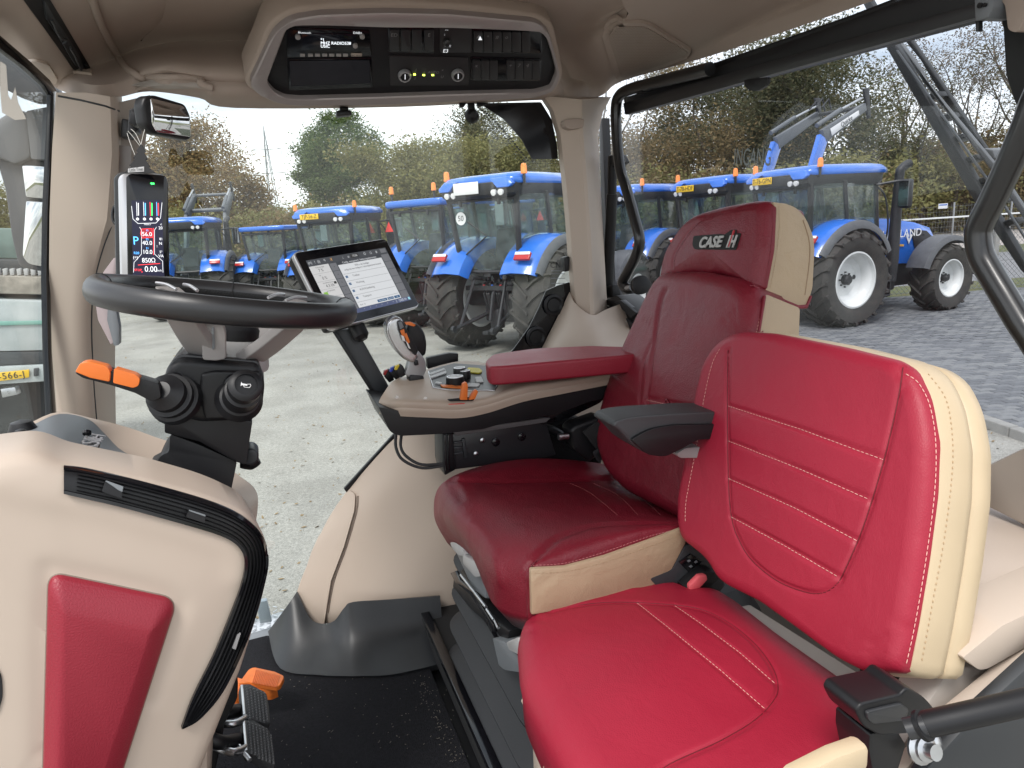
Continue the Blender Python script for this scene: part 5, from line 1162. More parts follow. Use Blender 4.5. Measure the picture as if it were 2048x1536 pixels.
# ================================================================== OUTSIDE LEFT: own mirror, trailer, red machine
dm = mat('mirror_housing_grey', (.085, .088, .095), .55, var=.08)
em_ = thing('outside_mirror', P(40, 420, 'd', 2.3), 'large grey outside mirror on its arm seen through the windscreen strip', 'mirror')
mpl = PL('l', 2.75)
slab('arm_cover', [(-40, 70), (8, 92), (60, 130), (108, 170), (106, 190), (60, 196), (20, 182), (-40, 150)], PL('l', 2.6), .12, dm, em_, .02, r=10)
slab('arm_link', [(52, 222, 4), (104, 212, 4), (106, 320), (62, 318)], PL('l', 2.7), .10, mat('mirror_arm_grey', (.15, .155, .165), .5), em_, .02, r=5)
slab('arm_bow', [(-40, 260), (28, 216), (56, 224), (62, 316), (30, 330), (-40, 300)], PL('l', 2.72), .08, mat('mirror_arm_grey', (.15, .155, .165), .5), em_, .03, r=10)
slab('housing', [(-14, 300, 10), (12, 296, 10), (60, 310, 16), (104, 318, 8), (100, 545, 8), (64, 540, 16), (36, 532, 20), (22, 470), (10, 380)], mpl, .12, dm, em_, .02, r=8)
mg = mat('mirror', (.8, .8, .8), .03, metal=1)
slab('mirror_glass', [(44, 330, 4), (96, 334, 3), (95, 398, 3), (52, 394, 4)], (P(60, 360, 'l', 2.738), (LX+AX*.25).normalized()), .004, mg, em_, .001)
slab('mirror_glass', [(52, 402, 4), (95, 405, 3), (92, 534, 6), (56, 528, 10), (45, 512, 6)], (P(60, 460, 'l', 2.738), (LX+AX*.22).normalized()), .004, mg, em_, .001)
slab('white_logo', [(0, 122, 3), (12, 130, 3), (16, 190), (22, 200), (30, 175), (36, 205), (52, 238), (30, 240), (4, 225), (0, 180)], PL('l', 2.5), .003, mat('white_sticker', (.42, .37, .33), .6), em_, 0)
tr = thing('flatbed_trailer', P(30, 640, 'd', 7), 'worn white flatbed trailer with yellow plate seen through the windscreen', 'trailer')
tw = mat('worn_white_paint', (.50, .53, .53), .6, var=.25, vscale=5, col2=(.38, .42, .42)); tdk = mat('trailer_dark', (.05, .055, .06), .6)
def tslab(nm, x0, y0, x1, y1, y2, y3, m, dd, th, **kw): return slab(nm, [(x0, y0), (x1, y1), (x1, y2), (x0, y3)], (P(50, 640, 'd', dd), (AX*.15+LX).normalized()), th, m, tr, .01, **kw)
tslab('headboard', -160, 452, 130, 460, 520, 512, mat('trailer_green', (.14, .20, .18), .6, var=.2), 7.6, .3)
tslab('rope_rail', -160, 515, 130, 523, 548, 542, tdk, 7.3, .2)
tslab('timber_bed', -160, 548, 130, 556, 590, 584, mat('grey_timber', (.30, .27, .23), .8, var=.3, vscale=12), 7.1, .8)
tslab('side_board', -160, 596, 130, 604, 700, 706, tw, 7.0, 1.4)
tslab('green_stripe', -160, 646, 130, 640, 648, 655, mat('faded_green', (.22, .42, .36), .6), 6.98, .01)
tslab('chassis', -160, 706, 130, 702, 726, 736, tdk, 7.0, 1.2)
tslab('bumper', -160, 742, 130, 728, 760, 780, tw, 6.95, .4)
q = (P(50, 640, 'd', 6.93), (AX*.15+LX).normalized())
np_ = slab('number_plate', [(-30, 748), (58, 739), (58, 755), (-30, 766)], q, .01, plate_m, tr, .003); ptext('lettering', 'K-566-J', -22, 756, 54, 748, q, ink, np_, 13, off=.004, sp_=1.1)
slab('lamp', [(67, 737), (76, 736), (76, 752), (67, 753)], q, .02, tdk, tr, .003)
for x in range(-150, 120, 14): slab('rope_hook', [(x, 538), (x+9, 536), (x+10, 550), (x+2, 552)], (P(50, 640, 'd', 7.2), q[1]), .04, lgrey, tr, .005)
for x in (-120, 20): tube('wheel', [P(x, 800, 'd', 7.5), P(x, 800, 'd', 7.5)+q[1]*.3], .42, rubber, tr, 24, sm=0)
slab('tow_hitch', [(0, 778), (30, 774), (34, 790), (4, 796)], q, .1, steel, tr, .01)
rm_ = thing('red_machine', P(8, 480, 'd', 11), 'small red farm machine behind the flatbed trailer', 'machine')
redp = mat('red_paint', (.42, .03, .03), .35)
for nm, pts, m_ in (('hood', [(-60, 466), (18, 462), (20, 484), (-60, 490)], redp), ('body', [(-60, 488), (22, 482), (22, 520), (-60, 524)], tdark), ('lamp', [(2, 470), (12, 469), (12, 476), (2, 477)], whl)): slab(nm, pts, (P(10, 480, 'd', 11 if nm != 'lamp' else 10.95), LX), .6 if nm != 'lamp' else .05, m_, rm_, .02)
# ================================================================== DASHBOARD
db = thing('dashboard', C(-.3, 1.1, 1.5), 'large beige dashboard pod with black curved louvre and red padded insert', 'dashboard')
dpl = pln(C(-.30, .98, 2.08), C(-.05, 1.03, 1.90), C(-.20, 1.02, 1.5))
dn = -pin(dpl)
shell_out = rr([(-160, 930, 0), (0, 905, 40), (68, 897, 30), (128, 922, 20), (300, 955, 0), (420, 988, 40), (500, 1025, 50), (532, 1075, 40), (537, 1130, 30), (520, 1200, 0), (480, 1330, 0), (428, 1460, 20), (370, 1600, 0), (340, 1720, 0), (-160, 1720, 0)], 20)
def dpoly(pts, off=0): return [P(x, y, dpl)+dn*off for x, y in pts]
sh = pillow('shell', dpoly(shell_out), dn, [(0, 0), (.0015, .010), (.006, .018), (.016, .024), (.03, .026)], .014, beige, db, n=220, rings=44, back=.10, smooth=50,
            hf=lambda u, v, q: 0)
# soft shallow field around the red insert
crease(sh, [surf(sh, [(100, 1140), (230, 1165), (345, 1200), (350, 1250), (300, 1400)]), surf(sh, [(100, 1140), (92, 1300), (88, 1500)])], .0035, .014)
crease(sh, [surf(sh, [(0, 965), (70, 985), (200, 1010), (420, 1075), (470, 1110), (480, 1150)])], -.004, .02)
lo_out = [(126, 934, 6), (134, 928, 6), (180, 936), (300, 966), (420, 1002), (480, 1030), (520, 1065, 10), (534, 1110, 10), (528, 1160), (500, 1260), (450, 1370), (400, 1430), (362, 1452, 2), (372, 1420), (430, 1300), (470, 1200), (488, 1150), (490, 1120, 10), (478, 1090, 14), (440, 1066, 10), (360, 1040), (240, 1006), (136, 984, 8), (126, 978, 5)]
lv = patch('louvre_bezel', sh, lo_out, black, db, .003, .012)
# rebuild the louvre as a true band following two curves
bpy.data.objects.remove(lv)
topc = linepts([(128, 931), (180, 938), (300, 967), (420, 1002), (485, 1032), (522, 1068), (534, 1112), (526, 1165), (496, 1265), (448, 1370), (400, 1430), (364, 1452)], 10)
botc = linepts([(128, 982), (180, 994), (240, 1008), (360, 1041), (440, 1066), (476, 1088), (489, 1118), (484, 1160), (466, 1212), (428, 1305), (386, 1390), (362, 1452)], 10)
def rs2(pts, n):
    L = [0]
    for a, b in zip(pts, pts[1:]): L.append(L[-1]+(b-a).length)
    out = []
    for k in range(n):
        s = L[-1]*k/(n-1); j = 0
        while j < len(L)-2 and L[j+1] < s: j += 1
        out.append(pts[j].lerp(pts[j+1], (s-L[j])/max(1e-9, L[j+1]-L[j])))
    return out
tc_, bc_ = rs2(topc, 90), rs2(botc, 90)
def bandstrip(name, f0, f1, h0, h1, m, par, th=.008, i0=0, i1=90):
    rings = []
    for a, b in list(zip(tc_, bc_))[i0:i1]:
        p0, p1 = a.lerp(b, f0), a.lerp(b, f1); A0, A1 = on(sh, p0.x, p0.y), on(sh, p1.x, p1.y)
        m_ = [a.lerp(b, f0+(f1-f0)*t) for t in (.2, .4, .6, .8)] if f1-f0 > .5 else []
        mm = [on(sh, q.x, q.y)[0]+dn*h0 for q in m_]
        rings.append([A0[0]+dn*h0]+mm+[A1[0]+dn*h1, A1[0]+dn*(h1-th), A0[0]+dn*(h0-th)])
    return loft(name, rings, m, par, smooth=30)
vent = bandstrip('louvre_bezel', -.02, 1.02, .0045, .0045, black, db, .004)
bandstrip('bezel_edge', -.03, .10, .008, .008, black_g, vent, .004); bandstrip('bezel_edge', .90, 1.03, .008, .008, black_g, vent, .004)
for f in (.20, .35, .50, .65, .80): bandstrip('slat', f-.022, f+.03, .010, .0065, black, vent, .003, 3, 88)
for (x0, y0, x1, y1) in ((207, 968, 242, 980), (374, 1018, 406, 1028)):
    patch('vent_tab', sh, [(x0, y0), (x1, y1), (x1-1, y1+16), (x0-6, y0+14)], black, vent, .0125, .006, r=3); patch('tab_edge', sh, [(x0, y0-1), (x1, y1-1), (x1, y1+2.5), (x0, y0+1.5)], mgrey, vent, .0145, .003, r=2)
patch('vent_tab', sh, [(470, 1262), (476, 1258), (466, 1290), (460, 1288)], satin, vent, .0125, .003)
# red padded insert
def quadring(pts, n=8, sub=9):
    q = rr(pts, 20, n); out = []; k = n+1
    for c in range(4):
        seg = q[c*k:(c+1)*k]; out += seg; a = Vector(seg[-1]); b = Vector(q[((c+1) % 4)*k])
        out += [tuple(a.lerp(b, t/sub)) for t in range(1, sub)]
    return out
o4 = quadring([(97, 1143, 34), (355, 1197, 34), (232, 1580, 10), (80, 1760, 10)]); m4 = quadring([(101, 1150, 34), (349, 1202, 34), (229, 1576, 10), (84, 1756, 10)])
p4 = quadring([(126, 1203, 8), (306, 1240, 8), (190, 1580, 8), (104, 1740, 8)]); p5 = quadring([(134, 1214, 8), (297, 1248, 8), (186, 1572, 8), (110, 1730, 8)]); p6 = quadring([(170, 1290, 8), (250, 1305, 8), (170, 1540, 8), (128, 1640, 8)])
def shr_(ring, h): return [(lambda q: q[0]+dn*h)(on(sh, x, y)) for x, y in ring]
ipl = pln(on(sh, 110, 1160)[0], on(sh, 345, 1210)[0], on(sh, 150, 1520)[0])
def shp_(ring, h): return [P(x, y, ipl)+dn*h for x, y in ring]
pad = loft('red_insert', [shr_(o4, -.004), shr_(o4, .003), shp_(m4, .009), shp_(p4, .021), shp_(p5, .0225)], redm, db, smooth=60)
seam('insert_gap', sh, [p for p in o4]+[o4[0]], .0014, mat('seam_brown', (.22, .17, .14), .6), db, sm=False)
# black hole at the left edge, its dark painted as a matt black patch
h = on(sh, -30, 1375); patch('side_hole', sh, [(-60, 1300), (-20, 1310), (4, 1350), (6, 1395), (-6, 1430), (-60, 1450)], black_m, db, .002, .004, r=14, n=2)
# tray behind the top edge
tp = sheet('tray', [[P(-120, 880, 'l', 1.16), P(0, 870, 'l', 1.18), P(60, 852, 'l', 1.22), P(118, 828, 'l', 1.3), P(176, 838, 'l', 1.36), P(210, 868, 'l', 1.38), P(250, 905, 'l', 1.38), P(330, 936, 'l', 1.38), P(440, 960, 'l', 1.36)],
    [P(-120, 930, 'l', 1.08), P(0, 898, 'l', 1.10), P(50, 880, 'l', 1.12), P(112, 872, 'l', 1.14), P(150, 890, 'l', 1.16), P(180, 905, 'l', 1.18), P(230, 925, 'l', 1.2), P(320, 950, 'l', 1.2), P(440, 985, 'l', 1.18)],
    [P(-120, 950, 'l', 1.03), P(0, 912, 'l', 1.04), P(50, 898, 'l', 1.04), P(112, 905, 'l', 1.05), P(150, 920, 'l', 1.05), P(180, 930, 'l', 1.05), P(230, 948, 'l', 1.06), P(320, 970, 'l', 1.06), P(440, 1000, 'l', 1.06)]], .01, mat('tray_grey', (.13, .145, .16), .5, bump=('noise', 900, .15, .0004)), db, n=4)
rdg = sheet('rear_ridge', [[P(60, 846, 'l', 1.3), P(118, 824, 'l', 1.36), P(190, 838, 'l', 1.42), P(260, 856, 'l', 1.45), P(335, 882, 'l', 1.45), P(430, 905, 'l', 1.45), P(470, 945, 'l', 1.42), P(508, 975, 'l', 1.38), P(516, 1010, 'l', 1.32), P(505, 1085, 'l', 1.25)],
    [P(60, 852, 'l', 1.29), P(118, 829, 'l', 1.35), P(185, 848, 'l', 1.40), P(232, 892, 'l', 1.41), P(320, 932, 'l', 1.41), P(410, 958, 'l', 1.4), P(455, 975, 'l', 1.37), P(480, 1000, 'l', 1.33), P(492, 1030, 'l', 1.28), P(490, 1085, 'l', 1.22)],
    [P(60, 870, 'l', 1.26), P(118, 850, 'l', 1.33), P(185, 880, 'l', 1.38), P(232, 915, 'l', 1.38), P(320, 950, 'l', 1.38), P(410, 975, 'l', 1.36), P(450, 1005, 'l', 1.33), P(465, 1020, 'l', 1.29), P(470, 1050, 'l', 1.24), P(470, 1100, 'l', 1.2)]], .012, beige, db, n=4)
tube('tray_rim', [P(x, y, 'l', 1.05) for x, y in ((-60, 922), (0, 884+16), (56, 884), (80, 885), (128, 915), (170, 930))], .004, black, db, 8)
lathe('tray_knob', P(46, 862, 'l', 1.2), ZX, [(.018, -.02), (.020, 0), (.014, .014), (0, .018)], black, db, 16); lathe('tray_knob', P(42, 868, 'l', 1.14), ZX, [(.010, -.01), (.010, 0), (.006, .006), (0, .008)], black, db, 14)
# lower body of the pod, so that it stands on the floor
prism('pod_body', [C(-.62, 1.06, 1.2), C(-.24, 1.06, 1.2), C(-.14, 1.08, 1.75), C(-.12, 1.10, 1.86), C(-.36, 1.10, 1.98), C(-.62, 1.08, 1.98)], LX*.22, beige, db, .01)
kf = thing('key_fob', P(182, 895, 'l', 1.14), 'black rubber key fob with raised silver CASE IH lettering on the dashboard tray', 'key fob')
kpl = pln(P(165, 915, 'l', 1.10), P(190, 870, 'l', 1.17), P(200, 905, 'l', 1.12))
kb = slab('body', [(160, 912, 6), (168, 918, 6), (178, 922, 3), (202, 882, 3), (198, 872, 3), (186, 870, 4), (176, 888)], kpl, .008, rubber, kf, .002, r=4)
ptext('lettering', 'CASE', 170, 912, 188, 878, kpl, satin, kf, 16, off=.001, ex=.0008, sx=.85); ptext('lettering', 'IH', 190, 882, 197, 872, kpl, satin, kf, 14, off=.001, ex=.0008, sx=.8)
lathe('ring', P(174, 868, 'l', 1.16), ZX+LX, [(.006, 0), (.006, .004), (.003, .004), (.003, 0)], black_g, kf, 14)
# ================================================================== STEERING
wc = C(-.055, 1.26, 2.250); wn_ = (ZX*.985+AX*.19+LX*.006).normalized()
RWH = .191
wu = (AX-wn_*AX.dot(wn_)).normalized(); wv = wn_.cross(wu)
sw = thing('steering_wheel', wc-ZX*.12, 'black stitched steering wheel with grey spokes seen edge-on', 'steering wheel')
bm = bmesh.new(); N1, N2 = 96, 16; rg = []
for i in range(N1):
    a = 2*math.pi*i/N1; d = wu*math.cos(a)+wv*math.sin(a); ring = []
    fat = 1+.12*math.exp(-(math.sin(a)/.35)**2)
    for k in range(N2):
        b = 2*math.pi*k/N2; ring.append(bm.verts.new(wc+d*(RWH+math.cos(b)*.0165*fat)+wn_*math.sin(b)*.0205*fat))
    rg.append(ring)
for i in range(N1):
    for k in range(N2): bm.faces.new((rg[i][k], rg[(i+1) % N1][k], rg[(i+1) % N1][(k+1) % N2], rg[i][(k+1) % N2]))
leath = mat('wheel_leather', (.016, .016, .018), .36, bump=('vor', 700, .25, .0006), spec=.6)
wr = fin('rim', bm, leath, sw, 180)
for a in (R(176), R(4), R(90)):
    d = wu*math.cos(a)+wv*math.sin(a); t = -wu*math.sin(a)+wv*math.cos(a)
    bm = bmesh.new(); btube(bm, [wc+d*(RWH+math.cos(2*math.pi*k/18)*.0188)+wn_*math.sin(2*math.pi*k/18)*.0232 for k in range(18)], .0009, 5, closed=True); fin('rim_joint', bm, black_m, wr, 60)
bm = bmesh.new()
for k in range(150):
    a = R(25+130*k/150); d = wu*math.cos(a)+wv*math.sin(a); t = (-wu*math.sin(a)+wv*math.cos(a)); c = wc+d*(RWH-.0165)
    btube(bm, [c+wn_*.004+t*.0012, c-wn_*.004-t*.0012], .0008, 5)
o = fin('rim_stitching', bm, mat('black_thread', (.004, .004, .004), .6), wr, 60); o['kind'] = 'stuff'
# grey spokes
hub = wc-wn_*.07
for a, w in ((R(128), .03), (R(48), .03), (R(-112), .024), (R(-50), .024)):
    d = wu*math.cos(a)+wv*math.sin(a); t = wn_.cross(d)
    pts = [hub+d*.055-wn_*.02, hub+d*.10+wn_*.01, hub+d*.145+wn_*.045, wc+d*(RWH-.03)-wn_*.012, wc+d*(RWH-.012)-wn_*.004]
    rings = []
    for i, p in enumerate(crom(pts, 5)):
        ww = w*(1.15-.4*i/20); tt = .010; rings.append([p+t*ww+wn_*tt, p-t*ww+wn_*tt, p-t*ww-wn_*tt, p+t*ww-wn_*tt])
    loft('spoke', rings, wgrey, sw, smooth=40, bev=.004)
    for s in (-1, 1) if a > 0 else (): tube('spoke_trim', [wc+d*(RWH-.075)+t*s*.02+wn_*.004, wc+d*(RWH-.05)+t*s*.022+wn_*.010, wc+d*(RWH-.025)+t*s*.026+wn_*.010], .003, satin, sw, 8)
lathe('hub_collar', wc-wn_*.112, wn_, [(.068, 0), (.070, .006), (.068, .022), (.060, .040), (.052, .050)], lgrey, sw, 48)
lathe('hub_band', wc-wn_*.064, wn_, [(.050, 0), (.051, .018), (.046, .028), (.03, .032), (0, .032)], black, sw, 40)
# front bracket of the hub (release lever)
fpl = pln(P(430, 700, 'l', 1.155), P(430, 640, 'l', 1.150), P(470, 700, 'l', 1.155))
slab('hub_bracket', [(402, 642, 4), (405, 720, 6), (432, 722), (452, 718, 6), (452, 668), (444, 642, 3)], fpl, .02, wgrey, sw, .005, r=4, seg=3)
slab('hub_bracket_lip', [(371, 625), (436, 631), (440, 645), (374, 636)], (fpl[0]-pin(fpl)*.006, fpl[1]), .03, wgrey, sw, .003, r=2)
slab('bracket_rib', [(423, 655), (428, 655), (430, 695), (426, 701), (422, 690)], (fpl[0]-pin(fpl)*.003, fpl[1]), .01, mgrey, sw, .002, r=2)
# column
colm = thing('steering_column', C(-.15, 1.26, 1.75), 'black steering column with switch housing and tilt lever under the wheel', 'steering column')
ax_ = wn_
def colsec(c, ra, rl, n=28, p=3.2):
    out = []
    for k in range(n):
        a = 2*math.pi*k/n; ca, sa = math.cos(a), math.sin(a)
        out.append(c+AX*ra*math.copysign(abs(ca)**(2/p), ca)+LX*rl*math.copysign(abs(sa)**(2/p), sa))
    return out
c_top = P(432, 735, 'l', 1.26); c_m = P(424, 800, 'l', 1.26); c_b = P(420, 848, 'l', 1.26)
sw_pts = [(336, 730, 10), (356, 715, 8), (520, 730, 14), (531, 770, 6), (526, 835, 6), (505, 846), (480, 852), (400, 848), (332, 826), (318, 800)]
housing = slab('switch_housing', [(x, y, 12) for x, y in ((334, 732), (360, 716), (516, 728), (530, 768), (524, 822), (505, 842), (400, 846), (336, 828), (318, 790))], PL('l', 1.165), .17, black, colm, .016, seg=4)
slab('housing_top', [(342, 724), (360, 708), (515, 722), (522, 742), (400, 742), (350, 738)], PL('l', 1.18), .14, mat('soft_black', (.028, .029, .032), .35), colm, .010, r=6, seg=3)
slab('housing_face', [(402, 748), (428, 742), (520, 744), (527, 770), (520, 820), (498, 836), (410, 840), (398, 790)], PL('l', 1.157), .03, black, colm, .008, r=6, seg=3)
slab('middle_cover', [(329, 826), (505, 842), (492, 930), (474, 925), (400, 884), (329, 866)], PL('l', 1.178), .15, black, colm, .008, r=4)
slab('lower_cover', [(340, 868), (400, 890), (474, 924), (458, 1002), (452, 1040), (300, 975), (308, 935), (322, 910), (338, 905)], PL('l', 1.195), .12, black, colm, .012, r=8)
slab('column_foot', [(288, 950), (310, 938), (335, 950), (335, 985), (290, 970)], PL('l', 1.18), .10, black, colm, .012, r=6)
tube('tilt_lever', [P(480, 922, 'l', 1.25), P(500, 921, 'l', 1.25), P(514, 914, 'l', 1.25)], [.012, .017, .013], black, colm, 12)
slab('tilt_paddle', [(494, 898, 6), (508, 898, 6), (518, 908, 6), (517, 922, 5), (505, 931, 6), (488, 930)], PL('l', 1.21), .05, dgrey, colm, .01, seg=3)
# orange shuttle lever
sb = thing('shuttle_lever', P(330, 780, 'l', 1.17), 'orange and black direction lever sticking out left of the steering column', 'lever')
lathe('boot', P(352, 800, 'l', 1.16), P(310, 772, 'l', 1.10)-P(352, 800, 'l', 1.16), [(.040, 0), (.038, .012), (.033, .014), (.034, .026), (.028, .028), (.028, .040), (.020, .046), (.013, .052), (0, .053)], black, sb, 26)
slab('boot_base', [(322, 752), (352, 744, 14), (372, 760, 12), (374, 796, 12), (362, 824, 12), (336, 822, 10)], PL('l', 1.155), .02, black, sb, .006, r=10)
slab('lever_body', [(150, 746, 3), (176, 728), (225, 744), (280, 757), (318, 768), (322, 795), (304, 804), (270, 786), (220, 770), (165, 756)], PL('l', 1.105), .030, black, sb, .010, r=5, seg=3)
slab('orange_grip', [(150, 744, 3), (160, 726, 6), (176, 723, 6), (215, 733, 6), (221, 745, 5), (219, 764, 4), (180, 756)], PL('l', 1.100), .022, orange, sb, .007, r=3, seg=4)
slab('orange_grip', [(228, 737, 4), (272, 750, 5), (280, 758, 4), (277, 772, 5), (266, 776), (226, 766, 3)], PL('l', 1.100), .022, orange, sb, .005, r=3, seg=4)
# horn stalk
hs = thing('horn_stalk', P(485, 790, 'l', 1.15), 'round black horn stalk with white horn symbol right of the column front', 'switch')
slab('stalk_base', [(446, 762, 8), (462, 748), (505, 752), (512, 800), (500, 822, 8), (462, 816, 8), (446, 800)], PL('l', 1.148), .02, black, hs, .008, r=8)
hd_ = (P(494, 765, 'l', 1.07)-P(478, 800, 'l', 1.15)).normalized()
lathe('grip', P(478, 800, 'l', 1.15), hd_, [(.036, 0), (.030, .014), (.0265, .016), (.0265, .05), (.022, .052), (.0225, .060), (.0245, .062), (.0245, .078), (.020, .082), (.016, .083), (.016, .079), (0, .079)], black, hs, 30)
hp_ = P(478, 800, 'l', 1.15)+hd_*.0795; xh = RT-hd_*RT.dot(hd_); xh.normalize(); yh = hd_.cross(xh)
if yh.dot(UP) < 0: yh = -yh
bm = bmesh.new()
def hpt(a, b): return hp_+xh*a*.001+yh*b*.001
bprism(bm, [hpt(*p) for p in ((-7, 3.8), (-7.0, -3.2), (-5.5, -1.2), (2, -1), (2, 1.4), (-5.2, 1.6))], hd_*.0006)
for a0, a1 in (((2, 1.4), (6, 2.2)), ((6, 2.2), (7, .2)), ((7, .2), (5.5, -3.4)), ((5.5, -3.4), (-2, -3.6)), ((-2, -3.6), (-3, -1.2))): btube(bm, [hpt(*a0)+hd_*.0004, hpt(*a1)+hd_*.0004], .0005, 5)
fin('horn_symbol', bm, mat('white_print_plain', (.8, .8, .8), .5), hs, 0)
# ================================================================== PILLAR DISPLAY
dpl2 = pln(P(285, 450, 'd', 1.36), P(285, 350, 'd', 1.345), P(335, 450, 'd', 1.38)); dd = pin(dpl2)
dp = thing('pillar_display', P(290, 450, 'd', 1.4), 'tall narrow dashboard display with silver edge on the front pillar', 'display')
slab('back_shell', [(227, 352, 8), (240, 342, 8), (330, 346, 8), (336, 600), (232, 600)], dpl2, .035, dgrey, dp, .006, r=6, off=.018)
slab('silver_side', [(236, 356, 6), (244, 347, 6), (300, 345, 6), (332, 350, 8), (337, 600), (241, 600)], dpl2, .016, satin, dp, .004, r=6, off=.003)
gfp = slab('front_glass', [(252, 352, 8), (262, 347, 6), (330, 350, 8), (336, 362, 8), (340, 600, 3), (256, 600, 3)], dpl2, .006, black_g, dp, .0015)
dpf = (dpl2[0]-dd*.0006, dpl2[1])
scn = slab('screen', [(263, 401), (324, 400), (329, 560), (266, 560)], dpl2, .0008, emat('screen_navy', (.012, .012, .035), .6), gfp, 0, off=-.0004)
ew, eb, er, eg = emat('ui_white', (.9, .92, .95), .75), emat('ui_blue', (.10, .45, 1), 1.2), emat('ui_red', (1, .05, .06), 1.1), emat('ui_green', (.05, 1, .15), 1.6)
def dln(pts, m, w=.8, nm='screen_line'):
    bm = bmesh.new()
    for (x0, y0), (x1, y1) in zip(pts, pts[1:]):
        d = Vector((x1-x0, y1-y0)).normalized(); nx, ny = -d.y*w/2, d.x*w/2
        bprism(bm, [P(x0+nx, y0+ny, dpf), P(x1+nx, y1+ny, dpf), P(x1-nx, y1-ny, dpf), P(x0-nx, y0-ny, dpf)], -dd*.0002)
    return fin(nm, bm, m, scn, 0)
dln([(263, 412), (266, 438), (276, 447), (312, 446), (321, 436), (324, 405)], ew, .9)
dln([(279, 454), (283, 460), (283, 508), (268, 525), (267, 545)], ew, .8); dln([(313, 454), (309, 460), (309, 508), (325, 522), (326, 545)], ew, .8)
dln([(307, 456), (307, 510)], er, .9); dln([(276, 530), (320, 527)], er, 1)
for x, ma, mb in ((274, ew, ew), (288, ew, eb), (301, er, eg), (314, eb, er)):
    dln([(x-1, 404), (x, 432)], ma, 1.0); dln([(x+2.5, 406), (x+3, 431)], mb, 1.8)
    lathe('gauge_icon', P(x+1, 438, dpf), -dd, [(.0026, 0), (.0026, .0003), (.0014, .0003), (.0014, 0)], ew, scn, 14)
bx_ = slab('gear_box', [(283, 458), (304, 457), (305, 475), (284, 476), (281, 467)], dpf, .0003, emat('ui_dark_red', (.28, .01, .02), .9), scn, 0); dln([(283, 458), (304, 457), (305, 475), (284, 476), (281, 467), (283, 458)], er, .8)
def dt(s, x, y, h, m, al='CENTER', w=14, sx=.9): return ptext('lettering', s, x-(w/2 if al == 'CENTER' else 0), y, x+w/2, y+.25, dpf, m, scn, h, off=.0004, al=al, sx=sx)
dt('56.0', 294, 468.5, 8.5, ew); dt('40.0', 294.5, 486, 8.5, ew); dt('10.0', 295, 504, 8.5, ew); dt('F3', 294.5, 461, 3.6, eb); dt('F2', 294.5, 478.5, 4, eb); dt('F1', 295, 496.5, 4, eb)
dt('850', 293, 521, 9.5, ew, sx=.85); dt('Ω', 306.5, 521, 9, ew); dt('P', 271.5, 482, 17, eb); dt('0.00', 302, 538.5, 11.5, ew, sx=.85); dt('km/h', 318, 541, 4, ew); dt('MODE-F', 295, 449, 2.8, ew)
dt('R20', 273, 506, 5, eb); dt('(=)', 271, 515, 6, ew); dt('<', 322, 449, 5, ew); dt('20', 321, 456, 6, ew); dt('81', 322, 478, 5, ew); dt('N', 321, 487, 6, ew); dt('::', 314, 492, 5, ew); dt('5°', 322, 504, 5, ew); dt('VA', 322, 512, 6, ew); dt('STOP', 276, 540, 4.5, er); dt('»', 284, 543, 5, er)
tg = slab('turn_indicator', [(300, 366.5), (303.5, 364.5), (304, 365.8), (308.5, 365.3), (308.8, 369), (304, 369), (303.6, 369.8)], dpf, .0004, eg, gfp, 0)
# mount behind, and grey grab handle under it
tube('mount_ring', [P(232+math.cos(a)*7, 430+math.sin(a)*18, 'd', 1.41) for a in [i*math.pi/6 for i in range(12)]], .003, black, dp, 8, closed=True, sm=2)
gh = thing('assist_grip', P(220, 620, 'd', 1.45), 'angular silver grey grab handle on the front pillar behind the steering wheel rim', 'handle')
slab('front_face', [(190, 600, 4), (206, 545, 4), (228, 515, 3), (236, 520), (216, 620, 4), (230, 682, 3), (222, 690, 4), (196, 640, 4)], PL('d' if 0 else 'l', 1.72), .02, mat('mauve_grey', (.40, .33, .335), .35), gh, .004)
slab('side_face', [(216, 606, 4), (228, 596, 4), (238, 655, 4), (238, 690, 3), (228, 692, 3), (214, 640, 4)], PL('l', 1.705), .03, mgrey, gh, .005)
# ================================================================== INTERIOR MIRROR, AIR FRESHENER
im = thing('interior_mirror', P(330, 235, 'd', 1.42), 'small black framed interior mirror at the top of the front pillar', 'mirror')
mpl2 = pln(P(335, 238, 'd', 1.36), P(335, 200, 'd', 1.355), P(375, 245, 'd', 1.40)); 
slab('housing', [(285, 212, 6), (290, 192, 10), (312, 190, 6), (372, 208, 8), (383, 232, 6), (385, 275, 6), (378, 281, 6), (308, 268, 8), (291, 250, 8)], mpl2, .03, black, im, .007, seg=3)
mg_ = slab('mirror_glass', [(300, 196, 5), (368, 213, 6), (378, 234, 4), (381, 274, 4), (312, 264, 6), (303, 248, 5)], mpl2, .002, mg, im, .0006, off=-.0014)
slab('arm', [(262, 220), (284, 226), (288, 244), (270, 252), (256, 246)], PL('d' if 0 else 'l', 1.62), .04, black, im, .006, r=3); slab('bracket', [(258, 218, 3), (272, 213, 4), (280, 222), (276, 262), (262, 268), (255, 262)], PL('l', 1.66), .05, black, im, .005, r=3)
af = thing('air_freshener', P(280, 330, 'd', 1.38), 'black tree-shaped cardboard air freshener hanging from the interior mirror', 'air freshener')
tp_ = [(282, 288, 2), (287, 294), (291, 303), (288, 305), (295, 318), (291, 320), (300, 333), (297, 335), (312, 346), (248, 346), (262, 333), (258, 331), (270, 318), (266, 316), (275, 304), (272, 302), (279, 292)]
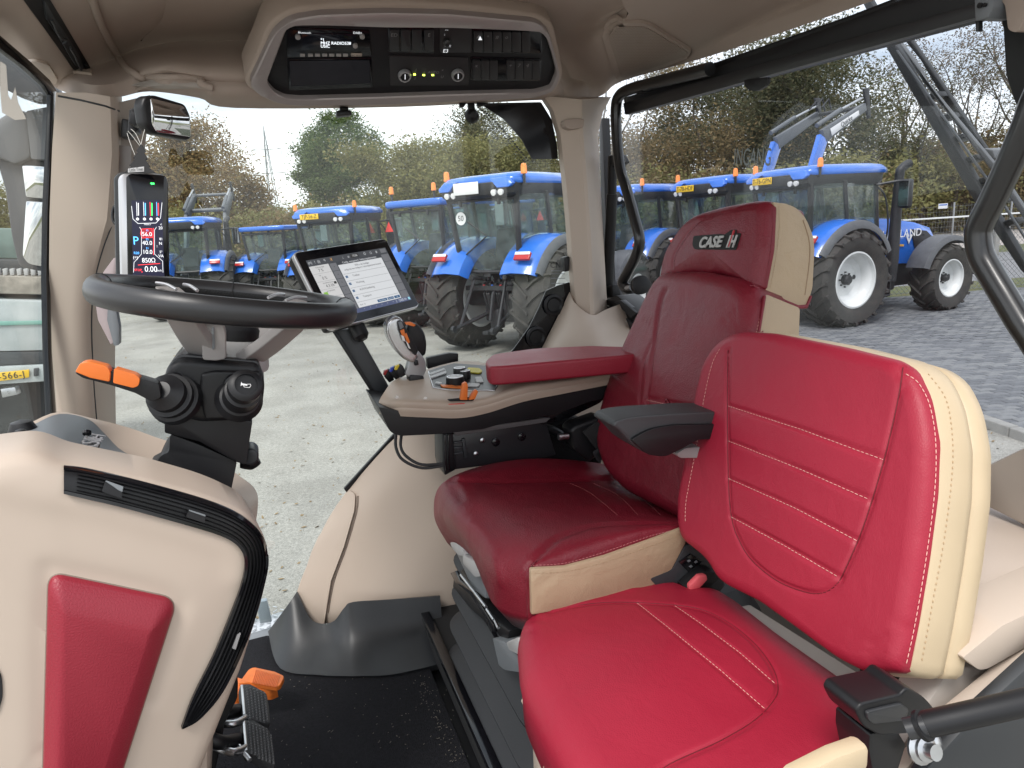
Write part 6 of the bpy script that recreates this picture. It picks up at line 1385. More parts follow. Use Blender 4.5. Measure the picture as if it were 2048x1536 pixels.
afb = slab('card', tp_, (P(280, 320, 'd', 1.33), FW), .0018, black_m, af, 0); lb_ = slab('label', [(256, 337), (288, 333), (288, 343), (256, 345)], (P(280, 320, 'd', 1.329), FW), .0006, lgrey, af, 0); ptext('lettering', 'Little Trees', 258, 340.5, 287, 338, (P(280, 320, 'd', 1.3285), FW), ink, lb_, 7, off=.0002, sx=.62)
for s_ in ([(282, 290), (286, 272), (291, 252), (290, 244)], [(280, 292), (268, 276), (256, 262)], [(282, 290), (272, 268), (262, 258)], [(270, 310), (262, 290), (254, 266)]): tube('string', [P(x, y, 'd', 1.335) for x, y in s_], .0006, wiref, af, 5, sm=3)
# ================================================================== PEDALS
ap = thing('accelerator_pedal', P(500, 1360, 'l', 1.45), 'worn orange ribbed accelerator pedal under the dashboard', 'pedal')
apl = pln(P(480, 1345, 'l', 1.40), P(560, 1355, 'l', 1.42), P(550, 1370, 'l', 1.36))
apl = PL('z', 1.30)
pf = slab('tread', [(498, 1338, 8), (508, 1334, 8), (550, 1343), (569, 1352, 5), (560, 1370, 6), (552, 1374, 5), (500, 1364, 5), (476, 1367, 4), (482, 1360), (492, 1346)], apl, .012, orange_d, ap, .006, seg=3)
slab('arm', [(448, 1352, 4), (460, 1350), (478, 1356), (500, 1362), (555, 1372), (540, 1378), (500, 1380), (470, 1390), (456, 1386), (460, 1366)], PL('z', 1.285), .03, orange_d, ap, .005, r=3)
bm = bmesh.new()
for k in range(16):
    x = 512+k*3.1; bprism(bm, [P(x, 1339+k*.75, 'z', 1.302), P(x+1.1, 1339+k*.75, 'z', 1.302), P(x-7, 1366+k*.55, 'z', 1.302), P(x-8.1, 1366+k*.55, 'z', 1.302)], ZX*-.003)
o = fin('tread_ribs', bm, orange, pf, 0); o['kind'] = 'stuff'
for k, (pts, lab) in enumerate((([(480, 1368, 5), (500, 1367), (534, 1385, 8), (538, 1410), (541, 1446, 4), (520, 1444), (486, 1436, 6), (482, 1400)], 'upper of the two black studded brake pedals'), ([(484, 1440, 5), (506, 1440), (538, 1458, 8), (545, 1485), (551, 1530, 4), (530, 1524), (506, 1508, 5), (492, 1506, 5), (488, 1470)], 'lower of the two black studded brake pedals'))):
    bp_ = thing('brake_pedal', P(505, 1405+75*k, 'z', 1.36), lab, 'pedal', 'brake pedals'); z = 1.36
    bpl = pln(P(510, 1400+75*k, 'z', z), P(540, 1400+75*k, 'z', z)-ZX*.012, P(510, 1440+75*k, 'z', z))
    po = slab('pad', pts, bpl, .018, rubber, bp_, .004, seg=2)
    slab('steel_edge', [(pts[0][0]+1, pts[0][1]+2), (pts[0][0]+6, pts[0][1]+2), (pts[0][0]+11, pts[0][1]+60), (pts[0][0]+6, pts[0][1]+62)], bpl, .003, steel, bp_, .0005, off=-.001)
    bm = bmesh.new(); nrm_ = -pin(bpl)
    for i in range(7):
        for j in range(13):
            x = pts[0][0]+10+i*7.2+j*.55; y = pts[0][1]+5+j*5.3+i*2.6
            if not inpoly(x+3, y+2, [q[:2] for q in pts]): continue
            b_ = [P(x, y, bpl), P(x+4.8, y+1.6, bpl), P(x+5, y+4.6, bpl), P(x+.3, y+3.2, bpl)]
            t_ = [sum(b_, Vector())/4+(q-sum(b_, Vector())/4)*.5+nrm_*.004 for q in b_]
            vb = [bm.verts.new(q) for q in b_]; vt = [bm.verts.new(q) for q in t_]; bm.faces.new(vt)
            for q in range(4): bm.faces.new((vb[q], vb[(q+1) % 4], vt[(q+1) % 4], vt[q]))
    o = fin('studs', bm, mat('stud_rubber', (.11, .11, .115), .45), po, 0); o['kind'] = 'stuff'
    dy = 60*k
    tube('pedal_arm', [P(422+k*4, 1442+dy*.8, 'z', 1.38), P(466, 1448+dy*.95, 'z', 1.38), P(500, 1430+dy, 'z', 1.35)], .008, steel if 1 else 0, bp_, 8, sm=4)
    tube('pedal_shaft', [P(405, 1410+dy, 'z', 1.42), P(440, 1425+dy, 'z', 1.40), P(480, 1420+dy, 'z', 1.35)], .014, black, bp_, 10, sm=4)
tube('lock_pin', [P(478, 1492, 'z', 1.365), P(500, 1520, 'z', 1.36)], .0045, steel, bp_, 8, sm=0)
# dark pedal box behind
pb_ = slab('pedal_box', [(380, 1370), (470, 1330), (476, 1400), (450, 1450), (400, 1700), (330, 1700)], PL('l', 1.34), .05, black_m, None, .01); S(pb_, label='black pedal bulkhead under the dashboard')
# ================================================================== DRIVER'S SEAT
ds = thing('driver_seat', C(.55, 1.28, 1.2), 'wine red leather driver seat with tan sides and lettered headrest, on black bellows', 'seat')
bpl_ = pln(C(.735, 1.28, 1.78), C(.735, 1.0, 1.78), C(.915, 1.28, 2.25)); bn = -pin(bpl_)
def on_pl(pts, pl, off=0): return [P(p[0], p[1], pl)-pin(pl)*off for p in pts]
# backrest
bo = rr([(1336, 545, 20), (1312, 585, 30), (1266, 680, 40), (1228, 770, 40), (1208, 850, 40), (1206, 895, 30), (1222, 945, 30), (1262, 985, 20), (1370, 1040, 20), (1480, 1110, 30), (1500, 1000, 20), (1531, 602, 10), (1524, 578, 10), (1500, 560, 10), (1420, 545, 10)], 16)
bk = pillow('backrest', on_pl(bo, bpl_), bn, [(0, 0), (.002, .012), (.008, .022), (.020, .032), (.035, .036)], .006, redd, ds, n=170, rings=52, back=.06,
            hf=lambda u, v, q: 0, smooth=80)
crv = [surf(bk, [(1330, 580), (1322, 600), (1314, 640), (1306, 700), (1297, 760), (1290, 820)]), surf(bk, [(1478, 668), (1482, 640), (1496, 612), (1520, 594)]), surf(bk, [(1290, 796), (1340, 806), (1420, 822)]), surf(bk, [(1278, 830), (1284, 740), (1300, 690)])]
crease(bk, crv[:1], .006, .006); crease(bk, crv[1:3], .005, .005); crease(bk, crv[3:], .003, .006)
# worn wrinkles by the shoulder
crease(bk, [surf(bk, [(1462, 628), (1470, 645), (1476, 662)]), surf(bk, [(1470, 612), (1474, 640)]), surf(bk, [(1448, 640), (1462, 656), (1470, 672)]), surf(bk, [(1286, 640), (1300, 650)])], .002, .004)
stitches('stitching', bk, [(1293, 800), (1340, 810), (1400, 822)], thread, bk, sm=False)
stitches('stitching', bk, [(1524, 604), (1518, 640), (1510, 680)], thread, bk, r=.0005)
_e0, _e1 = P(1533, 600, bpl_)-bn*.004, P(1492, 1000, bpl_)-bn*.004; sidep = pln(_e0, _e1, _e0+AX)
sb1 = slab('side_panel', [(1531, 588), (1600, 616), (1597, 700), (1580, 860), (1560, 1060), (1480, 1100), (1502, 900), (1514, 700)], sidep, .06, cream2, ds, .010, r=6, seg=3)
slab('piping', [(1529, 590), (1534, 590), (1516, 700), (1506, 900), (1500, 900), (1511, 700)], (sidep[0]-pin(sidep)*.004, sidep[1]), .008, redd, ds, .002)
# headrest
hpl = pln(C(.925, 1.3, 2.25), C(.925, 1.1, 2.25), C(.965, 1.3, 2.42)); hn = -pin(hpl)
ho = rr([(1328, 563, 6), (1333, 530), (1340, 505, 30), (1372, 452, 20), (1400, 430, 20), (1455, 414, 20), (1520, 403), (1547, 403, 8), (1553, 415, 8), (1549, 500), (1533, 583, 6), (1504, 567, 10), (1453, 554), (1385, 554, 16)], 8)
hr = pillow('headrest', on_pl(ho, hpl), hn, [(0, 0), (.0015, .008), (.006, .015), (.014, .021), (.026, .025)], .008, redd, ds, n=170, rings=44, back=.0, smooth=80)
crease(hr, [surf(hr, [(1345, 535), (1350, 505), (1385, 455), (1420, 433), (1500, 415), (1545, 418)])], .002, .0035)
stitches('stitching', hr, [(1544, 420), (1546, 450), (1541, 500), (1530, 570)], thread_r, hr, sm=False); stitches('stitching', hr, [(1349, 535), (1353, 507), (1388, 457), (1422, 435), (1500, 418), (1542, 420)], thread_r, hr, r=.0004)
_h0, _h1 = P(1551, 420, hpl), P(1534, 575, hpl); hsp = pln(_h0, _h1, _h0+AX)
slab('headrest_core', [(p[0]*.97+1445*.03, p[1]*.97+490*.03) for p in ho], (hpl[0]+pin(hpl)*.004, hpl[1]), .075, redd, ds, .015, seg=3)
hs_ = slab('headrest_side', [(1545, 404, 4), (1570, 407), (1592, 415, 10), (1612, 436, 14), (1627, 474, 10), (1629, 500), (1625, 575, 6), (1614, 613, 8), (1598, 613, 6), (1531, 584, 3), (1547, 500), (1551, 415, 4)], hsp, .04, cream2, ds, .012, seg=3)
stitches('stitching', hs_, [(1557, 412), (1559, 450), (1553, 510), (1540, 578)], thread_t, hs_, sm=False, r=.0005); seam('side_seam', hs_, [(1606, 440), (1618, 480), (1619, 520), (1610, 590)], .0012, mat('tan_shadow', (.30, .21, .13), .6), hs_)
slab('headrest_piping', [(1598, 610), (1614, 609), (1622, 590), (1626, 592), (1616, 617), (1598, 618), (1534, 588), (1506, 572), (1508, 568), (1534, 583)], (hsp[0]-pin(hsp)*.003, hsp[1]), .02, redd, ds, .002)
# embroidered badge
bdg = patch('badge', hr, [(1388, 472, 3), (1440, 468), (1458, 470), (1462, 460, 2), (1474, 459, 2), (1474, 466), (1483, 467, 2), (1473, 500, 3), (1390, 499, 4), (1385, 490, 5)], mat('badge_black', (.012, .012, .012), .7), hr, .0012, .001, n=2)
hp2 = on(hr, 1432, 485)[0]; hq = on(hr, 1392, 487); hq2 = on(hr, 1478, 483)
lmat = mat('embroidery_silver', (.42, .42, .41), .55); xd = (hq2[0]-hq[0]).normalized(); nn_ = on(hr, 1432, 485)[1]; yd = nn_.cross(xd)
if yd.dot(UP) < 0: yd = -yd
def hrtext(s, x, y, h, m, sx=1, sh=.25):
    p = on(hr, x, y); return text('lettering', s, p[0]+p[1]*.0045, xd, yd, h, m, bdg, .0012, sx=sx, shear=sh, bold=.0010)
hrtext('CASE', 1423, 486, .0315, lmat, 1.02); hrtext('IH', 1465, 485, .033, lmat, .75, .35); hrtext('I', 1464, 480, .045, mat('embroidery_red', (.45, .03, .04), .6), .6, .35)
# cushion
slices = [
 (1.52, [(893, 1084), (868, 1030), (885, 966), (980, 928), (1100, 917), (1240, 934), (1330, 965)]),
 (1.46, [(903, 1080), (876, 1022), (905, 958), (990, 940), (1110, 936), (1240, 948), (1345, 985)]),
 (1.40, [(914, 1085), (888, 1025), (922, 975), (1000, 966), (1120, 962), (1240, 972), (1352, 998)]),
 (1.30, [(945, 1115), (912, 1045), (950, 1005), (1030, 994), (1135, 985), (1250, 990), (1362, 1014)]),
 (1.20, [(968, 1170), (948, 1085), (990, 1045), (1062, 1025), (1160, 1012), (1262, 1008), (1370, 1026)]),
 (1.11, [(990, 1212), (985, 1130), (1025, 1085), (1095, 1060), (1180, 1044), (1275, 1030), (1374, 1036)]),
 (1.055, [(1030, 1230), (1026, 1165), (1052, 1115), (1115, 1088), (1195, 1066), (1284, 1048), (1374, 1043)]),
 (1.030, [(1052, 1236), (1052, 1180), (1066, 1130), (1130, 1110), (1208, 1086), (1292, 1060), (1374, 1050)]),
 (1.022, [(1056, 1238), (1055, 1185), (1060, 1143), (1130, 1137), (1210, 1116), (1300, 1084), (1374, 1060)])]
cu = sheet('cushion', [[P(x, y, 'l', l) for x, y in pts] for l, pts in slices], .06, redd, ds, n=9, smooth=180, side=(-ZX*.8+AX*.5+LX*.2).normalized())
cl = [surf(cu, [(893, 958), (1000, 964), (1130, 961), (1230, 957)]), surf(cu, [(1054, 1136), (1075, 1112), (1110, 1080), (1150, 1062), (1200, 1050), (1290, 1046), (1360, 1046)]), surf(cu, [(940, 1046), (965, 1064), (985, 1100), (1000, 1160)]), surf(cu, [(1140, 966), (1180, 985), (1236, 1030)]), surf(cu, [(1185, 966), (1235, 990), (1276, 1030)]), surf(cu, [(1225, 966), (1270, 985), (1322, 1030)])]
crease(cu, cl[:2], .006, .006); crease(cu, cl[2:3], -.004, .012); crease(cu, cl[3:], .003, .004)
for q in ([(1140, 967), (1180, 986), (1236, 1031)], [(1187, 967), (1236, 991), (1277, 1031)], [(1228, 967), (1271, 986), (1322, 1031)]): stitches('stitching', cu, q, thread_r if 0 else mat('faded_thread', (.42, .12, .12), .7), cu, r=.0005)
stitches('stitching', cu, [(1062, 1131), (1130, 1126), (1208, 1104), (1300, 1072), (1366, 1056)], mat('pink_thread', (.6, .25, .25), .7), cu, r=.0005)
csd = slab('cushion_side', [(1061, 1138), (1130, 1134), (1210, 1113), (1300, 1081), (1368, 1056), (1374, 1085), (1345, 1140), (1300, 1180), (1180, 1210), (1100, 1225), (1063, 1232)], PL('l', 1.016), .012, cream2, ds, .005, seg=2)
stitches('stitching', csd, [(1062, 1146), (1130, 1143), (1210, 1124), (1300, 1092), (1364, 1068)], thread_t, csd, r=.0005)
cyl_ = prism('cushion_core', [C(.44, 1.07, 1.585), C(.80, 1.07, 1.62), C(.80, 1.47, 1.62), C(.44, 1.47, 1.585)], ZX*.06, mgrey, ds, .01)
# grey front handle plates
gp_ = PL('a', .352)
slab('front_plate', [(896, 1040, 8), (925, 1040, 10), (955, 1075, 12), (968, 1120), (972, 1200), (945, 1180), (900, 1080)], gp_, .05, mgrey, ds, .006, r=4)
slab('adjust_tab', [(899, 1078, 4), (925, 1094, 3), (930, 1112, 4), (917, 1111, 4), (902, 1094, 4)], PL('a', .338), .02, lgrey, ds, .004); slab('adjust_tab', [(925, 1108, 4), (960, 1130, 3), (965, 1152, 4), (950, 1155, 4), (926, 1128, 4)], PL('a', .338), .02, lgrey, ds, .004)
# suspension: slides, springs, bellows, plinth
slab('slide_rail', [(908, 1144), (922, 1140), (990, 1240), (1018, 1262), (1015, 1290), (990, 1278), (965, 1240), (940, 1218), (905, 1175)], PL('a', .36), .08, black, ds, .004)
slab('rail_edge', [(900, 1146), (910, 1142), (918, 1160), (945, 1182), (985, 1248), (988, 1276), (980, 1262), (972, 1240), (940, 1190), (910, 1165)], PL('a', .352), .01, black_g, ds, .002)
for q in (((922, 1150), (972, 1214)), ((974, 1219), (988, 1240)), ((990, 1241), (997, 1256))): tube('lock_bar', [P(*q[0], 'a', .345), P(*q[1], 'a', .345)], .0035, steel, ds, 8, sm=0)
slab('base_shell', [(985, 1276, 3), (1005, 1282, 4), (1016, 1293), (1036, 1312), (1040, 1345), (1008, 1340, 6), (997, 1330)], PL('a', .345), .06, mgrey, ds, .006, r=3); slab('height_tab', [(1012, 1285, 4), (1036, 1274, 4), (1042, 1312, 3), (1018, 1300, 4)], PL('a', .335), .02, lgrey, ds, .004)
def rrect(a0, a1, l0, l1, z, r, n=7):
    out = []
    for (ca, cl_, s) in ((a1-r, l1-r, 0), (a0+r, l1-r, 90), (a0+r, l0+r, 180), (a1-r, l0+r, 270)):
        for i in range(n+1):
            t = R(s+90*i/n); out.append(C(ca+math.cos(t)*r, cl_+math.sin(t)*r, z))
    return out
rings = []
for i in range(4):
    z = 1.60-.088*i; o_ = .012*i
    rings += [rrect(.44-o_, .86, 1.07-o_*.4, 1.58, z, .05), rrect(.385-o_, .88, 1.015-o_*.4, 1.63, z-.046, .08), rrect(.358-o_, .88, .995-o_*.4, 1.645, z-.064, .09), rrect(.360-o_, .88, .997-o_*.4, 1.643, z-.072, .09), rrect(.44-o_, .86, 1.07-o_*.4, 1.58, z-.076, .05)]
bw_ = loft('bellows', rings, mat('bellows_rubber', (.014, .015, .018), .6, bump=('noise', 250, .2, .001), var=.2), ds, smooth=35)
pln_ = prism('plinth', rrect(.31, .95, .96, 1.95, 1.2, .02, 2), ZX*.06, black_m, ds, .004)
prism('plinth_edge', rrect(.305, .33, .98, 1.93, 1.26, .008, 2), ZX*.02, black_g, ds, .002)
# socket console between the seats
scn_ = slab('side_console', [(1300, 1158), (1345, 1140), (1372, 1090, 10), (1392, 1088, 10), (1430, 1120, 10), (1450, 1170), (1420, 1210), (1330, 1190)], PL('l', 1.015), .03, dgrey, ds, .008, r=6)
so = slab('socket', [(1358, 1124, 2), (1382, 1108, 2), (1406, 1122, 2), (1380, 1147, 2)], PL('l', 1.012), .01, black_g, ds, .001); 
for x, y in ((1374, 1122), (1388, 1124), (1378, 1133)): slab('socket_slot', [(x, y), (x+5, y-3), (x+8, y), (x+3, y+3)], PL('l', 1.010), .001, mgrey, so, 0)
# left armrest
arp = PL('l', .985)
slab('armrest', [(1226, 852, 8), (1232, 842, 8), (1255, 835, 14), (1290, 831), (1400, 824), (1480, 824), (1480, 870), (1395, 872), (1362, 896, 12), (1330, 914, 14), (1296, 910, 12), (1265, 890, 12), (1240, 862, 12)], arp, .075, mat('armrest_grey', (.035, .037, .040), .5, bump=('noise', 1100, .6, .0006)), ds, .020, r=10, seg=5)
slab('armrest_lower', [(1262, 880, 8), (1300, 858, 20), (1350, 850), (1480, 848), (1480, 875), (1395, 880), (1364, 898), (1330, 914, 12), (1296, 910, 10)], PL('l', .978), .06, black, ds, .010, r=6, seg=3)
slab('armrest_pivot', [(1352, 908, 8), (1372, 896, 6), (1480, 890), (1480, 915), (1360, 916, 5)], PL('l', 1.0), .04, wgrey, ds, .008, r=4)
# seat belt
bt_ = thing('seat_belt', P(1190, 890, 'l', 1.5), 'black seat belt retractor with buckle tongue lying beside the red cushion', 'seat belt')
slab('retractor', [(1141, 862, 5), (1150, 852), (1205, 832, 8), (1218, 850), (1212, 900), (1180, 925), (1150, 900)], PL('l', 1.50), .06, black, bt_, .010, r=6, seg=3)
slab('webbing', [(1166, 864), (1196, 843), (1226, 882), (1198, 905)], PL('l', 1.475), .006, mat('belt_webbing', (.012, .012, .013), .8, bump=('noise', 500, .6, .001)), bt_, .001)
slab('tongue', [(1186, 905, 4), (1226, 880, 4), (1237, 892, 4), (1230, 908), (1244, 934, 3), (1228, 942, 3), (1214, 916), (1196, 924, 4)], PL('l', 1.462), .006, mat('tongue_grey', (.03, .03, .033), .35), bt_, .002)
slab('tongue_slot', [(1193, 908, 2), (1222, 889, 2), (1226, 894, 2), (1198, 914, 2)], PL('l', 1.461), .001, black_m, bt_, 0); lathe('tongue_hole', P(1226, 926, 'l', 1.4615), -LX, [(.005, 0), (.005, .0006), (0, .0006)], black_m, bt_, 12)
tube('anchor_bolt', [P(1117, 874, 'l', 1.5), P(1136, 872, 'l', 1.5)], .008, steel, bt_, 12, sm=0)
bk2 = thing('belt_buckle', P(1400, 1165, 'l', .98), 'belt buckle with faded red release button between the two seats', 'buckle')
slab('body', [(1372, 1178), (1412, 1142, 4), (1436, 1146, 5), (1438, 1160), (1408, 1186), (1380, 1190)], PL('l', .985), .03, black, bk2, .004, r=3)
slab('release_button', [(1380, 1172), (1400, 1152, 3), (1414, 1150, 3), (1416, 1160, 3), (1396, 1182), (1380, 1184)], PL('l', .978), .012, mat('faded_red', (.62, .10, .12), .45), bk2, .003)
# ================================================================== RIGHT HAND CONSOLE
rc = thing('armrest_console', P(900, 820, 'l', 1.6), 'beige armrest console with black underside, control dials and red padded armrest', 'console')
cols = [(758, 775), (800, 815), (860, 862), (920, 925), (975, 990), (1045, 1045), (1120, 1120), (1224, 1224)]
R0 = [(758, 818, 1.56), (800, 822, 1.512), (860, 825, 1.505), (920, 826, 1.505), (975, 816, 1.505), (1045, 794, 1.505), (1120, 779, 1.505), (1228, 758, 1.505)]
R1 = [(758, 803, 1.565), (800, 802, 1.512), (860, 805, 1.505), (920, 806, 1.505), (975, 797, 1.505), (1045, 776, 1.505), (1120, 764, 1.505), (1228, 747, 1.505)]
R2 = [(770, 782, 1.60), (812, 788, 1.55), (862, 789, 1.54), (925, 790, 1.54), (985, 783, 1.54), (1045, 764, 1.53), (1120, 755, 1.53), (1228, 740, 1.53)]
R3 = [(784, 764, 1.66), (818, 766, 1.64), (862, 772, 1.60), (925, 776, 1.59), (988, 772, 1.58), (1042, 758, 1.56), (1120, 750, 1.56), (1228, 736, 1.56)]
R4 = [(802, 754, 1.72), (828, 750, 1.72), (862, 736, 1.74), (925, 722, 1.76), (988, 730, 1.74), (1040, 748, 1.66), (1120, 744, 1.62), (1228, 730, 1.62)]
tp2 = sheet('upper_cover', [[P(x, y, 'l', l) for x, y, l in r] for r in (R0, R1, R2, R3, R4)], .012, mat('console_beige', (.43, .345, .275), .45, bump=('noise', 900, .12, .0004), var=.03), rc, n=6, side=-ZX, smooth=60)
slab('lower_cover', [(757, 814, 3), (800, 822), (860, 825), (920, 826), (975, 816), (1045, 794), (1120, 779), (1230, 757), (1232, 792), (1180, 803), (1116, 827), (1060, 838), (994, 850), (968, 858, 4), (882, 868), (800, 872, 6), (780, 864, 8)], PL('l', 1.512), .20, black, rc, .008, r=4, seg=3)
slab('wiring_tray', [(1060, 834), (1116, 822), (1170, 800), (1215, 790), (1200, 806), (1140, 835), (1085, 850)], PL('l', 1.56), .08, black_g, rc, .005, r=4)
dkp = patch('control_panel', tp2, [(855, 743, 4), (882, 734), (908, 727), (986, 733), (1006, 751, 4), (988, 781, 6), (866, 776, 5)], mat('panel_charcoal', (.03, .031, .034), .35), rc, .001, .002, n=3)
seam('panel_rim', tp2, [(857, 744), (866, 776), (900, 781), (988, 782), (1006, 752)], .0016, satin, rc, sm=False, lift=.001)
kp = mat('key_grey', (.45, .46, .46), .4)
for q, m_ in (([(858, 750), (888, 739), (890, 742), (862, 753)], kp), ([(860, 755), (892, 744), (893, 749), (863, 759)], kp), ([(934, 738, 4), (958, 739, 4), (965, 745, 4), (960, 749, 3), (936, 747, 3)], mat('yellow_key', (.55, .48, .03), .45)), ([(950, 757), (962, 756), (967, 767), (952, 767)], kp), ([(880, 772), (930, 775), (926, 779), (884, 776)], mat('orange_key', (.75, .22, .06), .4)), ([(934, 769), (960, 770), (957, 776), (932, 775)], kp), ([(872, 766), (884, 768), (882, 771), (870, 769)], kp)):
    patch('key_pad', tp2, q, m_, dkp, .0045, .003, r=2, n=2)
for i in range(9): 
    x = 862+i*3.3; patch('small_key', tp2, [(x, 751.5-i*1.15), (x+2, 750.8-i*1.15), (x+2.6, 753-i*1.15), (x+.6, 753.7-i*1.15)], white_i if 0 else lgrey, dkp, .0055, .002)
for x, y, r in ((911, 768, .022), (920, 750, .016), (931, 756, .0135)):
    h = on(tp2, x, y); kn_ = lathe('dial', h[0], ZX, [(r, 0), (r*1.02, .004), (r, .017), (r*.94, .0185), (0, .0185)], black, dkp, 30)
    lathe('dial_ring', h[0]+ZX*.0186, ZX, [(r*.92, 0), (r*.9, .0012), (r*.78, .0012), (r*.76, 0)], satin, kn_, 30)
    lathe('dial_cap', h[0]+ZX*.0184, ZX, [(r*.76, 0), (r*.6, .0014), (0, .0018)], kp, kn_, 24)
# orange levers in their slot
slab('lever_slot', [(894, 799, 4), (944, 794, 5), (950, 798, 4), (946, 802, 3), (900, 803, 3)], PL('l', 1.500), .004, black_m, rc, 0)
for pts in ([(921, 800), (926, 768, 2), (933, 764, 2), (936, 770), (935, 800)], [(938, 800), (947, 785), (953, 779, 2), (956, 784), (950, 798)]): slab('paddle_lever', pts, PL('l', 1.492), .012, orange, rc, .003, r=1)
slab('red_mark', [(896, 808), (930, 806), (929, 808), (898, 809.5)], PL('l', 1.503), .001, mat('red_print', (.6, .05, .04), .5), rc, 0)
for x, y in ((794, 794), (851, 796)): slab('paint_chip', [(x-4, y+2), (x-1, y-3), (x+4, y-1), (x+3, y+2), (x, y+3)], PL('l', 1.5035), .0006, mat('chip_white', (.7, .68, .64), .6), rc, 0)
slab('rear_lip', [(854, 716, 3), (900, 706, 2), (917, 707, 2), (917, 727), (862, 742), (855, 736)], PL('l', 1.80), .02, black, rc, .004, r=2)
# finger levers left of the joystick
for i, (x, y, m_) in enumerate(((771, 748, mat('lever_red', (.5, .03, .03), .4)), (784, 742, mat('lever_blue', (.03, .06, .4), .4)), (794, 738, mat('lever_yellow', (.6, .45, .03), .4)))):
    lv_ = slab('finger_lever', [(x-2, y+6), (x, y-6), (x+8, y-10, 2), (x+14, y-4, 2), (x+18, y+12), (x+8, y+18)], PL('l', 1.74-.03*i), .014, black, rc, .003, r=2); slab('cap', [(x-4, y+2), (x-2, y-6), (x+5, y-9, 2), (x+4, y-5), (x, y+2)], PL('l', 1.735-.03*i), .012, m_, lv_, .002)
# padded armrest
az = 2.035
ar = prism('padded_armrest', [P(x, y, 'z', az) for x, y in rr([(969, 722, 8), (984, 708, 10), (1070, 696, 20), (1180, 691), (1300, 694), (1300, 706), (1120, 722), (1000, 733, 14), (976, 733, 8)], 6)], ZX*-.044, redm, rc, .019, 6, 80)
slab('armrest_bracket', [(985, 748), (1016, 742), (1012, 762), (998, 766)], PL('l', 1.60), .05, black, rc, .003)
# joystick
js = thing('joystick', P(820, 750, 'l', 1.68), 'silver grey multifunction joystick with orange switches on the console', 'joystick')
jp = PL('l', 1.66)
slab('stem', [(812, 745), (820, 720), (836, 700), (851, 720), (853, 740), (846, 756), (824, 756), (812, 752)], PL('l', 1.665), .03, mat('joystick_grey', (.34, .34, .35), .3, metal=.5), js, .009, r=5, seg=4)
slab('palm_rest', [(812, 660, 10), (820, 646, 10), (836, 648, 10), (850, 664, 12), (855, 690, 12), (852, 712, 10), (836, 716, 10), (818, 700, 10)], PL('l', 1.70), .035, black, js, .014, r=8, seg=5)
slab('grip', [(772, 664, 10), (775, 644, 10), (792, 632, 10), (806, 638, 8), (810, 655), (818, 676), (832, 698), (840, 712), (828, 728, 8), (806, 718, 10), (790, 700, 12), (780, 684, 12)], PL('l', 1.64), .055, mat('joystick_silver', (.50, .50, .51), .26, metal=.8), js, .018, r=8, seg=6)
slab('switch_plate', [(795, 642, 5), (803, 640, 5), (809, 650), (824, 678), (836, 702), (832, 712, 4), (818, 700), (804, 676), (797, 660)], PL('l', 1.632), .02, black, js, .005, r=3)
for q in ([(801, 662), (808, 658), (811, 672), (806, 674)], [(808, 670), (813, 666), (820, 684), (816, 688)], [(810, 645), (822, 644, 2), (832, 650, 2), (828, 653), (812, 649)]): slab('orange_switch', q, PL('l', 1.625), .01, orange, js, .002, r=1)
for q in ([(802, 670), (808, 672), (812, 684), (806, 682)], [(812, 682), (816, 686), (822, 698), (818, 697)]): slab('pale_switch', q, PL('l', 1.624), .008, whl, js, .002)
slab('upper_switch', [(797, 645), (803, 643), (808, 654), (801, 659)], PL('l', 1.626), .01, mgrey, js, .002, r=1); slab('stem_button', [(828, 722), (836, 720), (838, 730), (830, 732)], PL('l', 1.658), .01, black, js, .002)
slab('gaiter', [(820, 750), (848, 752), (850, 770), (818, 768)], PL('l', 1.66), .04, black, js, .004)
# cables and black mounting box under the console
cb = thing('console_cables', P(820, 900, 'l', 1.58), 'pair of thin black cables looping down from the console to the seat frame', 'cables')
for dx in (0, 11): tube('cable', [P(792+dx, 868, 'l', 1.58), P(792+dx*.9, 895, 'l', 1.57), P(806+dx*.8, 920-dx*.5, 'l', 1.56), P(845, 936-dx*.6, 'l', 1.55), P(892, 930-dx*.3, 'l', 1.55)], .0036, rubber, cb, 8)
mb = thing('console_bracket', P(1000, 900, 'l', 1.56), 'black metal bracket box carrying the armrest console beside the seat', 'bracket')
slab('plate', [(904, 868), (1100, 838), (1094, 850), (1112, 910), (1080, 918), (906, 940), (900, 900)], PL('l', 1.56), .03, mat('bracket_black', (.022, .022, .025), .35), mb, .003)
slab('top_flange', [(904, 863), (1088, 836), (1102, 836), (1092, 845), (912, 872)], PL('l', 1.55), .04, mat('worn_edge', (.16, .155, .16), .4), mb, .002)
slab('end_box', [(884, 868), (906, 866), (912, 940), (890, 952), (885, 930)], PL('l', 1.545), .08, black, mb, .004)
for x in (889, 896): slab('end_rib', [(x, 870), (x+3, 870), (x+5, 940), (x+2, 942)], PL('l', 1.54), .01, black_g, mb, .001)
slab('slot_frame', [(924, 878), (930, 877), (935, 915), (929, 917)], PL('l', 1.553), .01, dgrey, mb, .001)
for y in (884, 895, 906): slab('rib', [(908, y), (926, y-2), (926, y+2), (908, y+4)], PL('l', 1.553), .01, dgrey, mb, .001)
for x, y, r, m_ in ((964, 880, .006, steel), (951, 907, .006, steel), (991, 884, .010, black_g), (1043, 873, .010, black_g)): lathe('bolt', P(x, y, 'l', 1.558), -LX, [(r, 0), (r, .004), (r*.5, .006), (0, .006)], m_, mb, 14)
tube('round_guard', [P(1080+math.cos(R(a))*62, 912+math.sin(R(a))*56, 'l', 1.60) for a in range(185, 345, 12)], .012, black, mb, 10, sm=2); lathe('drum', P(1118, 905, 'l', 1.66), -LX, [(.11, 0), (.11, .04), (.095, .05), (.09, .03), (0, .03)], black, mb, 36)
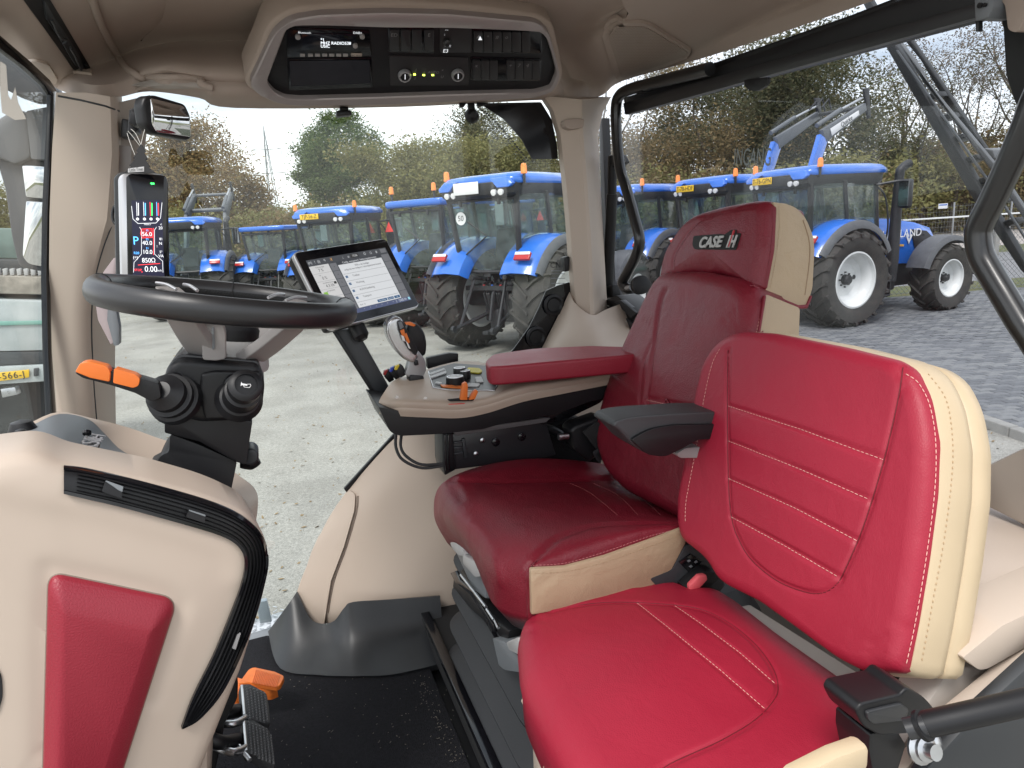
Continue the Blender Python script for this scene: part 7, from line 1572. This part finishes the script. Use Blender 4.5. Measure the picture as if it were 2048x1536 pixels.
# ================================================================== TABLET MONITOR
A_, B_, C_ = (589, 506), (771, 478), (838, 611)
best = None
for i in range(60):
    for j in range(60):
        d0, d1, d2 = 1.60, 1.45+i*.008, 1.35+j*.008
        p0, p1, p2 = P(*A_, 'd', d0), P(*B_, 'd', d1), P(*C_, 'd', d2); e1, e2 = p1-p0, p2-p1
        sc_ = abs(e1.normalized().dot(e2.normalized()))+abs(e1.length/e2.length-1.42)*.6
        if best is None or sc_ < best[0]: best = (sc_, p0, p1, p2)
_, m0, m1, m2 = best; m3 = m0+m2-m1
mpl3 = pln(m0, m1, m2); mn_ = -pin(mpl3); mx_ = (m1-m0).normalized(); my_ = (m0-m3).normalized()
mo = thing('tablet_monitor', (m0+m2)/2, 'tilted touchscreen monitor in a silver frame showing a configuration menu', 'monitor')
def MP(u, v, off=0): return m0.lerp(m1, u)+(m3-m0)*v+mn_*off
def mrect(u0, v0, u1, v1, off): return [MP(u0, v0, off), MP(u1, v0, off), MP(u1, v1, off), MP(u0, v1, off)]
def mround(u0, v0, u1, v1, off, r=.03):
    return [MP(x, y, off) for x, y in rr([(u0, v0), (u1, v0), (u1, v1), (u0, v1)], r, 6)]
prism('back', mround(-.01, 0, 1, 1, -.008, .05), -mn_*.03, black, mo, .006)
prism('silver_frame', mround(-.015, -.01, 1.01, 1.015, -.001, .06), -mn_*.014, satin, mo, .002, 3)
mg3 = prism('front_glass', mround(0, 0, 1, 1, .0008, .05), -mn_*.004, black_g, mo, .0005)
def ui(name, u0, v0, u1, v1, m_, lv=1, par=None): return prism(name, mrect(u0, v0, u1, v1, .0010+.0002*lv), -mn_*.0001, m_, par or mg3)
u_d, u_m, u_l, u_w = emat('ui_dark', (.055, .06, .07), .42), emat('ui_mid', (.17, .175, .19), .42), emat('ui_light', (.60, .60, .60), .42), emat('ui_page', (.68, .70, .72), .42)
u_n, u_k, u_g, u_o = emat('ui_navy', (.03, .10, .22), .42), emat('ui_ink', (.03, .03, .03), .6), emat('ui_leaf', (.25, .5, .08), .42), emat('ui_amber', (.85, .45, .15), .42)
SU0, SV0, SU1, SV1 = .065, .12, .945, .90
def S_(u, v): return SU0+(SU1-SU0)*u, SV0+(SV1-SV0)*v
def us(name, a, b, c, d, m_, lv=1): 
    u0, v0 = S_(a, b); u1, v1 = S_(c, d); return ui(name, u0, v0, u1, v1, m_, lv)
def ut(s, a, b, h, m_, lv=4, al='CENTER', sx=.85):
    u, v = S_(a, b); return text('lettering', s, MP(u, v, .0010+.0002*lv), mx_, my_, h, m_, mg3, 0, al, sx=sx)
us('screen', 0, 0, 1, 1, u_d, 0); us('header_bar', 0, 0, 1, .10, emat('ui_header', (.07, .075, .085), .42), 1); us('footer_bar', .16, .93, 1, 1.0, emat('ui_footer', (.09, .11, .2), .42), 1)
us('side_page', .0, .11, .225, .92, u_l, 1)
for i in range(6):
    us('soft_key', .235, .115+.138*i, .315, .245+.138*i, u_m, 1); ut('=', .275, .18+.138*i, .008, u_k); us('soft_key', .895, .115+.138*i, .995, .245+.138*i, u_m, 1)
us('title_bar', .325, .11, .885, .165, u_d, 2); us('page', .325, .165, .885, .925, u_w, 1)
ut('Config. werkgeverk. bedieningselementen', .605, .137, .0074, u_w); ut('Wilt u de huidige', .605, .215, .0074, u_k); ut('configuratie voor werkgeverk. bedieningselementen bewaren?', .605, .265, .0068, u_k, sx=.68)
for i, w in enumerate(('Trekker', 'Werktuig', 'AUX-N bediening', 'Transport')):
    v = .385+.125*i; us('rule', .335, v-.055, .875, v-.051, u_m, 2); us('check_box', .345, v-.022, .372, v+.018, u_n, 2); ut('v', .3585, v, .006, u_w); ut(w, .43, v, .0075, u_k, al='LEFT')
us('rule', .335, .83, .875, .834, u_m, 2); ut('AUX - N', .35, .885, .005, u_k, al='LEFT')
for a, b, w in ((.575, .70, 'Niet bewaren'), (.71, .79, 'Bewaren'), (.80, .875, 'OK')): us('button', a, .865, b, .91, u_n, 2); ut(w, (a+b)/2, .888, .0048, u_w)
for i, (w, big) in enumerate((('Motorvermogen', '7 %'), ('Slip', '0 %'), ('Brandstofverbruik', '4.3 l/h'), ('Spoorgeleiding', ''), ('Urenteller', '2372.1 u'), ('', ''))):
    v = .115+.135*i; us('rule', .005, v+.13, .22, v+.133, u_m, 2); ut(w, .06, v+.03, .0045, u_k, al='LEFT'); ut(big, .08, v+.085, .0110, u_k, al='LEFT')
us('field_icon', .02, .56, .065, .63, u_g, 2); us('field_icon', .02, .695, .06, .77, u_o, 2); us('gear_icon', .185, .415, .215, .455, u_k, 2)
for i in range(4): us('lamp_icon', .03+.045*i, .835, .045+.045*i, .855, u_k, 2); us('lamp_icon', .03+.045*i, .875, .05+.045*i, .91, u_k, 2)
for a, s_ in ((.03, '(=)'), (.085, '!'), (.13, '(i)'), (.20, '↑'), (.28, 'X'), (.42, '::'), (.49, 'o'), (.70, 'O'), (.78, '⌂'), (.855, '#')): ut(s_, a, .052, .010, u_o if s_ == 'X' else u_w)
us('clock_box', .52, .015, .62, .085, u_k, 2); ut('15:56', .57, .052, .0085, u_w); us('user_icon', .91, .015, .985, .085, u_m, 2)
for i in range(6): ut('^', .38+.075*i, .965, .006, u_w)
ut('FENDT' if 0 else 'I', .80, .965, .012, u_w); ut('CASE IH', .885, .965, .0085, emat('ui_brand', (.7, .75, .8), .45)); us('globe', .965, .94, .99, .985, emat('ui_cyan', (.35, .7, .8), .42), 2)
ma = [P(x, y, 'd', d) for x, y, d in ((680, 640, 1.62), (700, 680, 1.62), (775, 800, 1.66), (790, 830, 1.68))]
armo = slab('arm', [(668, 660), (712, 656), (782, 780), (792, 800), (760, 806), (748, 790)], PL('l', 1.72), .03, dgrey, mo, .005); slab('arm_edge', [(664, 662), (672, 660), (754, 790), (764, 806), (756, 806)], PL('l', 1.715), .03, black, mo, .002)
lathe('swivel', MP(.35, .98, -.04), -my_, [(.02, 0), (.02, .03), (.012, .04), (0, .04)], black, mo, 16)
# ================================================================== INSTRUCTOR SEAT
isb = thing('instructor_seat', C(.55, .78, 1.2), 'bright red leather folding instructor seat with cream sides and stitching, nearest the viewer', 'seat')
# backrest
ppl = pln(C(.655, 1.0, 1.78), C(.775, 1.0, 2.14), C(.775, .62, 2.14)); pn_ = -pin(ppl)
po_ = rr([(1366, 1050, 16), (1366, 1000), (1384, 900), (1400, 800), (1416, 730, 20), (1440, 690, 24), (1482, 664, 26), (1560, 668), (1700, 696), (1805, 722, 10), (1838, 742, 24), (1866, 800, 24), (1881, 890), (1877, 990), (1860, 1120), (1838, 1250), (1818, 1348, 10), (1740, 1345), (1690, 1320), (1600, 1255), (1530, 1205), (1450, 1165, 20), (1424, 1120, 20), (1374, 1080, 12)], 12)
pb = pillow('backrest', on_pl(po_, ppl), pn_, [(0, 0), (.001, .008), (.004, .014), (.010, .019), (.02, .022)], .006, redb, isb, n=240, rings=80, back=.012, smooth=80)
sl = [[(1457, 812), (1600, 858), (1768, 920)], [(1457, 882), (1600, 938), (1745, 1002)], [(1457, 957), (1590, 1016), (1715, 1082)], [(1463, 1034), (1570, 1092), (1682, 1157)]]
inner = [(1456, 700), (1455, 812), (1457, 957), (1463, 1034), (1478, 1080), (1505, 1122), (1555, 1162), (1610, 1184), (1645, 1186), (1672, 1170), (1690, 1140), (1728, 1050), (1768, 920), (1796, 800), (1806, 735)]
crease(pb, [surf(pb, q) for q in sl], .0035, .0038); crease(pb, [surf(pb, inner)], .0035, .0035)
# pulled leather folds near the lower hinge
crease(pb, [surf(pb, [(1740, 1290), (1770, 1275), (1806, 1270)]), surf(pb, [(1735, 1310), (1760, 1290), (1790, 1286)]), surf(pb, [(1750, 1320), (1770, 1300)]), surf(pb, [(1790, 1250), (1822, 1256)])], .0022, .005)
for q in sl: stitches('stitching', pb, q, thread, pb, sm=False, r=.0005, ln=.005)
stitches('stitching', pb, [(1812, 748), (1838, 768), (1860, 815), (1871, 890), (1868, 990), (1851, 1120), (1829, 1250), (1810, 1336)], thread, pb, r=.0006, ln=.005)
stitches('stitching', pb, [(1440, 698), (1424, 730), (1408, 800), (1392, 900), (1373, 1000), (1371, 1045)], thread, pb, r=.0005)
seam('inner_seam_shade', pb, inner, .0008, mat('seam_shadow', (.12, .004, .01), .6), pb)  # dark line that paints the shade down in the insert seam
cr1 = rr([(1370, 1056, 14), (1368, 1000), (1388, 890), (1406, 800), (1422, 730, 20), (1448, 690, 20), (1486, 662, 20), (1560, 664), (1700, 690), (1810, 717, 16), (1845, 742, 24), (1873, 800, 30), (1887, 890), (1884, 990), (1867, 1120), (1845, 1250), (1824, 1352, 10), (1740, 1347), (1690, 1322), (1600, 1257), (1530, 1207), (1450, 1167, 20), (1424, 1122, 20)], 12)
cr3 = resample(on_pl(cr1, ppl), 150); cc = sum(cr3, Vector())/150
def shr(p, k): return [q+(cc-q).normalized()*k for q in p]
side_ = [q-pn_*.0 for q in cr3]
rgs = [[q-pn_*0 for q in shr(cr3, .004)], [q-pn_*.008 for q in cr3], [q-pn_*.040 for q in shr(cr3, -.003)], [q-pn_*.052 for q in shr(cr3, -.001)], [q-pn_*.055 for q in shr(cr3, .003)], [q-pn_*.058 for q in shr(cr3, -.002)], [q-pn_*.085 for q in shr(cr3, -.002)], [q-pn_*.098 for q in shr(cr3, .008)], [q-pn_*.102 for q in shr(cr3, .02)]]
cs_ = loft('backrest_side', rgs, cream, isb, smooth=60)
stitches('stitching', cs_, [(1856, 748), (1892, 800), (1905, 880), (1903, 960), (1888, 1080), (1866, 1200), (1842, 1330)], thread_t, cs_, r=.0009, ln=.003, gap=.004)
# cushion
cz_ = 1.665; qpl = PL('z', cz_)
co = rr([(1037, 1290, 20), (1042, 1262, 16), (1062, 1226, 20), (1112, 1190, 20), (1195, 1163, 20), (1262, 1154, 20), (1330, 1166), (1375, 1182, 10), (1432, 1186, 16), (1475, 1212), (1560, 1278), (1690, 1372, 10), (1722, 1402, 14), (1716, 1440, 10), (1740, 1488, 14), (1700, 1540), (1560, 1640), (1330, 1760, 40), (1240, 1720, 40), (1140, 1560, 30), (1075, 1440, 20), (1044, 1370, 20)], 14)
co3 = [P(x, y, 'z', cz_) for x, y in co]
pc = pillow('cushion', co3, ZX, [(0, -.035), (-.003, -.012), (.002, .004), (.012, .016), (.03, .024), (.05, .027)], .008, redb, isb, n=240, rings=90, back=.085, smooth=80, hf=lambda u, v, q: .0)
cin = [(1052, 1262), (1085, 1232), (1140, 1214), (1210, 1205), (1290, 1206), (1390, 1216), (1455, 1244), (1510, 1288), (1545, 1335), (1556, 1372), (1548, 1400), (1510, 1440), (1440, 1482), (1340, 1528), (1300, 1560)]
cst = [[(1274, 1206), (1330, 1250), (1440, 1340), (1532, 1420)], [(1350, 1212), (1400, 1246), (1480, 1306), (1553, 1370)]]
crease(pc, [surf(pc, cin)], .004, .004); crease(pc, [surf(pc, q) for q in cst], .0025, .0035)
for q in cst: stitches('stitching', pc, q, thread, pc, sm=False, r=.0005, ln=.005)
seam('inner_seam_shade', pc, cin, .0007, mat('seam_shadow', (.12, .004, .01), .6), pc)  # shade of the cushion seam, drawn as a thin dark line
crease(pc, [surf(pc, [(1060, 1250), (1110, 1215), (1200, 1185), (1260, 1176)])], -.004, .012)
stitches('stitching', pc, [(1736, 1480), (1690, 1500), (1640, 1520), (1590, 1545)], thread, pc, r=.0009, ln=.006)
slab('cushion_piping', [(1742, 1492), (1740, 1540), (1600, 1700), (1560, 1700), (1590, 1560), (1680, 1514)], PL('l', .42), .02, cream, isb, .006)
ir = sorted(co3, key=lambda p: p.dot(LX))
base = [P(x, y, 'z', 1.60) for x, y in rr([(1058, 1350), (1090, 1320), (1180, 1290), (1420, 1300), (1640, 1430), (1700, 1560), (1560, 1700), (1300, 1800), (1120, 1640), (1070, 1480)], 20)]
bbz = [p+ZX*(1.19-p.z) for p in base]; bcen = sum(base, Vector())/len(base)
loft('seat_box', [[p+(p-bcen)*.03+ZX*.0 for p in bbz], [p-ZX*.02 for p in base], base], beige, isb, smooth=50)
tube('box_rib', [P(1049, 1400, 'z', 1.60), P(1075, 1450, 'z', 1.59), P(1110, 1510, 'z', 1.58), P(1150, 1570, 'z', 1.57)], .006, beige, isb, 8)
slab('back_beam', [(1478, 1212), (1500, 1208), (1760, 1372), (1752, 1402), (1740, 1408), (1600, 1310)], PL('z', 1.62), .03, mat('warm_beam', (.42, .37, .32), .5), isb, .004)
slab('hinge_cover', [(1758, 1310), (1790, 1320), (1815, 1345), (1870, 1350), (1862, 1400), (1820, 1420), (1765, 1380)], PL('l', .66), .04, black, isb, .006, r=4)
slab('tan_loop', [(1875, 1345, 8), (1890, 1320), (1898, 1326), (1880, 1366, 10), (1860, 1374, 6), (1842, 1374), (1846, 1366, 6)], PL('l', .60), .012, cream, isb, .003)
# strap anchor and strut at the lower right
sa = thing('anchor_block', P(1790, 1430, 'l', .6), 'black moulded hinge block behind the instructor cushion', 'bracket')
slab('body', [(1712, 1424, 8), (1722, 1408, 6), (1800, 1390), (1815, 1375, 8), (1850, 1395, 14), (1880, 1430), (1870, 1465), (1760, 1472, 8), (1728, 1455, 10)], PL('l', .50), .05, black, sa, .012, r=6, seg=4)
slab('recess', [(1735, 1425), (1805, 1408), (1820, 1420), (1812, 1442), (1748, 1450), (1736, 1440)], PL('l', .496), .008, mat('soft_black', (.028, .029, .032), .35), sa, .004, r=6)
slab('lower_block', [(1740, 1468), (1795, 1462), (1812, 1490), (1790, 1560), (1750, 1560), (1738, 1500)], PL('l', .51), .05, black, sa, .008, r=6)
stt = thing('door_strut', P(1900, 1440, 'l', .5), 'black gas strut tube running in from the right edge at the bottom', 'gas strut')
tube('tube', [P(1838, 1452, 'l', .46), P(1900, 1438, 'l', .45), P(2060, 1402, 'l', .42), P(2140, 1384, 'l', .41)], .0135, black, stt, 20, sm=0)
tube('end_fitting', [P(1812, 1458, 'l', .465), P(1850, 1450, 'l', .455)], .011, mat('soft_black', (.028, .029, .032), .35), stt, 16, sm=0); tube('fitting_ring', [P(1842, 1452, 'l', .458), P(1850, 1450, 'l', .455)], .0155, black, stt, 18, sm=0)
lathe('ball_stud', P(1840, 1494, 'l', .50), -LX+ZX*.4, [(.019, 0), (.019, .003), (.014, .006), (.014, .010), (.009, .012), (.009, .022), (0, .022)], steel, stt, 16)
# ================================================================== REAR LEFT TRIM
rs_ = PL('l', .52)
def ST(o, lb): S(o, label=lb); return o
ST(slab('rear_wall_trim', [(1945, 945), (1985, 925), (2140, 850), (2140, 1110), (2048, 1052), (1968, 1012)], PL('a', 1.08), .04, greige, None, .006), 'greige rear wall trim below the window')
ST(slab('rear_shelf', [(1960, 1006, 6), (2000, 1020), (2060, 1058), (2160, 1120), (2160, 1170), (2010, 1246), (1985, 1250), (1900, 1205), (1900, 1060)], PL('z', 1.83), .03, mat('shelf_beige', (.50, .42, .36), .55, bump=('noise', 500, .25, .0006)), None, .004), 'flat beige shelf behind the instructor seat')
ST(slab('shelf_edge', [(1900, 1205, 4), (1930, 1212), (1999, 1246, 4), (1990, 1262, 4), (1942, 1310), (1925, 1318), (1900, 1330)], PL('l', .60), .03, beige, None, .008, r=4), 'beige edge moulding under the shelf')
ST(slab('armrest_pad', [(1925, 1316, 6), (2003, 1252, 8), (2160, 1178), (2160, 1230), (2060, 1290), (1975, 1338, 6), (1958, 1340, 6)], PL('l', .53), .07, beige, None, .012, r=4), 'beige angular side trim')
ST(slab('door_sill_trim', [(1905, 1330), (1960, 1338), (2160, 1230), (2160, 1262), (1900, 1560), (1740, 1600), (1850, 1420)], PL('l', .555), .05, greige, None, .006), 'beige inner panel at the lower right')
ST(slab('sill_strip', [(2160, 1225), (2160, 1262), (1960, 1430), (1855, 1540), (1800, 1600), (1760, 1600), (1900, 1440)], PL('l', .525), .02, beige, None, .006), 'beige strip along the door opening')
ST(slab('door_panel', [(2160, 1240), (2160, 1720), (1780, 1720), (1850, 1545), (1960, 1425)], PL('l', .50), .02, dgrey, None, .008), 'dark grey lower door frame panel')
lathe('sill_bolt', P(1858, 1490, 'l', .515), -LX, [(.016, 0), (.016, .004), (.010, .010), (0, .012)], steel, bpy.data.objects['door_sill_trim'], 18)
# inner rear wall below the window, hidden behind the seats but holding the cab together
ST(prism('rear_wall', [C(1.17, .45, 1.17), C(1.17, 1.95, 1.17), C(1.17, 1.95, 1.90), C(1.17, .45, 1.80)], AX*.03, greige, None), 'lower rear wall of the cab')

for nm, pts in (('trim_seam', [P(1932, 1212, 'l', .585), P(1999, 1246, 'l', .585), P(2060, 1222, 'l', .585)]), ('trim_seam', [P(1995, 1262, 'l', .585), P(1945, 1308, 'l', .585), P(1926, 1316, 'l', .585)])):
    o = tube(nm, pts, .0018, mat('seam_brown', (.22, .17, .14), .6), None, 6, sm=3); S(o, label='dark joint between the beige trims at the lower right')
print('ok')
